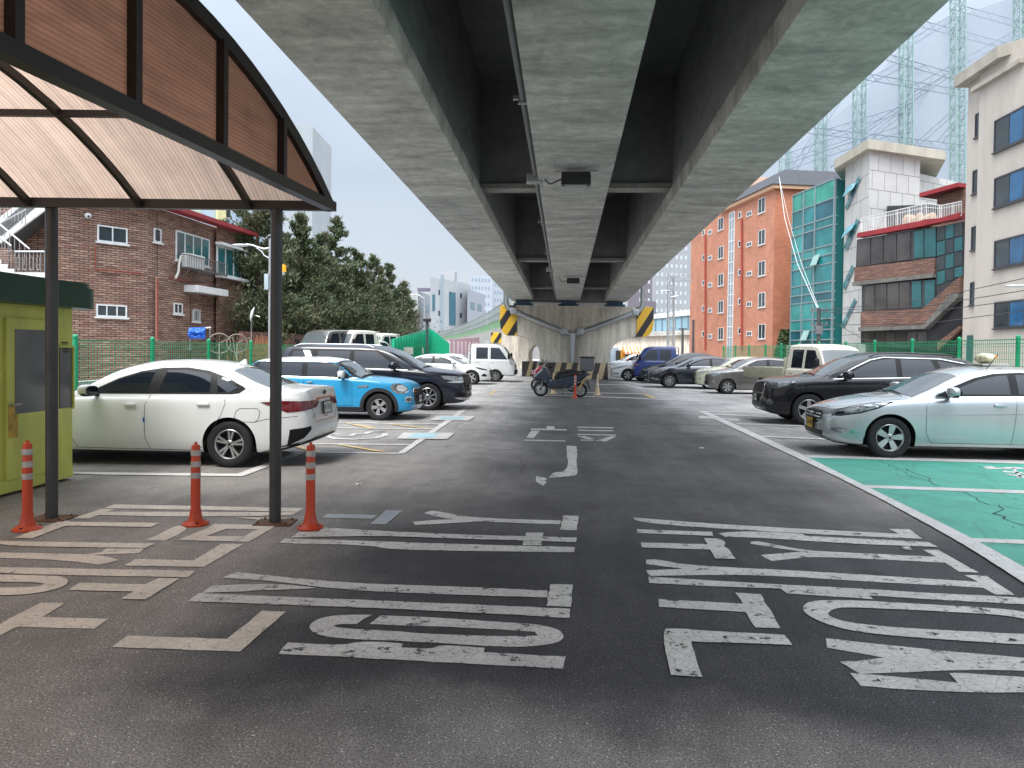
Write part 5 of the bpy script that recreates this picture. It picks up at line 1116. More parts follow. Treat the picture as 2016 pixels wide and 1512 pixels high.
# ---------------- dark saloons
D1_ = saloon(wheel=('multi', 10)); D1_['plates'] = [(-.045, 0, .475, -1, '52나 7716', None, .335, .155, 0)]
car(D1_, spot(1318, 764, .92, D1_, R(-2), -1), R(-2), 'dark blue grey saloon with many spoke wheels left of the small hatchbacks', 'car', [DKB])
D2_ = saloon(); D2_['top'] = [(x, z*1.10 if x > 1 else z*1.04) for x, z in D2_['top']]
D2_['plates'] = [(-.045, 0, .52, -1, '17허 4402', None, .335, .155, 0)]
car(D2_, spot(1300, 755.5, .92, D2_, R(-2), -1), R(-2), 'taller black car showing its roof behind the dark saloon', 'car', [NAVY])
# ---------------- white coupe-like saloon on the left, behind the people carrier
A1 = saloon(L=4.65, axles=(.87, 3.59), wheel=('star', 5)); A1['top'] = [(x*.965, z*.965 if x > 1 else z*.99) for x, z in A1['top']]
A1['corner'] = [('headlamp', LAMPD, [(.14, .66, .70), (.35, .80, .79), (.70, .90, .84), (.60, .89, .77), (.40, .84, .70), (.18, .70, .66)], (1, -1.1, -.15), .006), ('fog_surround', TRIM, [(.16, .72, .46), (.30, .80, .53), (.42, .86, .40), (.18, .74, .385)], (1, -1, 0), .006)]
A1['front'] = [('grille', TRIM, mir([(.0, .70), (.52, .69), (.58, .62), (.46, .34), (.0, .32)]), .006)]
A1['plates'] = [(-.045, 0, .47, -1, '164보 2093', None, .40, .12, 0)]
for k_ in ('glass', 'band', 'seams', 'handles', 'topp', 'topseams', 'side'): pass
A1['plan'] = [(0, .50), (.02, .60), (.06, .68), (.14, .77), (.3, .86), (.6, .945), (1.0, .99), (1.4, 1), (3.7, 1), (4.2, .94), (4.5, .87), (4.65, .72)]; A1['sh'] = [(0, .53), (.1, .64), (.3, .73), (.8, .85), (1.3, .90), (2.3, .93), (3.5, .965), (4.2, .97), (4.5, .94), (4.65, .58)]; A1['bot'] = [(0, .33), (.06, .25), (.25, .19), (.6, .17), (4.1, .19), (4.5, .28), (4.65, .40)]; A1['crown'] = [(0, .03), (.1, .07), (.5, .08), (1.0, .06), (1.3, .07), (1.7, .09), (2.4, .07), (3.5, .07), (4.2, .05), (4.65, .02)]
z_ = lambda L_: [(x*.97, z*.963) for x, z in L_]
A1['band'] = z_(A1['band']); A1['glass'] = [z_(q) for q in A1['glass']]; A1['side'] = []; A1['mirror'] = (1.74, .99, 1.05, None)
car(A1, spot(928, 757.5, .87, A1, R(180), 1), R(180), 'white low saloon with triangular fog lamp recess behind the people carrier', 'car', [WHITE])
A2 = saloon(L=4.65, axles=(.87, 3.59)); A2.update({k_: A1[k_] for k_ in ('top', 'sh', 'bot', 'plan', 'crown', 'band', 'glass', 'side', 'mirror', 'corner', 'front')}); A2['plates'] = [(-.045, 0, .47, -1, '08가 3391', None, .335, .155, 0)]
car(A2, spot(952, 751, .87, A2, R(180), 1), R(180), 'white saloon only its roof and dark grille showing behind the nearer white saloon', 'car', [WHITE])
# ---------------- cab-over trucks
def truck(at, rot, label, pm, bedm=None, txt='85두 6627', bedx=(2.35, 4.9), frontdetail=True, h=1.0):
    S = dict(L=2.30, W=.84, r=.31, ra=.35, axles=(1.02,), wheel=('multi', 8), rimr=.19, tumble=.16, waist=.008, rimmat=M('steel_wheel', (.35, .35, .34), .4, .4), bul=.6,
     top=[(0, .52), (.01, .74), (.05, 1.0), (.13, 1.12), (.22, 1.22), (.62, 1.82), (.8, 1.905), (1.2, 1.95), (2.1, 1.955), (2.27, 1.93), (2.29, 1.7), (2.30, 1.2)],
     bot=[(0, .34), (.1, .30), (.4, .32), (2.2, .50), (2.30, .52)], sh=[(0, .51), (.04, .80), (.1, 1.0), (.3, 1.12), (.8, 1.13), (2.2, 1.13), (2.30, 1.1)], plan=[(0, .80), (.03, .88), (.1, .95), (.25, .985), (.5, 1), (2.25, 1), (2.30, .985)], crown=[(0, .02), (.1, .05), (.7, .05), (2.30, .04)],
     glass=[[(.42, 1.16), (.62, 1.45), (.84, 1.74), (1.28, 1.76), (1.28, 1.16)], [(1.42, 1.17), (1.42, 1.76), (2.02, 1.76), (2.02, 1.17)]], seams=[[(.40, 1.1), (.46, .95), (.46, .8)], [(1.35, 1.85), (1.35, .5)], [(2.12, 1.85), (2.12, .6)], [(.42, 1.14), (.7, 1.75), (.86, 1.82), (2.1, 1.83)]],
     handles=[(1.2, 1.02, .13), (1.95, 1.02, .13)], mirror=(.34, 1.30, 1.15, TRIM), mirshape=(.05, .08, .15), wiper=(.2, .24))
    S['topp'] = [('windscreen', WS, [(.235, -.74), (.215, 0), (.235, .74), (.58, .68), (.56, 0), (.58, -.68)], .005)]
    S['front'] = [('grille', TRIM, mir([(.0, .86), (.42, .86), (.40, .78), (.0, .78)]), .006), ('headlamp', LAMP, [(.50, .90), (.74, .90), (.74, .72), (.50, .70)], .006), ('headlamp', LAMP, [(-.50, .90), (-.74, .90), (-.74, .72), (-.50, .70)], .006), ('bumper', TRIM, mir([(.0, .62), (.76, .62), (.76, .42), (.0, .40)]), .03)]
    S['side'] = [('indicator', M('amber_lens', (.6, .2, .03), .3), [(.12, .96), (.24, .96), (.24, .90), (.12, .90)], .008)]
    S['plates'] = [(-.06, 0, .53, -1, txt, None, .335, .155, 0)]
    root, b_, B_ = car(S, at, rot, label, 'truck', [pm], 'parked trucks', 'pickup_truck')
    x0, x1 = bedx; L2 = S['L']/2; bm_ = bedm or pm
    def bx(nm, mt, *a, par=None):
        m = MB(); m.bbox(a[0]-L2, a[1]-L2, *a[2:], .008); return m.build(nm, mt, par or root, smooth=True)
    for sy in (-1, 1): bx('bed_side', bm_, x0, x1, sy*.86-.02, sy*.86+.02, .78, 1.14)
    bx('tailgate', bm_, x1-.02, x1+.02, -.88, .88, .78, 1.14); bx('bed_floor', bm_, x0, x1-.03, -.83, .83, .76, .80); bx('headboard', bm_, x0, x0+.04, -.84, .84, .81, 1.50)
    bx('chassis', TRIM, .6, x1-.2, -.38, .38, .42, .74)
    m = MB()
    for sy in (-1, 1): m.tube([(x0+.06-L2, sy*.7, 1.14), (x0+.06-L2, sy*.7, 1.88), (x0+.06-L2, 0, 1.9)], .022, 8)
    for z in (1.3, 1.5, 1.7): m.tube([(x0+.06-L2, -.7, z), (x0+.06-L2, .7, z)], .016, 6)
    m.build('cab_guard', bm_, root, smooth=True)
    for sy in (-1, 1): wheel(root, x1-.95-L2, sy*.80, sy, .29, ('multi', 8), .18, colr=S['rimmat'])
    return root
TS = dict(L=2.30, W=.84)
truck(spot(1284, 752, 1.02, TS, R(-2), -1), R(-2), 'blue cab over light truck behind the dark saloons', BLUEP, txt='93모 1148')
# white truck seen from its front quarter, behind the black sport utility car
q = P(1600, 800, 18.5)
wt = truck((P(1632, 700, 24.2).x, P(1632, 700, 24.2).y), R(106), 'dusty ivory double cab truck facing the aisle with its bed side lowered', IVORY, M('dusty_olive_bed', (.30, .30, .22), .7, 0, .15, 5), '80구 6108')
truck(spot(975, 752, 1.02, TS, R(180), 1), R(180), 'white double cab light truck on the left beside the near pier', WHITE, txt='94도 5820')
# row beyond on the right
W1 = saloon(); car(W1, spot(1236, 750, .92, W1, R(-2), -1), R(-2), 'white saloon nose showing left of the blue truck', 'car', [WHITE])
W2 = saloon(); car(W2, spot(1236, 742, .92, W2, R(-2), -1), R(-2), 'pale blue grey saloon behind the white nose near the pier', 'car', [paint('pale_blue_paint', (.30, .36, .44))])
W3 = hatch(); car(W3, spot(1215, 738, .70, W3, R(-2), -1), R(-2), 'small pale hatchback farthest right beside the pier', 'car', [WHITE])
W4 = hatch(L=3.6); W4['mirror'] = (1.42, 1.02, .95, None); car(W4, spot(1262, 750, .70, W4, R(-2), -1), R(-2), 'black hatchback squeezed between the white saloon and blue truck', 'car', [BLACKP])
# ================================================================ building helpers
def brickmat(name, ang, c1, c2, mort, bw=.32, rh=.085, ms=.016, var=.45, grime=.25, bump=.4):
    m = bpy.data.materials.new(name); m.use_nodes = True; t = m.node_tree; b = t.nodes['Principled BSDF']; L = t.links.new
    g = nd(t, 'ShaderNodeNewGeometry'); mpn = nd(t, 'ShaderNodeMapping', Rotation=(0, 0, -ang)); L(g.outputs['Position'], mpn.inputs[0])
    s = nd(t, 'ShaderNodeSeparateXYZ'); L(mpn.outputs[0], s.inputs[0]); cb = nd(t, 'ShaderNodeCombineXYZ'); L(s.outputs['X'], cb.inputs[0]); L(s.outputs['Z'], cb.inputs[1])
    br = nd(t, 'ShaderNodeTexBrick'); L(cb.outputs[0], br.inputs['Vector']); br.inputs['Scale'].default_value = 1; br.inputs['Brick Width'].default_value = bw; br.inputs['Row Height'].default_value = rh; br.inputs['Mortar Size'].default_value = ms; br.inputs['Mortar Smooth'].default_value = .3; br.inputs['Bias'].default_value = -.1
    br.inputs['Color1'].default_value = (*c1, 1); br.inputs['Color2'].default_value = (*c2, 1); br.inputs['Mortar'].default_value = (*mort, 1)
    n = nd(t, 'ShaderNodeTexNoise', Scale=.5, Detail=8, Roughness=.7); L(g.outputs['Position'], n.inputs['Vector'])
    r = nd(t, 'ShaderNodeMapRange'); L(n.outputs['Fac'], r.inputs[0]); r.inputs[1].default_value = .35; r.inputs[2].default_value = .7; r.inputs[3].default_value = 1.08; r.inputs[4].default_value = 1-grime
    mp3 = nd(t, 'ShaderNodeMapping', Scale=(1.1, 12, 1)); L(cb.outputs[0], mp3.inputs[0])
    n2 = nd(t, 'ShaderNodeTexNoise', Scale=1, Detail=3); L(mp3.outputs[0], n2.inputs['Vector']); r2 = nd(t, 'ShaderNodeMapRange'); L(n2.outputs['Fac'], r2.inputs[0]); r2.inputs[1].default_value = .3; r2.inputs[2].default_value = .7; r2.inputs[3].default_value = 1-var; r2.inputs[4].default_value = 1+var
    mu = nd(t, 'ShaderNodeMath', operation='MULTIPLY'); L(r.outputs[0], mu.inputs[0]); L(r2.outputs[0], mu.inputs[1])
    mm = nd(t, 'ShaderNodeMixRGB', blend_type='MULTIPLY'); mm.inputs[0].default_value = 1; L(br.outputs['Color'], mm.inputs[1]); L(mu.outputs[0], mm.inputs[2]); L(mm.outputs[0], b.inputs['Base Color'])
    b.inputs['Roughness'].default_value = .8
    bp = nd(t, 'ShaderNodeBump', Strength=bump, Distance=.03, invert=True); L(br.outputs['Fac'], bp.inputs['Height']); L(bp.outputs[0], b.inputs['Normal']); return m
WG = M('window_glass_dark', (.03, .04, .045), .05, 0, .4, .8, spec=.8); WGT = M('window_glass_teal', (.02, .11, .12), .06, 0, .3, .8, spec=.8); WGB = M('window_glass_blue', (.02, .10, .22), .05, 0, .4, .7, spec=.8)
WFR = M('white_window_frame', (.62, .63, .62), .4); DFR = M('dark_window_frame', (.045, .045, .05), .4)
def ang(wl_): return math.atan2(wl_.u.y, wl_.u.x)
def block(name, pts, z0, z1, mats_, parent, idx=None, roofmat=None):
    """building volume over an (x,y) outline, a material for each side"""
    n = len(pts); m = MB()
    for i in range(n):
        a, b = pts[i], pts[(i+1) % n]; m.mat(idx[i] if idx else 0).quad((a[0], a[1], z0), (b[0], b[1], z0), (b[0], b[1], z1), (a[0], a[1], z1))
    m.mat(len(mats_)-1 if idx else 0).add([(p[0], p[1], z1) for p in pts], [tuple(range(n))]); m.add([(p[0], p[1], z0) for p in pts], [tuple(range(n))[::-1]])
    return m.build(name, mats_, parent)
def rel(root, o): o.matrix_parent_inverse = Matrix.Identity(4); return o
def winbox(W_, root, x0, y0, x1, y1, n=2, fr=WFR, gl=WG, fw=.05, sill=True, hbar=None, off=.0, uz=None, nm='window'):
    u0, u1, z0, z1 = uz or W_.rect(x0, y0, x1, y1)
    m = MB(); t = fw; W_.box(m, u0, u1, z0, z0+t, off-.02, off+.05); W_.box(m, u0, u1, z1-t, z1, off-.02, off+.05); W_.box(m, u0, u0+t, z0+t, z1-t, off-.02, off+.05); W_.box(m, u1-t, u1, z0+t, z1-t, off-.02, off+.05)
    for k in range(1, n): c = u0+(u1-u0)*k/n; W_.box(m, c-t*.4, c+t*.4, z0+t, z1-t, off-.02, off+.045)
    if hbar: zc = z0+(z1-z0)*hbar; W_.box(m, u0+t, u1-t, zc-t*.35, zc+t*.35, off-.02, off+.043)
    if sill: W_.box(m, u0-.06, u1+.06, z0-.07, z0-.004, off-.02, off+.10)
    o = m.build(nm, fr, root); g = MB(); W_.box(g, u0+t*.5, u1-t*.5, z0+t*.5, z1-t*.5, off-.02, off+.018); g.build('pane', gl, o); return o
def wpoly(W_, root, pts, n0, n1, name, mat, tr=(0, 0, 1), mb=None):
    uv = [W_.uv(tr[0]+x/tr[2], tr[1]+y/tr[2]) for x, y in pts]; m = mb or MB(); k = len(uv)
    m.add([W_.pt(u, z, n0) for u, z in uv]+[W_.pt(u, z, n1) for u, z in uv], [tuple(range(k))[::-1], tuple(range(k, 2*k))]+[(i, (i+1) % k, k+(i+1) % k, k+i) for i in range(k)])
    return m.build(name, mat, root) if mb is None else m
def bld(name, label, cat='building', group=None): return empty(name, (0, 0, 0), 0, label, cat, group)
def recentre(root):
    """moves an Empty built at the origin to the foot of its thing without moving the parts"""
    tree = {}
    for c in bpy.data.objects:
        if c.parent: tree.setdefault(c.parent.name, []).append(c)
    lo, hi = Vector((1e9,)*3), Vector((-1e9,)*3)
    def rec(o):
        for c in tree.get(o.name, []):
            if c.type == 'MESH' and len(c.data.vertices):
                for q in c.bound_box:
                    w_ = Vector(q)+c.location
                    for k in range(3): lo[k] = min(lo[k], w_[k]); hi[k] = max(hi[k], w_[k])
            rec(c)
    rec(root)
    if hi[0] < lo[0]: return
    c0 = Vector(((lo[0]+hi[0])/2, (lo[1]+hi[1])/2, lo[2])); root.location = c0
    def shift(o, top):
        for c in tree.get(o.name, []):
            if c.type != 'MESH': continue
            if c.data.users == 1: c.data.transform(Matrix.Translation(-c0)); shift(c, False)
            elif top: c.location -= c0
    shift(root, True)
GF = M('green_fence_paint', (.006, .24, .105), .4, 0, .08, 4)
def fence(label, posts, z0, zt, hpan=None, step=.10, pw=.05, group=None):
    r = bld('mesh_fence', label, 'fence', group)
    pts = [GD(px, d) for px, d in posts]
    for p in pts:
        m = MB(); m.tube([(p.x, p.y, 0), (p.x, p.y, zt-.03)], pw, 12); m.tube([(p.x, p.y, zt-.03), (p.x, p.y, zt+.02), (p.x, p.y, zt+.05)], [pw*1.25, pw*1.15, pw*.3], 12); m.build('fence_post', GF, r, smooth=True)
    for a, b in zip(pts, pts[1:]):
        m = MB(); L = (b-a).length; u = (b-a)/L; n = int(L/step); nrm = Vector((-u.y, u.x, 0))
        zt_ = zt-.08
        for i in range(1, n): p = a+u*(L*i/n); m.beam(p+Vector((0, 0, z0)), p+Vector((0, 0, zt_)), .008, .008)
        k = int((zt_-z0)/.16)
        for j in range(k+1):
            z = z0+(zt_-z0)*j/k; m.beam(a+Vector((0, 0, z))+nrm*.008, b+Vector((0, 0, z))+nrm*.008, .009, .009)
        m.beam(a+Vector((0, 0, zt_+.01))+nrm*.07, b+Vector((0, 0, zt_+.01))+nrm*.07, .02, .02); m.beam(a+Vector((0, 0, zt_-.1))+nrm*.10, b+Vector((0, 0, zt_-.1))+nrm*.10, .018, .018)
        m.build('mesh_panel', GF, r)
    recentre(r); return r
# ================================================================ left side
fence('green wire mesh fence behind the white compact saloon', [(148, 15.7), (300, 18.7), (411, 21.6), (494, 24.5), (553, 27.5), (600, 30.5)], .32, 1.80)
KB_ = M('pale_concrete_kerb', (.42, .42, .40), .85, 0, .1, 3, grime=.2)
kw = bld('low_wall', 'low pale concrete kerb wall under the left green fence', 'wall'); m = MB(); a, b = GD(60, 14.2), GD(600, 30.6)
m.beam(Vector((a.x-.3, a.y, .42)), Vector((b.x-.3, b.y, .42)), .25, .84); m.build('wall_body', KB_, kw); recentre(kw)
# raised ground the houses and trees stand on
emb = MB(); e0, e1, e2_, e3 = GD(560, 33), GD(842, 50), GD(700, 130), GD(-900, 45)
emb.prism([(p.x, p.y) for p in (e0, e1, GD(830, 95), e2_, e3, GD(-600, 20), GD(60, 27))], -.2, .62)
tag(emb.build('raised_yard_ground', M('yard_earth', (.10, .085, .065), .95, 0, .3, 2, bump=.4, bscale=6)), kind='structure')
WA = Wall(95, 26.6, 290, 29.4); WB_ = Wall(290, 29.4, 330, 30.6); WC = Wall(330, 30.6, 425, 34.6); WD = Wall(425, 34.3, 480, 37.2)
BR1, BR2, BM = (.25, .125, .088), (.36, .235, .17), (.045, .032, .028)
hb = bld('brick_house', 'two storey ribbed brown brick house with red eaves behind the left fence', 'house')
zr = Zat(415, 30.5, 310)
mts = [brickmat('ribbed_brick_a', ang(WA), BR1, BR2, BM), brickmat('ribbed_brick_b', ang(WB_), BR1, BR2, BM), brickmat('ribbed_brick_c', ang(WC), BR1, BR2, BM), M('roof_membrane', (.2, .2, .19), .9)]
pA, pB, pC, pD, pD2, pE = WA.o, WB_.o, WC.o, WC.pt(WC.L, 0), WD.o, WD.pt(WD.L, 0)
back = [pE+Vector((-9, 3, 0)), pA+Vector((-9, 9, 0)), pA+Vector((-1.6, 2.0, 0)), pA+Vector((-.1, .4, 0))]
block('wall', [(p.x, p.y) for p in [pA, pB, pC, pD, pD2, pE]+back], .3, zr, mts, hb, [0, 1, 2, 2, 2, 0, 2, 0, 2, 0])
m = MB(); zz = zr
pts = [pA+WA.n*.3, pB+WA.n*.3+WC.n*.05, pC+WC.n*.3, pE+WD.n*.35+WD.u*.2]
for a, b in zip(pts, pts[1:]): m.beam(Vector((a.x, a.y, zr+.09)), Vector((b.x, b.y, zr+.09)), .55, .18)
m.build('red_eave', M('red_eave_paint', (.28, .025, .03), .5, 0, .1, 4, grime=.2), hb)
winbox(WA, hb, 191, 446, 250, 478, 2); winbox(WA, hb, 189, 600, 249, 624, 3); winbox(WB_, hb, 302, 450, 316, 477, 1)
winbox(WC, hb, 345, 462, 411, 519, 4, gl=WGT, fw=.06); winbox(WC, hb, 341, 597, 358, 618, 2); winbox(WD, hb, 426, 489, 474, 545, 3, gl=WGT, fw=.07)
o = winbox(WC, hb, 379, 610, 391, 633, 1, nm='barred_window'); m = MB(); u0, u1, z0, z1 = WC.rect(379, 610, 391, 633)
for k in range(5): u = u0+(u1-u0)*k/4; WC.box(m, u-.012, u+.012, z0-.05, z1+.05, .07, .09)
m.build('window_bars', M('white_bar', (.5, .5, .48), .5), o)
m = MB(); u0, u1, z0, z1 = WD.rect(424, 545, 477, 551); WD.box(m, u0, u1, z0, z1, .0, .35); m.build('window_shelf', WFR, hb)
m = MB(); u0, u1, z0, z1 = WD.rect(424, 484, 478, 489); WD.box(m, u0, u1, z0, z1, .0, .3); m.build('window_hood', WFR, hb)
m = MB(); u0, u1, z0, z1 = WC.rect(362, 566, 425, 579); WC.box(m, u0, u1, z0, z1, .0, .6); m.build('door_canopy', WFR, hb)
m = MB(); u0, u1, z0, z1 = WC.rect(374, 583, 424, 700); WC.box(m, u0, u0+.03, .3, z1, 0, .02); m.build('doorway_edge', M('dark_recess', (.03, .025, .02), .9), hb)
RP = M('rust_red_pipe', (.22, .035, .025), .5, 0, .2, 8); RP2 = M('tan_pipe', (.42, .24, .17), .5)
def wpipe(W_, pts, r, mat, name, off=.08, par=None):
    q = [W_.pt(*W_.uv(x, y), off) for x, y in pts]; m = MB(); m.tube(q, r, 8); return m.build(name, mat, par or hb, smooth=True)
wpipe(WA, [(186, 484), (186, 530), (276, 538)], .025, RP, 'gas_pipe'); wpipe(WB_, [(305, 545), (305, 672)], .05, RP2, 'downpipe'); wpipe(WB_, [(303, 548), (303, 668)], .03, RP, 'gas_pipe', .16)
wpipe(WC, [(332, 546), (425, 570)], .03, RP, 'gas_pipe'); wpipe(WC, [(424, 572), (424, 668)], .06, M('maroon_pipe', (.12, .02, .025), .5), 'downpipe'); wpipe(WB_, [(307, 420), (306, 545)], .012, BLK, 'hanging_cable')
wpipe(WC, [(350, 502), (344, 505), (341, 520), (340, 535), (334, 548)], .05, M('cream_hose', (.5, .48, .42), .6), 'drain_hose', .25)
# balcony cage with condensing unit
def cage():
    r = hb; u0, u1, z0, z1 = WC.rect(346, 511, 427, 534)
    m = MB()
    for z in (z0, z1): WC.box(m, u0, u1, z-.02, z+.02, .50, .54); WC.box(m, u0, u0+.03, z-.02, z+.02, .02, .5); WC.box(m, u1-.03, u1, z-.02, z+.02, .02, .5)
    for k in range(26): u = u0+(u1-u0)*k/25; WC.box(m, u-.008, u+.008, z0, z1, .51, .53)
    for k in range(7): WC.box(m, u0, u1, z0-.03, z0-.01, .02+.075*k, .05+.075*k)
    for k in range(4):
        u = u0+(u1-u0)*(.08+k*.28); p, q = WC.pt(u, z0, .5), WC.pt(u, z0-.5, .03); m.beam(p, q, .03)
    return m.build('balcony_cage', M('grey_metal_cage', (.16, .15, .15), .5, .4), r)
cg = cage(); m = MB(); u0, u1, z0, z1 = WC.rect(352, 502, 384, 530); WC.box(m, u0, u1, z0, z1, .12, .45); m.build('air_conditioner', WFR, cg)
recentre(hb)
def wall_gadget(): 
    r = bld('security_camera', 'white round security camera on the brick house wall', 'camera'); c = WA.pt(*WA.uv(170, 425), .12)
    m = blob(c, (.13, .1, .1), 2, 16); m.build('camera_housing', WFR, r, smooth=True, auto=80); m = blob(c+WA.n*.06+Vector((.0, 0, -.02)), (.06, .06, .06), 2, 12); m.build('camera_lens', BLK, r, smooth=True, auto=80); recentre(r)
wall_gadget()
# painted pastel house above the eaves
hp = bld('pastel_house', 'pale blue and yellow painted house rising above the red eaves', 'house'); WP = Wall(330, 41, 463, 44)
block('wall', [(p.x, p.y) for p in (WP.o, WP.pt(WP.L, 0), WP.pt(WP.L, 0)+Vector((-2, 9, 0)), WP.o+Vector((-3, 9, 0)))], .3, Zat(385, 43, 400), [M('pale_blue_render', (.46, .56, .66), .8, 0, .05, 1)], hp)
wpoly(WP, hp, [(374, 380), (396, 380), (396, 440), (374, 420)], .004, .02, 'painted_panel', M('pale_green_render', (.55, .62, .52), .8)); wpoly(WP, hp, [(424, 380), (440, 380), (440, 458), (424, 452)], .02, .3, 'yellow_panel', M('cream_yellow', (.70, .64, .34), .8))
winbox(WP, hp, 441, 405, 455, 430, 1, sill=False); recentre(hp)
# outside stair with steel railing
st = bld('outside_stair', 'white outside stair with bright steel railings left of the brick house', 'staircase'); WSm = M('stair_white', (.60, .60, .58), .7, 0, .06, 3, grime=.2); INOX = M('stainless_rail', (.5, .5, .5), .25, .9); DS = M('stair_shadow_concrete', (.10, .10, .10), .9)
d = 25.5
def sp(px, py, dd=0): return P(px, py, d+dd)
a = sp(28, 541); b = sp(96, 541)
m = MB(); m.prism([(p.x, p.y) for p in (sp(28, 541), sp(97, 541), sp(97, 541, 1.6), sp(28, 541, 1.6))], Zat(548, d, 60), Zat(536, d, 60)); m.build('landing', WSm, st)
m = MB()
for k in range(5):
    x1_, y_ = 28-k*13, 537-k*9
    m.prism([(p.x, p.y) for p in (sp(x1_-13, y_), sp(x1_, y_), sp(x1_, y_, 1.4), sp(x1_-13, y_, 1.4))], Zat(y_+16, d, x1_), Zat(y_-8, d, x1_))
m.build('lower_flight', WSm, st)
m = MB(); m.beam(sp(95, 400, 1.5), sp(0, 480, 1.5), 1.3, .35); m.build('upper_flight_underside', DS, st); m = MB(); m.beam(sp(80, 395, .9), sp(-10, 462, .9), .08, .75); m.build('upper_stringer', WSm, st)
m = MB()
for (p0, p1) in (((30, 495), (88, 495)),): m.tube([sp(*p0), sp(*p1)], .03, 8)
for k in range(9): x_ = 30+k*7.2; m.tube([sp(x_, 495), sp(x_, 536)], .012, 6)
for k in range(4): x_ = 36+k*13; m.tube([sp(x_-3, 528), sp(x_-3, 508), sp(x_, 503), sp(x_+3, 508), sp(x_+3, 528), sp(x_, 532), sp(x_-3, 528)], .010, 6)
m.build('landing_railing', INOX, st, smooth=True)
m = MB()
for (p0, p1, yb) in (((22, 484), (-20, 450), 46), ((58, 490), (-10, 434), 40)):
    m.tube([sp(*p0), sp(*p1)], .03, 8)
    for k in range(8): t = k/7; x_, y_ = p0[0]+(p1[0]-p0[0])*t, p0[1]+(p1[1]-p0[1])*t; m.tube([sp(x_, y_), sp(x_, y_+yb)], .012, 6)
for k in range(8): x_, y_ = 50-k*7, 418-k*2; m.tube([sp(x_, y_, .6), sp(x_, y_+24, .6)], .012, 6)
m.tube([sp(52, 412, .6), sp(0, 440, .6)], .025, 8)
m.build('flight_railing', INOX, st, smooth=True)
m = MB(); m.prism([(p.x, p.y) for p in (sp(-60, 560, 2.2), sp(96, 560, 2.2), sp(96, 560, 2.6), sp(-60, 560, 2.6))], .3, Zat(400, d+2.2, 20)); m.build('rear_wall', mts[0], st)
recentre(st)
tb_ = bld('blue_tarpaulin', 'crumpled blue tarpaulin over a rack by the brick house', 'tarpaulin'); m = MB(); nn = 14; c0, c1 = P(373, 645, 27.5), P(406, 667, 27.5); w_ = (c1-c0); 
vs_ = []
for j in range(nn+1):
    for i in range(nn+1):
        u, v = i/nn, j/nn; q = c0+RT*(P(406, 645, 27.5)-c0).length*u+Vector((0, 0, -(c0.z-c1.z)*v)); o_ = noise.noise(Vector((u*4, v*4, 1)))*.16+noise.noise(Vector((u*11, v*9, 5)))*.06; vs_.append(q-HF*(o_+.1*math.sin(v*math.pi)))
m.add(vs_, [(j*(nn+1)+i, j*(nn+1)+i+1, (j+1)*(nn+1)+i+1, (j+1)*(nn+1)+i) for j in range(nn) for i in range(nn)]); o = m.build('tarpaulin_sheet', M('blue_tarp', (.01, .10, .48), .35, 0, .2, 5), tb_, smooth=True, auto=80); sm = o.modifiers.new('s', 'SOLIDIFY'); sm.thickness = .02
m = MB(); m.tube([P(374, 648, 27.7), P(374, 690, 27.7)], .02, 6); m.tube([P(413, 645, 27.7), P(413, 690, 27.7)], .02, 6); m.tube([P(373, 647, 27.7), P(415, 645, 27.7)], .02, 6); m.build('rack', INOX, tb_, smooth=True); recentre(tb_)
for k, px in enumerate((432, 467)):
    bk = bld('hand_cart', ('near' if k == 0 else 'far')+' upturned cart wheel behind the left fence beneath the brick house', 'cart', 'old cart wheels'); c = P(px, 676, 28.5+k*2.5); m = MB()
    m.tube([c+HF*.35*math.cos(t/10*math.pi)*.6+RT*.35*math.cos(t/10*math.pi)+Vector((0, 0, .38*math.sin(t/10*math.pi))) for t in range(21)], .022, 8, False); m.build('wheel_rim', M('dusty_metal', (.22, .19, .16), .7), bk, smooth=True)
    m = MB()
    for t in range(8): a_ = t/8*math.pi*2; m.tube([c, c+(HF*.6+RT)*.35*math.cos(a_)+Vector((0, 0, .38*math.sin(a_)))], .006, 5)
    m.build('spokes', MATS['dusty_metal'], bk); m = MB(); m.tube([c, c+RT*.5+Vector((0, 0, .25)), c+RT*.62+Vector((0, 0, -.5))], .018, 6); m.beam(c, c+Vector((0, 0, -c.z+.3)), .04); m.build('cart_frame', MATS['dusty_metal'], bk); recentre(bk)
sd_ = bld('satellite_dish', 'white satellite dish on a thin pole beside the brick house', 'satellite dish'); c = P(495, 618, 31); m = MB(); m.lathe([(0, .05), (.15, .03), (.28, -.02), (.33, -.05), (.28, -.03), (.15, .02), (0, .04)], 20, Matrix.Translation(c) @ Matrix.Rotation(R(-75), 4, 'Y') @ Matrix.Rotation(R(20), 4, 'X')); m.build('dish', WFR, sd_, smooth=True, auto=80)
m = MB(); m.tube([c+Vector((-.05, .1, .1)), Vector((c.x-.05, c.y+.1, .3))], .02, 6); m.tube([c, c+RT*.35+Vector((0, 0, -.12))], .012, 6); m.build('mast', INOX, sd_); recentre(sd_)
gw = bld('brick_garden_wall', 'low dark brick garden wall under the conifers', 'wall'); WGd = Wall(478, 33, 640, 41); m = MB(); WGd.box(m, 0, WGd.L, .2, Zat(656, 36, 560), -.2, 0); m.build('wall_body', brickmat('garden_brick', ang(WGd), (.16, .06, .045), (.2, .09, .07), (.08, .06, .05), .22, .08), gw); recentre(gw)
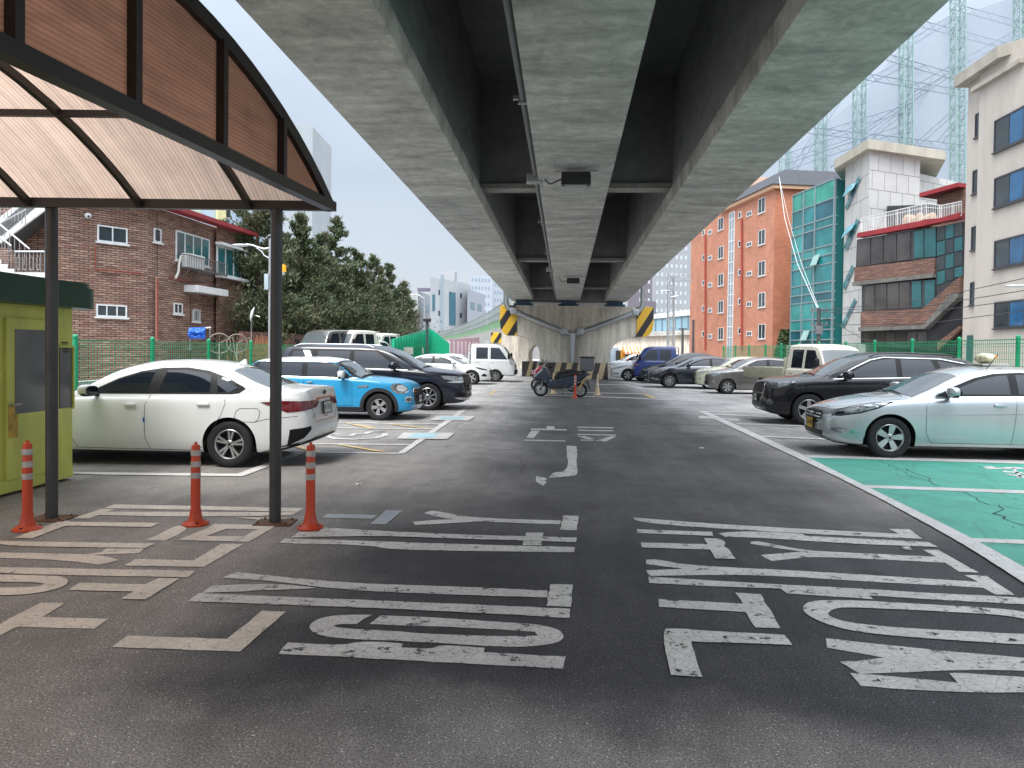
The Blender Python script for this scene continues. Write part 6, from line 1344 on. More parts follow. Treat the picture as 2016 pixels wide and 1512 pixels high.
# ---------------- conifers
def leafmat(name, a, b_, sc_=1.3):
    m = bpy.data.materials.new(name); m.use_nodes = True; t = m.node_tree; b = t.nodes['Principled BSDF']; L = t.links.new
    tcn = nd(t, 'ShaderNodeTexCoord'); n = nd(t, 'ShaderNodeTexNoise', Scale=sc_, Detail=6, Roughness=.7); L(tcn.outputs['Object'], n.inputs['Vector'])
    r = nd(t, 'ShaderNodeMapRange'); L(n.outputs['Fac'], r.inputs[0]); r.inputs[1].default_value = .38; r.inputs[2].default_value = .62
    mx = nd(t, 'ShaderNodeMixRGB'); L(r.outputs[0], mx.inputs[0]); mx.inputs[1].default_value = (*a, 1); mx.inputs[2].default_value = (*b_, 1)
    n2 = nd(t, 'ShaderNodeTexNoise', Scale=9, Detail=2); L(tcn.outputs['Object'], n2.inputs['Vector']); r2 = nd(t, 'ShaderNodeMapRange'); L(n2.outputs['Fac'], r2.inputs[0]); r2.inputs[1].default_value = .3; r2.inputs[2].default_value = .7; r2.inputs[3].default_value = .6; r2.inputs[4].default_value = 1.5
    mm = nd(t, 'ShaderNodeMixRGB', blend_type='MULTIPLY'); mm.inputs[0].default_value = 1; L(mx.outputs[0], mm.inputs[1]); L(r2.outputs[0], mm.inputs[2]); L(mm.outputs[0], b.inputs['Base Color']); b.inputs['Roughness'].default_value = .7; return m
LEAF = leafmat('juniper_foliage', (.050, .082, .034), (.115, .115, .058)); BARK = M('conifer_bark', (.10, .07, .05), .9, 0, .3, 6)
def conifer(px, d, top, hw, label, n=6500, base=.6, seed=1, low=.1):
    rnd = random.Random(seed); c = GD(px, d); zt_ = Zat(top, d, px); rad = hw*d/F; Hh = zt_-base
    r = empty('conifer_tree', (c.x, c.y, base), 0, label, 'tree', 'conifers behind the left fence')
    m = MB(); m.tube([(0, 0, -.2), (.05, 0, Hh*.3), (0, .05, Hh*.65), (0, 0, Hh*.92)], [.20, .16, .09, .02], 10); m.build('trunk', BARK, r, smooth=True)
    # boughs: each sweeps out and up and carries sprays of foliage
    f = MB(); br_ = MB(); nb = 60+int(Hh*5)
    for i in range(nb):
        t = low+(1-low)*(i+rnd.random())/nb; z = Hh*t; R_ = rad*((1-t)**.66)*rnd.choice((.55, .8, .95, 1.0, 1.22))*(1 if t > .15 else .6+2.6*t); a = rnd.uniform(0, 2*math.pi); R_ = max(R_, .18)
        tip = Vector((math.cos(a)*R_, math.sin(a)*R_, z+R_*rnd.uniform(.10, .55))); st_ = Vector((0, 0, z-R_*.15))
        if tip.z > Hh*1.01: tip.z = Hh*rnd.uniform(.95, 1.02)
        if R_ > .6: br_.tube([st_, tip*.8+st_*.2], [.03, .008], 4, False)
        k = int(1.5*n/nb*(.5+R_/max(rad, .1)*1.1)); cl_ = max(.16, R_*.19)
        for j in range(k):
            s = rnd.uniform(.25, 1.05)**.8; p = st_.lerp(tip, s)+Vector((rnd.gauss(0, cl_*.55), rnd.gauss(0, cl_*.55), rnd.gauss(0, cl_*.42)))
            dr = (tip-st_).normalized()*rnd.uniform(.3, .9)+Vector((rnd.gauss(0, .5), rnd.gauss(0, .5), rnd.uniform(-.1, .9))); dr.normalize(); ln_ = rnd.uniform(.10, .27); sd2 = dr.cross(Vector((rnd.gauss(0, 1), rnd.gauss(0, 1), rnd.gauss(0, 1)))).normalized()*rnd.uniform(.02, .045)
            q = p+dr*ln_; f.quad(p-sd2*.6, p+sd2*.6, p+dr*ln_*.6+sd2, q, p+dr*ln_*.5-sd2)
    f.build('crown', LEAF, r); br_.build('boughs', BARK, r); return r
for i, (px, d, top, hw, n, lb) in enumerate([(505, 38, 350, 120, 21000, 'tallest dark conifer behind the canopy post beside the brick house'), (590, 41, 425, 88, 16000, 'dense conifer just right of the tallest one'), (632, 45, 466, 66, 11000, 'rounded conifer left of the spiky topped one'), (660, 48, 434, 66, 12000, 'spiky topped conifer in the middle of the row'), (700, 52, 496, 62, 10500, 'conifer right of the spiky topped one'), (735, 56, 506, 56, 9000, 'browner conifer before a pale block'), (765, 61, 522, 50, 8000, 'narrow conifer second from the right end of the row'), (793, 66, 556, 42, 6500, 'last small conifer at the right end of the row'), (560, 46, 462, 110, 9000, 'back row conifer filling the gap behind the lamp post'), (690, 60, 540, 110, 8000, 'back row conifer filling the gap behind the middle trees'), (745, 70, 560, 110, 7000, 'back row conifer low behind the right end of the row'), (620, 52, 500, 110, 9000, 'back row conifer behind the rounded one')]):
    conifer(px, d, top, hw, lb, n, seed=i+3, low=.04 if i < 8 else .02)
def bare(px, d, top, label, seed):
    rnd = random.Random(seed); c = GD(px, d); Hh = Zat(top, d, px)-.6; r = empty('bare_tree', (c.x, c.y, .6), 0, label, 'tree', 'bare trees behind the conifers'); m = MB(); m.tube([(0, 0, 0), (0, 0, Hh*.5), (.1, 0, Hh*.8)], [.14, .09, .04], 8); m.build('trunk', BARK, r, smooth=True); m = MB()
    for i in range(60):
        z = Hh*rnd.uniform(.3, .8); a = rnd.uniform(0, 6.28); l = rnd.uniform(.5, 1.5); p = Vector((0, 0, z)); q = p+Vector((math.cos(a)*l*.5, math.sin(a)*l*.5, l*.9)); m.tube([p, q], [.022, .012], 4, False)
        for j in range(4): s = p.lerp(q, rnd.uniform(.3, 1)); m.tube([s, s+Vector((rnd.gauss(0, .25), rnd.gauss(0, .25), rnd.uniform(.4, .9)))], [.011, .005], 3, False)
    m.build('branches', BARK, r)
bare(722, 62, 488, 'bare tree whose twigs rise behind the middle conifers', 1); bare(792, 72, 545, 'bare tree poking up behind the right end conifers', 2); bare(815, 76, 600, 'small bare tree at the far right of the conifer row', 5)
# dry shrub
sh = empty('dry_shrub', GD(510, 33.5), 0, 'orange brown dry shrub at the foot of the conifers', 'shrub'); m = MB(); rnd = random.Random(4)
for i in range(500):
    p = Vector((rnd.gauss(0, .5), rnd.gauss(0, .4), .9)); m.tube([p, p+Vector((rnd.gauss(0, .25), rnd.gauss(0, .2), rnd.uniform(.4, 1.3)))], [.012, .005], 3, False)
m.build('twigs', M('dry_twig', (.28, .13, .06), .8), sh)
# street lamp on the left
sl_ = bld('street_lamp', 'curved arm street lamp standing behind the canopy post', 'street lamp'); d = 25; m = MB(); m.tube([GD(532, d), P(532, 470, d)], [.07, .05], 10); m.build('lamp_pole', STEEL, sl_, smooth=True)
m = MB(); m.tube([P(531, 488, d), P(520, 490, d), P(508, 487, d), P(498, 483, d), P(485, 481, d)], .03, 8); m.tube([P(531, 509, d), P(520, 503, d), P(515, 495, d), P(505, 488, d)], .022, 8); m.build('lamp_arm', STEEL, sl_, smooth=True)
m = blob(P(473, 483, d), (.30, .12, .05), 2.4, 16); m.build('lamp_head', M('lamp_head_grey', (.4, .41, .42), .4, .3), sl_, smooth=True, auto=80)
m = MB(); c = P(527, 555, d); m.bbox(c.x-.08, c.x+.06, c.y-.1, c.y-.07, c.z-.26, c.z+.26, .01); m.build('sign_plate', M('sign_back', (.35, .42, .45), .5), sl_, smooth=True)
m = MB(); c = P(556, 528, d+.3); m.bbox(c.x-.17, c.x+.09, c.y-.1, c.y+.12, c.z-.12, c.z+.12, .03); m.tube([(c.x-.45, c.y, c.z), c], .02, 6); m.build('orange_lamp', M('orange_box', (.75, .28, .01), .4, emit=((1, .45, .02), .35)), sl_, smooth=True)
m = MB(); c = P(556, 537, d+.3); m.bbox(c.x-.1, c.x+.06, c.y-.1, c.y+.1, c.z-.07, c.z+.03, .02); m.build('lamp_cap', WFR, sl_, smooth=True); recentre(sl_)
# green curved top barrier
GP = M('green_panel_paint', (.004, .33, .17), .5, 0, .08, 1); gbx = bld('noise_fence', 'bright green panel barrier with scalloped posts beyond the parked cars', 'fence'); WGn = Wall(772, 36, 845, 50)
wpoly(WGn, gbx, [(772, 668), (845, 647), (845, 720), (772, 740)], -.04, 0, 'panel', M('green_translucent_panel', (.01, .30, .19), .4, 0, .25, 2))
for k in range(17):
    t = k/16; u = WGn.L*t; zt_ = WGn.uv(772+73*t, 664-21*t)[1]; m = MB(); WGn.box(m, u-.06, u+.06, 0, WGn.uv(*(lambda q: (q, 664-21*((q-772)/73)))(772+73*(1/((1/1)))*t))[1] if False else 2.1+.72*t, 0, .12); m.build('post', GP, gbx)
wpoly(WGn, gbx, [(772, 690), (845, 676), (845, 680), (772, 694)], .0, .06, 'rail', GP)
WG2 = Wall(844, 50, 886, 50.5); wpoly(WG2, gbx, [(844, 647), (852, 650), (862, 657), (872, 667), (885, 676), (885, 720), (844, 720)], -.1, 0, 'panel', GP); recentre(gbx)
lp = bld('dark_lamp_post', 'dark square lamp post in front of the green barrier', 'post'); m = MB(); d = 44; m.beam(GD(841, d), P(841, 632, d), .13); m.build('pole', M('dark_green_grey', (.03, .06, .06), .5), lp); m = MB(); c = P(841, 632, d); m.bbox(c.x-.22, c.x+.22, c.y-.15, c.y+.15, c.z-.04, c.z+.14, .03); m.build('lamp_head', BLK, lp, smooth=True); recentre(lp)
ltp = bld('street_lamp', 'thin far lamp post with a short arm before the pale office block', 'street lamp'); m = MB(); d = 80; m.tube([GD(835, d), P(836, 586, d)], .09, 8); m.tube([P(836, 588, d), P(822, 580, d), P(812, 581, d)], .05, 6); m.build('lamp_pole', STEEL, ltp, smooth=True); m = blob(P(812, 581, d), (.5, .2, .08), 2.2, 12); m.build('lamp_head', STEEL, ltp, smooth=True); recentre(ltp)
# pink panel wall, far ramp with its noise barrier
pk = bld('pink_panel_wall', 'faded pink metal panel wall below the far ramp', 'wall'); WPk = Wall(884, 58, 944, 66); PKm = M('faded_pink', (.50, .33, .37), .7, 0, .12, 1)
wpoly(WPk, pk, [(884, 668), (944, 664), (944, 725), (884, 730)], -.1, 0, 'panel', PKm)
m = MB()
for k in range(9): u = WPk.L*k/8; WPk.box(m, u-.05, u+.05, 0, 2.3, 0, .1)
m.build('ribs', M('pale_pink_rib', (.6, .5, .52), .6), pk); recentre(pk)
rb = bld('noise_barrier', 'long curved transparent and green noise barrier on the far ramp', 'barrier'); path = [(1006, 78), (987, 96), (962, 118), (935, 146), (908, 182), (882, 225), (850, 300)]; pts = [GD(px, d) for px, d in path]
def strip(z0, z1, mat, nm, off=0):
    m = MB()
    for a, b in zip(pts, pts[1:]): m.quad(*(Vector((p.x, p.y-off, z)) for p, z in ((a, z0), (b, z0), (b, z1), (a, z1))), ); m.quad(*(Vector((p.x+.1, p.y-off+.3, z)) for p, z in ((a, z0), (b, z0), (b, z1), (a, z1))))
    return m.build(nm, mat, rb)
RC = M('ramp_concrete', (.33, .32, .30), .85, 0, .12, .4, grime=.3); strip(2.9, 4.7, RC, 'concrete_edge'); strip(4.72, 5.7, M('lime_panel', (.17, .50, .13), .5, 0, .1, .3), 'green_panels'); strip(5.71, 7.5, M('pale_barrier_glass', (.50, .56, .55), .15, 0, .05, .3, alpha=.6), 'clear_panels')
m = MB()
for a, b in zip(pts, pts[1:]):
    n = max(2, int((b-a).length/2.6))
    for i in range(n): p = a.lerp(b, i/n)+Vector((-.1, -.3, 0)); m.beam(p+Vector((0, 0, 4.7)), p+Vector((0, 0, 7.55)), .12)
    for z in (5.7, 6.6, 7.5): m.beam(Vector((a.x-.1, a.y-.3, z)), Vector((b.x-.1, b.y-.3, z)), .1)
m.build('barrier_frame', M('barrier_steel', (.22, .25, .24), .5, .3), rb); recentre(rb)
for (px, d, lb) in ((1001, 84, 'nearest slim pier carrying the far curved ramp'), (968, 113, 'second slim pier under the far curved ramp'), (934, 150, 'third slim pier under the far curved ramp')):
    rp_ = bld('ramp_pier', lb, 'pier', 'piers of the far ramp'); c = GD(px, d+1.5); m = MB(); m.tube([(c.x+1, c.y, 0), (c.x+1, c.y, 2.2)], .7, 14); m.build('column', RC, rp_, smooth=True); m = MB(); m.bbox(c.x-1, c.x+3.5, c.y-.8, c.y+.8, 2.2, 3.0, .15); m.build('pier_cap', RC, rp_, smooth=True); recentre(rp_)
# parked trucks on the raised yard
for (px, d, rt, lb, pm, tx_) in ((690, 37, R(62), 'grey white small truck cab facing the lot under the conifers', IVORY, '91수 2210'), (742, 43, R(70), 'second small truck cab at the right end of the raised yard', IVORY, '82로 9035'), (640, 36, R(66), 'dark grey truck cab partly hidden left on the raised yard', GREYP, '90거 7781')):
    c = GD(px, d); r_ = truck((c.x, c.y), rt, lb, pm, None, tx_); r_.location.z = .58
H5 = hatch(); r_, _, _ = car(H5, (GD(716, 39.5).x, GD(716, 39.5).y), R(75), 'white small car between the trucks on the raised yard', 'car', [WHITE]); r_.location.z = .62
S6 = hatch(); r_, _, _ = car(S6, (GD(770, 48).x, GD(770, 48).y), R(80), 'pale small car at the far right of the raised yard', 'car', [IVORY]); r_.location.z = .45
# far towers
def tower(label, px0, px1, top, d, col, rows, cols, dd=14, wcol=WG, ww=.5, wh=.45, base=0, name='apartment_tower', turn=.15, mat=None, x0=.08, x1=.92):
    r = bld(name, label, 'building'); Wl = Wall(px0, d, px1, d*(1+turn*.1)); zt_ = Zat(top, d, px0); bk_ = (HF*dd)
    block('wall', [(p.x, p.y) for p in (Wl.o, Wl.pt(Wl.L, 0), Wl.pt(Wl.L, 0)+bk_, Wl.o+bk_)], base, zt_, [mat or M('wall_'+str(col), col, .8, 0, .04, .2)], r)
    proto = None
    for j in range(rows):
        for i in range(cols):
            cw = Wl.L*(x1-x0)/cols; u = Wl.L*x0+cw*(i+.5-ww/2); fh = (zt_-max(base, 1))/(rows+.5); z = zt_-fh*(j+1)
            if proto is None:
                m = MB(); Wl.box(m, u, u+cw*ww, z+fh*.2, z+fh*(.2+wh), -.05, .06); proto = m.build('window', wcol, r); pu, pz = u, z
            else: o = proto.copy(); COL.objects.link(o); o.parent = r; o.location = Wl.u*(u-pu)+Vector((0, 0, z-pz))
    return r, Wl
tower('tall pale apartment tower rising beyond the canopy end', 566, 613, 240, 190, (.36, .39, .40), 1, 1, 20, wcol=M('pale_joint', (.5, .55, .58), .8), ww=.9, wh=.02, turn=.2)[0]
r, Wl = tower('pale office block with a blue glass stair strip', 846, 922, 545, 330, (.40, .41, .42), 3, 3, 14, wcol=WG, ww=.18, wh=.25, turn=1)
wpoly(Wl, r, [(884, 576), (896, 576), (896, 640), (884, 640)], 0, .3, 'glass_strip', M('sky_blue_glass', (.06, .15, .19), .1, 0, .15, .3)); wpoly(Wl, r, [(866, 542), (872, 540), (872, 650), (866, 650)], 0, .4, 'glass_strip', M('pale_blue_glass', (.30, .36, .40), .1)); wpoly(Wl, r, [(851, 580), (856, 580), (856, 612), (851, 612)], 0, .2, 'window_strip', MATS['sky_blue_glass'])
m = MB(); p = P(882, 534, 385); m.box(p.x-3.5, p.x+3.5, p.y, p.y+8, p.z-6, p.z); m.build('roof_hut', M('pale_render', (.34, .35, .36), .8), r)
r, Wl = tower('low pale wing with purple roof left of the office block', 822, 848, 572, 345, (.40, .42, .44), 2, 2, 12, wcol=MATS['sky_blue_glass'], ww=.5, wh=.3, turn=1); m = MB(); p = P(826, 572, 340); m.box(p.x-1, p.x+5, p.y, p.y+5, p.z, p.z+1.2); m.build('roof_edge', M('purple_roof', (.12, .11, .16), .6), r)
tower('grey blue wing right of the office block', 919, 952, 568, 350, (.32, .34, .38), 2, 2, 10, wcol=MATS['sky_blue_glass'], ww=.6, wh=.3, turn=1)
tower('white apartment block with square windows beyond the office', 922, 968, 541, 450, (.36, .39, .43), 9, 6, 16, wcol=M('slate_window', (.22, .27, .33), .3), ww=.5, wh=.42)
tower('second white apartment block nearest the viaduct', 962, 996, 552, 480, (.35, .38, .42), 9, 5, 16, wcol=MATS['slate_window'], ww=.5, wh=.42)
tower('pale blue block peeping between the conifers', 699, 711, 508, 160, (.42, .50, .66), 1, 1, 8, wcol=MATS['slate_window'], ww=.5, wh=.2)
# ================================================================ right side
fence('green wire mesh fence running along the right edge of the car park', [(2150, 16.9), (2004, 19.6), (1888, 22.5), (1796, 25.5), (1722, 28.5), (1665, 31.4), (1613, 34.4), (1573, 37.4), (1538, 40.5), (1507, 43.7), (1475, 47.4), (1448, 51), (1424, 54.8)], .5, 2.14)
kw = bld('low_wall', 'low pale concrete wall under the right green fence', 'wall'); m = MB(); a, b = GD(2150, 16.9), GD(1424, 54.8); m.beam(Vector((a.x+.3, a.y, .3)), Vector((b.x+.3, b.y, .3)), .25, .6); m.build('wall_body', KB_, kw); recentre(kw)
# orange brick flats
WO = Wall(1357, 85, 1520, 65); cor = WO.pt(WO.L, 0); ob = bld('brick_flats', 'five storey orange brick flats with dark shingle roof', 'building')
zr = Zat(371, 65, 1520); dr = -WO.n; e1 = cor+dr*14
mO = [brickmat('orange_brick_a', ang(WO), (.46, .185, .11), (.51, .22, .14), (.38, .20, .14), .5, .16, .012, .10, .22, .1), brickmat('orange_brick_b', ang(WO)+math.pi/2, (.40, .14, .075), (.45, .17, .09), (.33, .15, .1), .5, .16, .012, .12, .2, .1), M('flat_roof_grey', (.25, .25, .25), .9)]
block('wall', [(p.x, p.y) for p in (WO.o, cor, e1, WO.o+dr*14)], 0, zr, mO, ob, [0, 1, 0, 1])
m = MB(); k0, k1 = WO.u, dr
def rp(u, n_, z): return WO.o+WO.u*u-WO.n*n_+Vector((0, 0, z))
uL = WO.L*.43
a = [rp(uL, -.5, zr+.3), rp(WO.L+.5, -.5, zr+.3), rp(WO.L+.5, 14, zr+.3), rp(uL, 14, zr+.3)]; b = [rp(uL+.8, 1.5, zr+2.0), rp(WO.L-1.3, 1.5, zr+2.0), rp(WO.L-1.3, 12, zr+2.0), rp(uL+.8, 12, zr+2.0)]
m.add(a+b, [(0, 1, 2, 3), (4, 5, 6, 7), (0, 1, 5, 4), (1, 2, 6, 5), (2, 3, 7, 6), (3, 0, 4, 7)]); m.build('shingle_roof', M('dark_shingles', (.055, .058, .068), .85, 0, .35, 6), ob)
m = MB(); WO.box(m, uL, WO.L+.35, zr-.02, zr+.28, -14, .35); m.build('cornice', M('peach_cornice', (.60, .38, .24), .8), ob)
m = MB(); WO.box(m, uL+2, WO.L*.62, zr+.3, zr+2.8, -12, -1.5); m.build('roof_hut', M('peach_render', (.55, .38, .27), .8), ob)
cur = [(Wx, y) for Wx, y in ()]
for y in (404, 466.5, 528, 590, 652): winbox(WO, ob, 1493.5, y-14, 1507, y+15, 2, sill=True, gl=WG)
for y in (441, 497, 551, 604, 657): winbox(WO, ob, 1414.5, y-12, 1424.5, y+12, 2, gl=WG)
for y in (421, 481, 539, 599, 657): winbox(WO, ob, 1470.5, y-5, 1480.5, y+5, 2, sill=False, fw=.08)
for y in (423, 480, 536, 593, 651): winbox(WO, ob, 1454, y-6, 1459.5, y+7, 1, sill=False, fw=.08)
for y in (457, 508, 561, 611, 662): winbox(WO, ob, 1394.5, y-4.5, 1402, y+5, 2, sill=False, fw=.08)
for y in (458, 507, 557, 607, 657): winbox(WO, ob, 1383, y-5.5, 1387.5, y+6, 1, sill=False, fw=.08)
SG = M('stair_window_grey', (.28, .31, .34), .2, 0, .15, .5); u0, u1, z0, z1 = WO.rect(1434, 396, 1445, 690)
o = winbox(WO, ob, 0, 0, 0, 0, 2, fr=WFR, gl=SG, fw=.12, sill=False, uz=(u0, u1, .5, zr-.4), nm='stair_window'); m = MB()
for k in range(14): z = 1+k*1.05; WO.box(m, u0+.13, u1-.13, z, z+.10, .0, .048)
m.build('stair_window_bars', WFR, o)
for px in (1463, 1391): wpipe(WO, [(px, 430 if px > 1400 else 462), (px, 690)], .10, M('red_downpipe', (.30, .05, .035), .6), 'downpipe', .15, ob)
recentre(ob)
# green glass office
WGl = Wall(1557, 61, 1639, 54.8); cg_ = WGl.pt(WGl.L, 0); gg = bld('glass_building', 'green curtain wall building beside the orange flats', 'building')
GGL = M('green_curtain_glass', (.02, .27, .27), .08, 0, .35, .35, spec=.9); WG3v = -WGl.n; zt_ = Zat(354, 54.8, 1639)
block('wall', [(p.x, p.y) for p in (WGl.o, cg_, cg_+WG3v*12, WGl.o+WG3v*12)], 0, zt_, [M('green_curtain_base', (.015, .12, .12), .2)], gg)
MUL = M('mullion_grey', (.22, .30, .31), .4, .3); rows = [354, 391, 426, 443, 481, 499, 517, 553, 573, 590, 626, 648, 668]
panes = 0
gcols = [0, .29, .57, 1.0]
rnd = random.Random(3); gls = [M('curtain_glass_%s' % q, c, .06+.04*i, 0, .45, .5, spec=.9) for i, (q, c) in enumerate((('teal', (.012, .16, .17)), ('deep', (.008, .09, .12)), ('aqua', (.03, .24, .23)), ('jade', (.03, .27, .20))))]
for j in range(len(rows)-1):
    z1 = WGl.uv(1639, rows[j])[1]; z0 = WGl.uv(1639, rows[j+1])[1]
    for i in range(3):
        m = MB(); WGl.box(m, WGl.L*gcols[i]+.08, WGl.L*gcols[i+1]-.08, z0+.06, z1-.06, 0, .05+.01*((i+j) % 3)); m.build('curtain_pane', gls[(3 if j == 0 else rnd.choice((0, 0, 1, 2)))], gg)
m = MB()
for j, y in enumerate(rows): z = WGl.uv(1639, y)[1]; WGl.box(m, 0, WGl.L, z-.05, z+.05, 0, .12)
for c in gcols: WGl.box(m, max(0, WGl.L*c-.07), min(WGl.L+.07, WGl.L*c+.07), 0, zt_+.05, 0, .14)
m.build('mullions', MUL, gg)
WGs = Wall(1639, 54.8, 1660, 57.5)
m = MB()
for j, y in enumerate(rows): z = WGl.uv(1639, y)[1]; WGs.box(m, 0, WGs.L, z-.05, z+.05, -.02, .12)
WGs.box(m, WGs.L-.1, WGs.L, 0, zt_, -.1, .12); m.build('mullions', MUL, gg)
m = MB(); WGs.box(m, .02, WGs.L, 0, zt_-.01, -.03, .03); m.build('side_glazing', gls[0], gg)
for (x, y, c) in ((1610, 512, .5), (1590, 660, .5)):
    u, z = WGl.uv(x, y); m = MB(); m.quad(WGl.pt(u-.45, z+.4, .1), WGl.pt(u+.45, z+.4, .1), WGl.pt(u+.45, z-.4, .4), WGl.pt(u-.45, z-.4, .4)); o = m.build('open_vent', M('pale_open_vent', (.25, .38, .36), .1), gg); sm = o.modifiers.new('s', 'SOLIDIFY'); sm.thickness = .05
recentre(gg)
# grey panelled tower
def panelmat(name, col, an, w_=1.6, h=1.5):
    return brickmat(name, an, col, tuple(c*1.05 for c in col), tuple(c*.45 for c in col), w_, h, .03, .03, .12, .05)
WT1 = Wall(1657, 54, 1704, 49.5); WT2 = Wall(1704, 49.5, 1803, 51.5); gt = bld('panelled_building', 'light grey panelled tower with slanted teal windows', 'building')
p0, p1, p2 = WT1.o, WT2.o, WT2.pt(WT2.L, 0); zt_ = Zat(297, 49.5, 1704); back_ = (HF+RT*.50)*9
mt_ = [panelmat('grey_panels_a', (.44, .43, .41), ang(WT1)), panelmat('grey_panels_b', (.48, .47, .45), ang(WT2), 1.15, 1.25), M('flat_roof_pale', (.4, .4, .38), .9)]
block('wall', [(p.x, p.y) for p in (p0, p1, p2, p2+back_, p0+back_)], 0, zt_, mt_, gt, [0, 1, 0, 1, 0])
WT3 = Wall(1803, 51.7, 1905, 55.0); q0, q1 = WT3.o+WT3.n*.0, WT3.pt(WT3.L, 0)
block('wing_wall', [(p.x, p.y) for p in (q0-WT3.n*.4, q1-WT3.n*.4, q1+back_, q0+back_)], 0, Zat(337, 51.7, 1803), mt_, gt, [1, 0, 1, 0])
m = MB(); cc_ = [p0+WT1.n*.7-WT1.u*.3, p1+WT1.n*.7+WT2.n*.7, WT2.pt(WT2.L*1.33, 0)+WT2.n*.7, WT2.pt(WT2.L*1.33, 0)+back_, p0+back_]
m.prism([(p.x, p.y) for p in cc_], zt_+.002, zt_+.62); m.build('roof_slab', M('sandy_roof_slab', (.42, .39, .32), .85, 0, .1, 1, grime=.25), gt)
Q4 = (1456, 280, 3.6)
for pts_, ext in (([(845, 238), (866, 260), (768, 480), (752, 463)], (772, 345, 838, 312)), ([(835, 537), (856, 556), (768, 770), (740, 745)], (762, 640, 828, 600)), ([(800, 868), (822, 885), (755, 1047), (733, 1023)], None), ([(820, 1103), (836, 1126), (745, 1317), (724, 1300)], None)):
    o = wpoly(WT1, gt, pts_, -.02, .06, 'slanted_window', MUL, Q4); c = (sum(x for x, _ in pts_)/4, sum(y for _, y in pts_)/4)
    for k in range(3):
        def lp_(a_, b_, t): return (a_[0]+(b_[0]-a_[0])*t, a_[1]+(b_[1]-a_[1])*t)
        a0, a1, b1, b0 = pts_[0], pts_[1], pts_[2], pts_[3]; t0, t1 = k/3+.03, (k+1)/3-.03
        i0, i1 = lp_(a0, a1, .12), lp_(a0, a1, .88); j0, j1 = lp_(b0, b1, .12), lp_(b0, b1, .88)
        wpoly(WT1, o, [lp_(i0, j0, t0), lp_(i1, j1, t0), lp_(i1, j1, t1), lp_(i0, j0, t1)], .065, .08, 'pane', gls[k % 2], Q4)
    if ext:
        x0_, y0_, x1_, y1_ = ext; A_ = WT1.uv(Q4[0]+x0_/3.6, Q4[1]+y0_/3.6); B__ = WT1.uv(Q4[0]+x1_/3.6, Q4[1]+y1_/3.6); m = MB(); m.quad(WT1.pt(A_[0], A_[1]+.3, .1), WT1.pt(B__[0], B__[1]+.3, .1), WT1.pt(B__[0], B__[1]-.2, .4), WT1.pt(A_[0], A_[1]-.4, .4)); o2 = m.build('open_sash', M('pale_sash_glass', (.25, .50, .58), .08), o); sm = o2.modifiers.new('s', 'SOLIDIFY'); sm.thickness = .05
recentre(gt)
# brown brick house with glazed balconies
WB = Wall(1684, 48.5, 1897, 40.5); bb_ = bld('balcony_building', 'brown brick building with glazed balconies and white roof railing', 'building'); BRB = brickmat('balcony_brick', ang(WB), (.17, .085, .06), (.23, .125, .095), (.05, .04, .035), .5, .13, .014, .35, .25)
back_ = (HF+RT*.56)*8
L0 = WB.uv(1688, 500)[0]; LR = WB.L
zs_ = lambda x, y: WB.uv(x, y)[1]
block('wall', [(p.x, p.y) for p in (WB.pt(L0+.3, 0, -1.2), WB.pt(LR, 0, -1.2), WB.pt(LR, 0, -1.2)+back_, WB.pt(L0+.3, 0, -1.2)+back_)], 0, zs_(1830, 452), [M('dark_interior_wall', (.06, .05, .045), .8)], bb_)
STN = M('weathered_sill_stone', (.16, .155, .14), .9, 0, .25, 3, grime=.4); SMK = M('smoked_balcony_glass', (.055, .048, .045), .06, 0, .5, .6, spec=.85)
q = (1456, 280, 3.6)
def wp(pts, n0, n1, nm, mt, par=None): return wpoly(WB, par or bb_, pts, n0, n1, nm, mt, q)
wp([(852, 678), (1300, 598), (1335, 590), (1580, 540), (1580, 500), (1440, 540), (1335, 548), (1300, 560), (858, 645)], -.3, .25, 'red_roof_ledge', MATS['red_eave_paint'])
o = wp([(828, 690), (1215, 625), (1385, 600), (1385, 826), (1215, 835), (820, 888)], -.6, -.04, 'upper_glazing', DFR)
for (a, b, t0, b0, t1, b1) in ((832, 925, 697, 880, 683, 868), (935, 1015, 682, 866, 668, 855), (1024, 1108, 668, 854, 652, 842), (1116, 1210, 650, 842, 636, 830)): wp([(a, t0), (b, t1), (b, b1), (a, b0)], -.04, .0, 'pane', SMK, o)
for (a, b, t0, b0, t1, b1) in ((1238, 1303, 632, 822, 622, 815), (1312, 1390, 618, 815, 605, 808)): wp([(a, t0), (b, t1), (b, b1), (a, b0)], -.04, .0, 'pane', WGT, o)
wp([(820, 888), (1385, 822), (1385, 932), (815, 992)], -.6, .05, 'brick_band', BRB); wp([(812, 992), (1385, 930), (1385, 958), (812, 1018)], -.6, .15, 'stone_sill', STN)
o = wp([(862, 1018), (1215, 982), (1385, 972), (1385, 1120), (1300, 1182), (862, 1202)], -.6, -.04, 'middle_glazing', DFR)
for (a, b, t0, b0, t1, b1) in ((888, 955, 1020, 1198, 1014, 1192), (964, 1040, 1012, 1192, 1004, 1188), (1048, 1128, 1004, 1188, 996, 1184), (1134, 1204, 996, 1182, 990, 1178)): wp([(a, t0), (b, t1), (b, b1), (a, b0)], -.04, .0, 'pane', SMK, o)
for (a, b, t0, b0, t1, b1) in ((1222, 1285, 985, 1175, 982, 1170), (1312, 1380, 980, 1165, 976, 1105)): wp([(a, t0), (b, t1), (b, b1), (a, b0)], -.04, .0, 'pane', WGT, o)
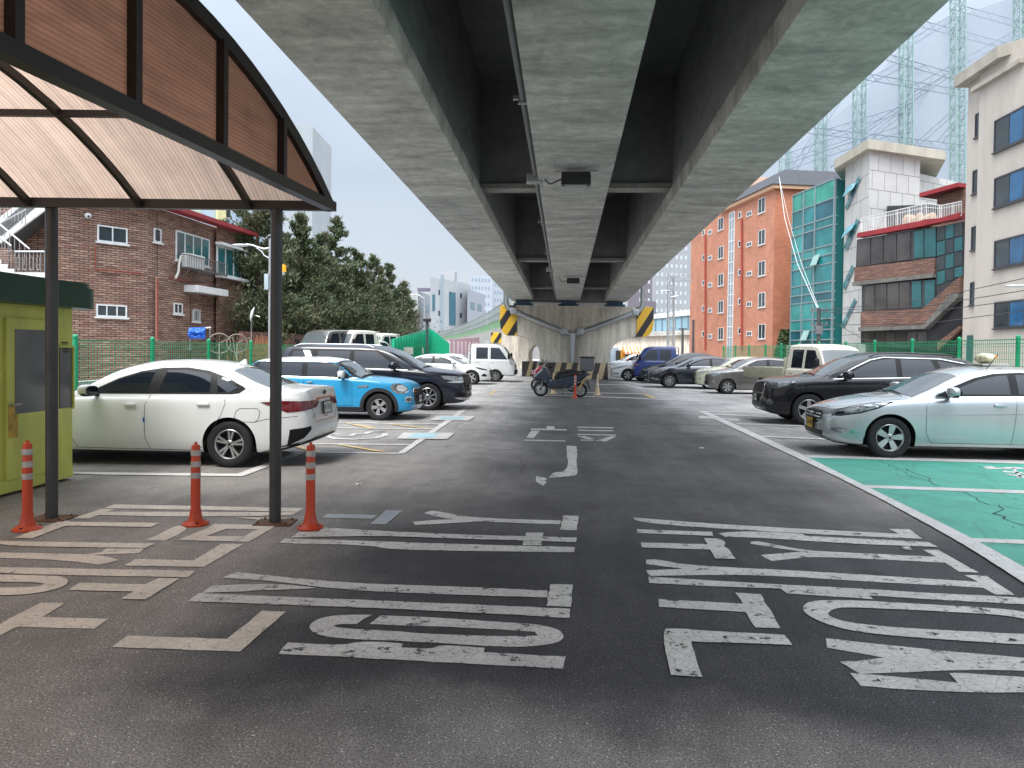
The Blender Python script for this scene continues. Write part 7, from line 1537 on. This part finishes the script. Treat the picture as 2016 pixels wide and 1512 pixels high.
wp([(862, 1202), (1300, 1180), (1570, 950), (1570, 1065), (1510, 1080), (1325, 1300), (862, 1315)], -.6, .05, 'brick_band', BRB); wp([(858, 1312), (1320, 1298), (1505, 1080), (1570, 1070), (1568, 1098), (1330, 1322), (858, 1340)], -.3, .18, 'stone_sill', STN)
o = wp([(1386, 600), (1580, 560), (1575, 945), (1386, 1110)], -.7, -.08, 'stair_glazing', DFR)
for i in range(3):
    for j in range(4):
        a, b = 1394+i*62, 1450+i*62; t_ = 605+j*105-i*14; bt = t_+95
        if j == 3: bt = min(bt, 1010-i*25)
        wp([(a, t_), (b, t_-13), (b, bt-13), (a, bt)], -.08, -.04, 'pane', WGT if (i+j) % 2 else WG, o)
o = wp([(840, 1340), (1325, 1322), (1570, 1100), (1570, 1480), (1350, 1480), (840, 1430)], -.9, -.2, 'ground_glazing', M('dark_shopfront', (.035, .035, .04), .2, 0, .3, .5))
for i in range(6): a = 870+i*75; wp([(a, 1346), (a+66, 1342), (a+66, 1425), (a, 1425)], -.2, -.17, 'pane', SMK, o)
wp([(1400, 1420), (1562, 1300), (1562, 1330), (1400, 1480)], -.5, 0, 'lower_brick_band', BRB)
m = MB(); rl = [(875, 540, 635), (1340, 435, 560), (1445, 450, 545), (1590, 420, 520)]
RW = M('white_rail_paint', (.62, .62, .62), .4)
for (a, b) in zip(rl, rl[1:]):
    n = max(3, int((b[0]-a[0])/12))
    pt = lambda x, y: WB.pt(*WB.uv(q[0]+x/3.6, q[1]+y/3.6), .15)
    for yy in (0, .22, 1): m.beam(pt(a[0], a[1]+(a[2]-a[1])*yy), pt(b[0], b[1]+(b[2]-b[1])*yy), .05 if yy == 0 else .035)
    for k in range(n+1): t = k/n; x = a[0]+(b[0]-a[0])*t; m.beam(pt(x, a[1]+(b[1]-a[1])*t), pt(x, a[2]+(b[2]-a[2])*t), .022 if k % 7 else .05)
m.build('roof_railing', RW, bb_)
WBk = Wall(1755, 49, 1897, 44.5)
m = wpoly(WBk, bb_, [(1845, 388), (1900, 370), (1900, 470), (1845, 470)], -3, 0, 'penthouse_wall', BRB); wpoly(WBk, bb_, [(1823, 382), (1900, 361), (1900, 369), (1823, 390)], -3.5, .6, 'penthouse_roof', MATS['red_eave_paint'])
o = wpoly(WBk, bb_, [(1736, 404), (1845, 400), (1845, 460), (1736, 460)], -2, -.5, 'sunroom', DFR)
for k in range(5): wpoly(WBk, o, [(1738+k*21, 408), (1756+k*21, 407), (1756+k*21, 450), (1738+k*21, 450)], -.5, -.46, 'pane', (WG, SMK)[k % 2])
m = MB(); rnd = random.Random(9)
for k in range(7):
    c = WB.pt(*WB.uv(1770+k*8, 436), -.6); m2 = blob(c, (.28, .25, rnd.uniform(.35, .6)), 2.2, 12); m.add(m2.v, m2.f)
m.build('covered_pots', M('tan_cover', (.38, .27, .17), .8, 0, .3, 3), bb_, smooth=True, auto=80); recentre(bb_)
# beige building at the edge
WE = Wall(1894, 38, 1985, 34); WE2 = Wall(1894, 38, 2120, 29.6); be = bld('beige_building', 'beige rendered building with dark framed windows at the right edge', 'building'); BEI = M('beige_render', (.50, .45, .40), .85, 0, .04, .8, grime=.15, gscale=.8)
zt_ = Zat(168, 38, 1894); back_ = -WE2.n*10
def bep(u, n_): return WE2.pt(u, 0, n_)
xs_ = WE2.uv(1931, 500)[0]
block('wall', [(p.x, p.y) for p in (bep(0, 0), bep(xs_, 0), bep(xs_, .25), bep(WE2.L, .25), bep(WE2.L, -10), bep(0, -10))], 0, zt_, [BEI], be)
m = MB(); m.prism([(p.x, p.y) for p in (bep(-.35, .55), bep(WE2.uv(1983, 200)[0]+.2, .6), bep(WE2.uv(1983, 200)[0]+3.2, -1.6), bep(WE2.uv(1983, 200)[0]+3.2, -10), bep(-.35, -10))], zt_+.003, zt_+.55); m.build('roof_slab', M('weathered_roof_edge', (.38, .35, .30), .9, 0, .1, 1, grime=.3), be)
m = MB(); a_, b_ = WE2.uv(1930, 178), WE2.uv(2030, 118); m.beam(WE2.pt(a_[0], a_[1], .35), WE2.pt(b_[0], b_[1], .35), .25, .2); m.build('cornice', MATS['weathered_roof_edge'], be)
for (x0, y0, x1, y1) in ((1916, 334, 1931, 380), (1913.5, 445, 1928.5, 491), (1911, 555, 1926, 600), (1921, 222, 1934, 268)): winbox(WE2, be, x0, y0, x1, y1, 1, fr=DFR, gl=WG, fw=.06)
for (y0, y1) in ((228, 292), (344, 404), (470, 526), (593, 646)):
    u0, _, _, _ = WE2.rect(1970, y0, 2016, y1); z0, z1 = WE2.uv(1990, y1)[1], WE2.uv(1990, y0)[1]; o = winbox(WE2, be, 0, 0, 0, 0, 2, fr=DFR, gl=WG, fw=.07, uz=(u0, u0+2.3, z0, z1), off=.26)
    m = MB(); WE2.box(m, u0+1.2, u0+2.22, z0+.08, z1-.08, .26, .285); m.build('pane', WGB, o)
u0, u1, z0, z1 = WE2.rect(1905, 660, 1925, 700); m = MB(); WE2.box(m, u0, u1, 0, z1, -.02, .05); m.build('door', M('dark_teal_door', (.03, .09, .09), .5), be)
recentre(be)
lr = bld('street_lamp', 'street lamp arm reaching in from the right edge', 'street lamp'); m = MB(); d = 24; m.tube([P(2100, 555, d), P(2040, 560, d), P(2005, 562, d)], .035, 8); m.tube([GD(2100, d), P(2100, 550, d)], .07, 8); m.build('lamp_pole', STEEL, lr, smooth=True); m = blob(P(1996, 563, d), (.28, .12, .045), 2.3, 14); m.build('lamp_head', MATS['lamp_head_grey'], lr, smooth=True, auto=80); recentre(lr)
# shrub by the flats
sh = empty('ivy_shrub', GD(1545, 62), 0, 'dark leafy shrub between the flats and the glass building', 'shrub'); m = MB(); rnd = random.Random(8)
for i in range(2600):
    z = rnd.uniform(0, 1)**.8; r_ = 1.3*(1-z*.75); a = rnd.uniform(0, 6.28); p = Vector((math.cos(a)*r_*rnd.uniform(.3, 1), math.sin(a)*r_*rnd.uniform(.3, 1), z*3.6)); dv = Vector((rnd.gauss(0, 1), rnd.gauss(0, 1), rnd.gauss(0, 1))).normalized()*.14; e = dv.cross(Vector((rnd.gauss(0, 1), 1, rnd.gauss(0, 1)))).normalized()*.09; m.quad(p-dv, p+e, p+dv, p-e)
m.build('foliage', leafmat('ivy_leaf', (.02, .05, .015), (.06, .07, .02)), sh); m = MB(); m.tube([(0, 0, 0), (0, 0, 2.4)], .06, 6); m.build('trunk', BARK, sh)
# golf range netting on lattice masts
gn = bld('driving_range_net', 'tall pale green lattice masts and netting of a driving range', 'netting frame'); LM = M('pale_green_lattice', (.22, .33, .31), .5, .2, .05, 1); TRS = M('grey_blue_truss', (.15, .20, .25), .5, .2)
md = 110; masts = [(1545, 285, 125), (1616, 228, 121), (1692, 150, 116), (1784, 55, 112), (1886, -80, 108), (2012, -200, 104)]
def latt(a, b, w_, mat, nm, par, n=None, leg=.10, br_=.05, flat=False):
    a, b = Vector(a), Vector(b); d = (b-a).normalized(); x = (RT if abs(d.z) > .5 else Vector((0, 0, 1)))*w_/2; y = (HF if abs(d.z) > .5 else d.cross(Vector((0, 0, 1))).normalized())*w_/2; m = MB(); L = (b-a).length; n = n or int(L/w_); cs = [(-1, -1), (1, -1), (1, 1), (-1, 1)] if not flat else [(-1, 0), (1, 0)]
    for s in cs: m.beam(a+x*s[0]+y*s[1], b+x*s[0]+y*s[1], leg)
    for i in range(n):
        p, q_ = a+d*L*i/n, a+d*L*(i+1)/n
        for k in range(len(cs) if not flat else 1):
            s, t = cs[k], cs[(k+1) % len(cs)]
            if i % 2: s, t = t, s
            m.beam(p+x*s[0]+y*s[1], q_+x*t[0]+y*t[1], br_); 
            if not flat: m.beam(p+x*s[0]+y*s[1], p+x*t[0]+y*t[1], br_)
    return m.build(nm, mat, par)
for px, ty, d in masts: latt(GD(px, d), P(px, ty, d), 1.35, LM, 'lattice_mast', gn, n=None, leg=.16, br_=.07)
tr_ = []
for (x0, y0, x1, y1) in ((1590, 256, 1900, 292), (1700, 150, 1900, 185), (1745, 112, 1910, 160), (1815, 47, 2016, 100), (1868, 10, 2030, 55), (1800, 80, 1900, 20), (1545, 310, 1690, 262), (1625, 262, 1780, 215), (1545, 330, 1790, 248), (1700, 165, 1790, 120), (1560, 338, 1700, 120), (1640, 330, 1790, 210), (1700, 260, 1895, 130), (1800, 175, 2010, 60), (1800, 290, 1900, 200), (1850, 280, 1905, 215)):
    m = latt(P(x0, y0, 114), P(x1, y1, 112), .95, TRS, 'truss', gn, n=int(max(4, abs(x1-x0)/14)), leg=.09, br_=.045, flat=True)
NET = bpy.data.materials.new('netting'); NET.use_nodes = True; t = NET.node_tree; b = t.nodes['Principled BSDF']; b.inputs['Base Color'].default_value = (.27, .31, .37, 1); b.inputs['Roughness'].default_value = .9
tcn = nd(t, 'ShaderNodeTexCoord'); n_ = nd(t, 'ShaderNodeTexNoise', Scale=.12, Detail=3); t.links.new(tcn.outputs['Object'], n_.inputs['Vector']); r_ = nd(t, 'ShaderNodeMapRange'); t.links.new(n_.outputs['Fac'], r_.inputs[0]); r_.inputs[1].default_value = .3; r_.inputs[2].default_value = .7; r_.inputs[3].default_value = .34; r_.inputs[4].default_value = .60; t.links.new(r_.outputs[0], b.inputs['Alpha'])
m = MB(); A_ = [(1545, 300, 126), (1616, 250, 122), (1700, 185, 118), (1790, 70, 114), (1810, 52, 113.6), (1890, 30, 110), (2040, -20, 106)]
for a, b in zip(A_, A_[1:]): m.quad(P(a[0], 400, a[2]), P(b[0], 400, b[2]), P(b[0], b[1], b[2]), P(a[0], a[1], a[2]))
m.build('net', NET, gn)
recentre(gn)
# utility pole and cables
up = bld('utility_pole', 'utility pole with insulators in front of the glass building', 'utility pole'); d = 45; m = MB(); m.tube([GD(1612, d), P(1612, 606, d)], [.13, .10], 10); m.build('pole', M('dark_pole', (.06, .06, .06), .7), up, smooth=True); m = MB()
for y in (612, 640): c = P(1612, y, d); m.beam(c-RT*.5, c+RT*.6, .07); [m.bbox(c.x+k-.04, c.x+k+.04, c.y-.04, c.y+.04, c.z, c.z+.2, .01) for k in (-.4, -.15, .2, .45)]
c = P(1612, 648, d); m.bbox(c.x-.2, c.x+.2, c.y-.15, c.y+.15, c.z-.3, c.z+.2, .03); m.build('fittings', M('pole_fittings', (.14, .14, .15), .5), up, smooth=True); recentre(up)
CB = M('cable_black', (.03, .03, .03), .6); CBW = M('cable_white', (.55, .57, .57), .5)
def cable(pts, label, mt, r=.012):
    P3 = [P(*p) for p in pts]; q_ = []
    for a, b in zip(P3, P3[1:]):
        for i in range(8): q_.append(a.lerp(b, i/8))
    q_.append(P3[-1]); c0 = q_[0].copy(); m = MB(); m.tube([v-c0 for v in q_], r, 5, False); o = m.build('overhead_cable', mt, smooth=True); o.location = c0; tag(o, label, 'cable', 'overhead cables')
cable([(1534, 348, 64), (1545, 430, 59), (1570, 520, 53), (1611, 610, 45)], 'thick white cable bundle from the flats roof down to the utility pole', CBW, .022); cable([(1534, 350, 64), (1552, 430, 59), (1578, 520, 53), (1613, 610, 45)], 'second white cable beside the thick bundle down to the utility pole', CBW, .014)
for (a, b, lb) in (((1614, 611, 45), (2016, 548, 26), 'uppermost black cable from the utility pole to the right edge'), ((1614, 612, 45), (2016, 572, 26), 'second black cable from the utility pole towards the right lamp'), ((1614, 616, 45), (2016, 590, 26), 'third black cable crossing the balcony building'), ((1614, 640, 45), (2016, 612, 26), 'lowest black cable crossing the balcony building to the right')):
    cable([a, ((a[0]+b[0])/2, (a[1]+b[1])/2+12, (a[2]+b[2])/2), b], lb, CB, .016)
cable([(1614, 618, 45), (1700, 668, 40), (1790, 682, 36)], 'slack black cable dropping right of the utility pole', CB, .014)
# railway viaduct, mast, shop, towers behind on the right
rw = bld('railway_viaduct', 'concrete railway viaduct with blue glazed screen behind the pier', 'railway bridge'); WR = Wall(1205, 100, 1372, 96)
wpoly(WR, rw, [(1205, 664), (1372, 659), (1372, 700), (1205, 706)], -3, 0, 'concrete_wall', CP_); wpoly(WR, rw, [(1205, 656), (1372, 650), (1372, 659), (1205, 664)], -3, .5, 'ledge', CG)
o = wpoly(WR, rw, [(1205, 634), (1372, 618), (1372, 650), (1205, 656)], -2, -1.6, 'glazed_screen', M('blue_screen_glass', (.24, .38, .46), .12, 0, .1, .3)); m = MB()
for k in range(13): px = 1208+k*13; a_, b_ = WR.uv(px, 656), WR.uv(px, 622); WR.box(m, a_[0]-.06, a_[0]+.06, a_[1], WR.uv(px, 634-16*(px-1205)/167)[1], -1.6, -1.5)
m.build('screen_frame', M('screen_frame_dark', (.12, .15, .17), .5), o); wpoly(WR, rw, [(1205, 628), (1372, 606), (1372, 618), (1205, 634)], -4, -1.4, 'platform_roof', M('white_roof_sheet', (.62, .64, .64), .5)); recentre(rw)
mm_ = bld('lattice_mast', 'galvanised lattice mast with a cross arm beside the flats', 'mast'); latt(GD(1321, 78), P(1321, 536, 78), .62, STEEL, 'mast_body', mm_, leg=.10, br_=.05); latt(P(1321, 549, 78), P(1365, 547, 78), .55, STEEL, 'cross_arm', mm_, leg=.08, br_=.04, flat=True); m = MB(); m.tube([P(1318, 572, 77.5), P(1300, 572, 77.5)], .05, 6); m.tube([P(1321, 585, 77.5), P(1335, 582, 77.5)], .05, 6); m.build('brackets', STEEL, mm_); recentre(mm_)
for (px, ty, lb) in ((1344, 646, 'short dark pole with a box before the railway wall'), (1365, 632, 'dark wooden pole left of the orange flats')):
    o = bld('dark_pole', lb, 'pole'); m = MB(); m.tube([GD(px, 70), P(px, ty, 70)], [.14, .10], 8); m.build('pole_shaft', M('dark_pole', (.06, .06, .06), .7), o, smooth=True); m = MB(); c = P(px, ty+3, 70); m.bbox(c.x-.4, c.x+.4, c.y-.08, c.y+.08, c.z, c.z+.12, .02) if px < 1350 else m.lathe([(.12, 0), (.13, .1), (0, .14)], 10, Matrix.Translation(P(px, ty, 70))); m.build('pole_top', MATS['dark_pole'], o, smooth=True); recentre(o)
sp_ = bld('street_shop', 'small shop with an orange and white striped awning', 'shop'); WS_ = Wall(1216, 62, 1306, 62); 
wpoly(WS_, sp_, [(1216, 690), (1306, 690), (1306, 745), (1216, 745)], -4, -.6, 'shop_front', M('dark_shop_interior', (.05, .05, .045), .6, 0, .4, 1)); m = MB()
u0, u1, z0, z1 = WS_.rect(1226, 683, 1303, 694); n = 22
for k in range(n):
    a, b = u0+(u1-u0)*k/n, u0+(u1-u0)*(k+1)/n; m.mat(k % 2).quad(WS_.pt(a, z1, -.6), WS_.pt(b, z1, -.6), WS_.pt(b, z0, .5), WS_.pt(a, z0, .5)); m.quad(WS_.pt(a, z0, .5), WS_.pt(b, z0, .5), WS_.pt(b, z0-.15, .5), WS_.pt(a, z0-.15, .5))
o = m.build('striped_awning', [M('awning_orange', (.60, .20, .04), .7), M('awning_white', (.6, .55, .48), .7)], sp_); sm = o.modifiers.new('s', 'SOLIDIFY'); sm.thickness = .03
wpoly(WS_, sp_, [(1223, 689), (1232, 689), (1232, 745), (1223, 745)], -.6, -.2, 'orange_pillar', M('orange_yellow_paint', (.65, .30, .03), .6)); wpoly(WS_, sp_, [(1246, 696), (1248, 696), (1248, 745), (1246, 745)], -.6, -.5, 'green_post', GF); wpoly(WS_, sp_, [(1205, 684), (1222, 684), (1222, 745), (1205, 745)], -4, -1, 'pale_side_wall', M('pale_blue_wall', (.42, .50, .58), .7)); recentre(sp_)
tower('grey white apartment tower behind the lattice mast', 1281, 1358, 440, 230, (.27, .28, .29), 14, 7, 18, wcol=M('pale_window', (.45, .50, .54), .3), ww=.35, wh=.4)
r, Wl = tower('dark mauve apartment block just right of the pier', 1252, 1282, 505, 200, (.16, .14, .16), 10, 3, 16, wcol=MATS['pale_window'], ww=.4, wh=.4)
tower('low mauve block below the apartment tower', 1272, 1290, 592, 180, (.15, .13, .16), 3, 2, 10, wcol=MATS['slate_window'], ww=.5, wh=.3)
# concrete striped barriers round the pier
HB = [M('barrier_black', (.05, .045, .04), .8, 0, .3, 3), M('barrier_yellow', (.42, .33, .20), .8, 0, .15, 3)]
for (x0, x1, y, d, lb) in ((1028, 1058, 729, 47.5, 'black and yellow striped barrier left of the near pier'), (1062, 1076, 733, 44.5, 'short striped barrier hugging the left foot of the pier'), (1076, 1196, 736, 44.0, 'long striped barrier along the front foot of the pier'), (990, 1012, 715, 60, 'far striped barrier between the piers')):
    Wb = Wall(x0, d, x1, d); r = bld('striped_barrier', lb, 'barrier', 'striped concrete barriers'); m = MB(); n = max(4, int(Wb.L/.3)); 
    for k in range(n):
        a, b = Wb.L*k/n, Wb.L*(k+1)/n; s = .25
        m.mat(k % 2).quad(Wb.pt(a, .0, .35), Wb.pt(b, 0, .35), Wb.pt(min(Wb.L, b+s), .95, .12), Wb.pt(min(Wb.L, a+s), .95, .12))
    m.mat(0).quad(Wb.pt(0, .95, .12), Wb.pt(Wb.L, .95, .12), Wb.pt(Wb.L, .95, -.12), Wb.pt(0, .95, -.12)); m.quad(Wb.pt(0, 0, -.3), Wb.pt(Wb.L, 0, -.3), Wb.pt(Wb.L, .95, -.12), Wb.pt(0, .95, -.12)); m.quad(Wb.pt(0, 0, .35), Wb.pt(0, .95, .12), Wb.pt(0, .95, -.12), Wb.pt(0, 0, -.3)); m.quad(Wb.pt(Wb.L, 0, .35), Wb.pt(Wb.L, .95, .12), Wb.pt(Wb.L, .95, -.12), Wb.pt(Wb.L, 0, -.3)); m.quad(Wb.pt(0, 0, .35), Wb.pt(0, .95, .12), Wb.pt(.25, .95, .12))
    m.build('barrier_body', HB, r); recentre(r)

bw_ = bld('far_backdrop_wall', 'long low grey backdrop wall added to hide the sky under the viaduct arches', 'wall'); Wf = Wall(985, 150, 1225, 150); m = MB(); Wf.box(m, 0, Wf.L, 0, 4.6, -.5, 0); m.build('wall_body', M('far_wall_grey', (.26, .25, .25), .85, 0, .15, .3), bw_); m = MB(); Wf.box(m, 0, Wf.L, 4.6, 4.9, -.7, .15); m.build('coping', M('far_wall_coping', (.35, .34, .33), .85), bw_); recentre(bw_)  # added backdrop: blocks the bright sky that would show through the arch

for (px, py, lb) in ((1381, 883, 'white paper scrap on the asphalt left of the long white line'), (706, 955, 'tiny white paper scrap on the asphalt left of the arrow marking'), (1786, 1082, 'pale crumb of paper beside the right lettering')):
    c = G(px, py); m = MB(); vs_ = [(math.cos(k*1.05)*.05*random.uniform(.6, 1.3), math.sin(k*1.05)*.03*random.uniform(.6, 1.3), .012+.012*(k % 2)) for k in range(6)]; m.add(vs_, [(0, 1, 2), (0, 2, 3), (0, 3, 4), (0, 4, 5)]); m.add([(v[0], v[1], .004) for v in vs_], [(0, 1, 2, 3, 4, 5)]); o = m.build('paper_scrap', M('scrap_white', (.6, .6, .58), .8)); o.location = (c.x, c.y, 0); tag(o, lb, 'litter')
# ================================================================ scooters
def scooter(at, rz, label, pm, box=True, shield=True, pm2=None):
    r = empty('scooter', (at[0], at[1], 0), rz, label, 'scooter', 'parked scooters')
    BK = M('scooter_black_panel', (.018, .020, .024), .3, 0, .1, 5, coat=.6)
    def wheel2(x, rad, w_):
        T = Matrix.Translation((x, 0, rad)) @ Matrix.Rotation(R(90), 4, 'X'); e = empty('wheel', (0, 0, 0)); e.parent = r
        m = MB(); m.lathe([(rad*.70, -w_*.8), (rad*.85, -w_), (rad*.97, -w_*.6), (rad, 0), (rad*.97, w_*.6), (rad*.85, w_), (rad*.70, w_*.8)], 32, T); m.build('tyre', RUB, e, smooth=True, auto=60)
        m = MB(); m.lathe([(rad*.71, -w_*.7), (rad*.66, -w_*.2), (rad*.66, w_*.2), (rad*.71, w_*.7)], 32, T); m.lathe([(.045, -w_), (.045, w_)], 14, T)
        for k in range(5):
            a = k*2*math.pi/5; c, s = math.cos(a), math.sin(a)
            for a2 in (-.18, .18): c2, s2 = math.cos(a+a2), math.sin(a+a2); m.beam(T @ Vector((c*.03, s*.03, 0)), T @ Vector((c2*rad*.68, s2*rad*.68, 0)), .022, .03)
        m.build('rim', ALLOY, e, smooth=True); m = MB(); m.lathe([(rad*.2, w_*.9), (rad*.45, w_*.9), (rad*.45, w_*.98), (rad*.2, w_*.98)], 24, T); m.build('brake_disc', CHR, e)
    wheel2(-.70, .265, .055); wheel2(.70, .25, .065)
    def side(pts, w0, nm, mt, taper=.7):
        """bodywork panel from a side outline (x,z), crowned sideways"""
        m = MB(); n = len(pts); cx = sum(p[0] for p in pts)/n; cz = sum(p[1] for p in pts)/n; rings = [(-1, .80), (-.8, .95), (0, 1.0), (.8, .95), (1, .80)]; vs_ = []
        for y, s in rings: vs_ += [(cx+(x-cx)*s, y*w0, cz+(z-cz)*s) for x, z in pts]
        fs_ = [(j*n+i, j*n+(i+1) % n, (j+1)*n+(i+1) % n, (j+1)*n+i) for j in range(4) for i in range(n)]; m.add(vs_, fs_)
        for j in (0, 4): v, _, f, _, _, _ = delaunay_2d_cdt([Vector((p[0], p[2])) for p in vs_[j*n:(j+1)*n]], [], [list(range(n))], 1, 1e-5); m.add([(p.x, rings[j][0]*w0, p.y) for p in v], [tuple(q) for q in f])
        return m.build(nm, mt, r, smooth=True, auto=40)
    side([(-.95, .70), (-.80, .86), (-.62, 1.02), (-.50, 1.04), (-.40, .86), (-.38, .60), (-.42, .42), (-.55, .44), (-.60, .60), (-.78, .62)], .19, 'front_fairing', pm)
    side([(-.98, .50), (-.85, .60), (-.62, .60), (-.46, .48), (-.40, .38), (-.52, .44), (-.68, .545), (-.85, .53)], .075, 'front_mudguard', BK)
    side([(-.48, .46), (-.40, .62), (-.25, .58), (-.05, .60), (.10, .72), (.55, .80), (1.0, .88), (1.02, .82), (.80, .62), (.55, .50), (.40, .36), (-.20, .24), (-.42, .26)], .20, 'body_panel', pm2 or pm)
    side([(-.42, .42), (-.10, .44), (.20, .44), (.30, .34), (.1, .27), (-.35, .27)], .235, 'footboard', BK)
    side([(-.02, .70), (.10, .80), (.30, .80), (.42, .88), (.80, .93), (.90, .89), (.55, .80), (.20, .72)], .16, 'seat', M('seat_vinyl', (.02, .02, .02), .55))
    m = MB(); m.tube([(-.70, .10, .265), (-.60, .10, .62)], .028, 8); m.tube([(-.70, -.10, .265), (-.60, -.10, .62)], .028, 8); m.tube([(-.58, 0, .6), (-.46, 0, 1.08)], .035, 8); m.build('front_fork', DKST, r, smooth=True)
    m = MB(); m.tube([(-.40, -.36, 1.10), (-.47, -.20, 1.08), (-.47, .20, 1.08), (-.40, .36, 1.10)], .016, 8); m.build('handlebar', BLK, r, smooth=True)
    for sg in (-1, 1):
        m = blob((-.38, sg*.34, 1.08), (.10, .09, .07), 2.2, 12); m.build('hand_muff', BLK, r, smooth=True, auto=80)
        m = MB(); m.tube([(-.47, sg*.2, 1.08), (-.50, sg*.30, 1.22)], .007, 6); m.build('mirror_stalk', BLK, r); m = blob((-.50, sg*.33, 1.25), (.02, .06, .04), 2.2, 10); m.build('mirror', BLK, r, smooth=True, auto=80)
    m = blob((-.88, 0, .80), (.06, .12, .05), 2.3, 12); m.build('headlamp', LAMP, r, smooth=True, auto=80)
    if shield:
        m = MB(); n = 8; vs_ = []
        for j in range(6):
            t = j/5
            for i in range(n+1): a = (i/n-.5)*1.4; vs_.append((-.72+.40*t+.10*(1-math.cos(a)), math.sin(a)*(.22-.05*t), .95+.52*t))
        m.add(vs_, [(j*(n+1)+i, j*(n+1)+i+1, (j+1)*(n+1)+i+1, (j+1)*(n+1)+i) for j in range(5) for i in range(n)]); o = m.build('windshield', M('clear_shield', (.6, .63, .65), .1, alpha=.8), r, smooth=True, auto=80); sm = o.modifiers.new('s', 'SOLIDIFY'); sm.thickness = .006
    m = MB(); m.tube([(.20, .14, .30), (.50, .15, .27), (.95, .16, .36)], [.035, .05, .055], 12); m.build('exhaust', CHR, r, smooth=True); m = MB(); m.tube([(.66, -.15, .28), (.86, -.14, .66)], .03, 8); m.tube([(.66, .15, .28), (.86, .14, .66)], .03, 8); m.build('rear_shock', M('gold_shock', (.5, .33, .1), .4, .5), r, smooth=True)
    m = MB(); m.tube([(.05, -.1, .28), (.12, -.22, .02)], .012, 6); m.build('side_stand', BLK, r)
    m = blob((1.0, 0, .80), (.05, .10, .035), 2.3, 12); m.build('tail_lamp', TAIL, r, smooth=True, auto=80)
    m = MB(); m.prism([(.84, .60), (.98, .55), (1.06, .30), (1.02, .28), (.94, .5)], -.07, .07, Matrix(((1, 0, 0, 0), (0, 0, 1, 0), (0, 1, 0, 0), (0, 0, 0, 1)))); m.build('rear_mudguard', BK, r)
    if box:
        m = MB(); m.bbox(.68, 1.18, -.24, .24, .96, 1.38, .03); o = m.build('top_box', M('grey_top_box', (.13, .135, .14), .5, 0, .1, 4), r, smooth=True); m = MB(); m.bbox(.66, 1.20, -.25, .25, 1.385, 1.44, .02); m.build('box_lid', BLK, o, smooth=True); m = MB(); m.box(.7, 1.1, -.12, .12, .92, .956); m.build('carrier', DKST, r)
    return r
c = G(1103, 781); scooter((c.x, c.y), R(-3), 'blue black maxi scooter with windshield and grey top box', M('dark_blue_panel', (.02, .035, .06), .25, .2, .05, 3, coat=1))
c = G(1092, 771); scooter((c.x, c.y+.1), R(4), 'red scooter mostly hidden behind the blue black one', M('red_panel', (.40, .01, .03), .3, 0, .05, 3, coat=1), box=False, shield=False, pm2=M('scooter_black_panel', (.018, .020, .024), .3))
# slim cones beside the scooters
for (px, py, lb) in ((1176, 778, 'slim yellowed traffic cone behind the scooter tail'), (1089, 775, 'slim yellowed traffic cone behind the scooter front wheel')):
    b = G(px, py); r = empty('traffic_cone', b, 0, lb, 'traffic cone', 'slim yellowed traffic cones'); m = MB(); m.lathe([(.10, .015), (.045, .40), (.018, .78), (0, .80)], 20); m.build('cone_body', M('yellowed_cone', (.60, .46, .28), .5, 0, .1, 4), r, smooth=True); m = MB(); m.bbox(-.15, .15, -.15, .15, 0, .02, .008); m.build('cone_base', MATS['yellowed_cone'], r, smooth=True); m = MB(); m.lathe([(.052, .34), (.043, .44)], 20); m.build('white_band', WFR, r, smooth=True)
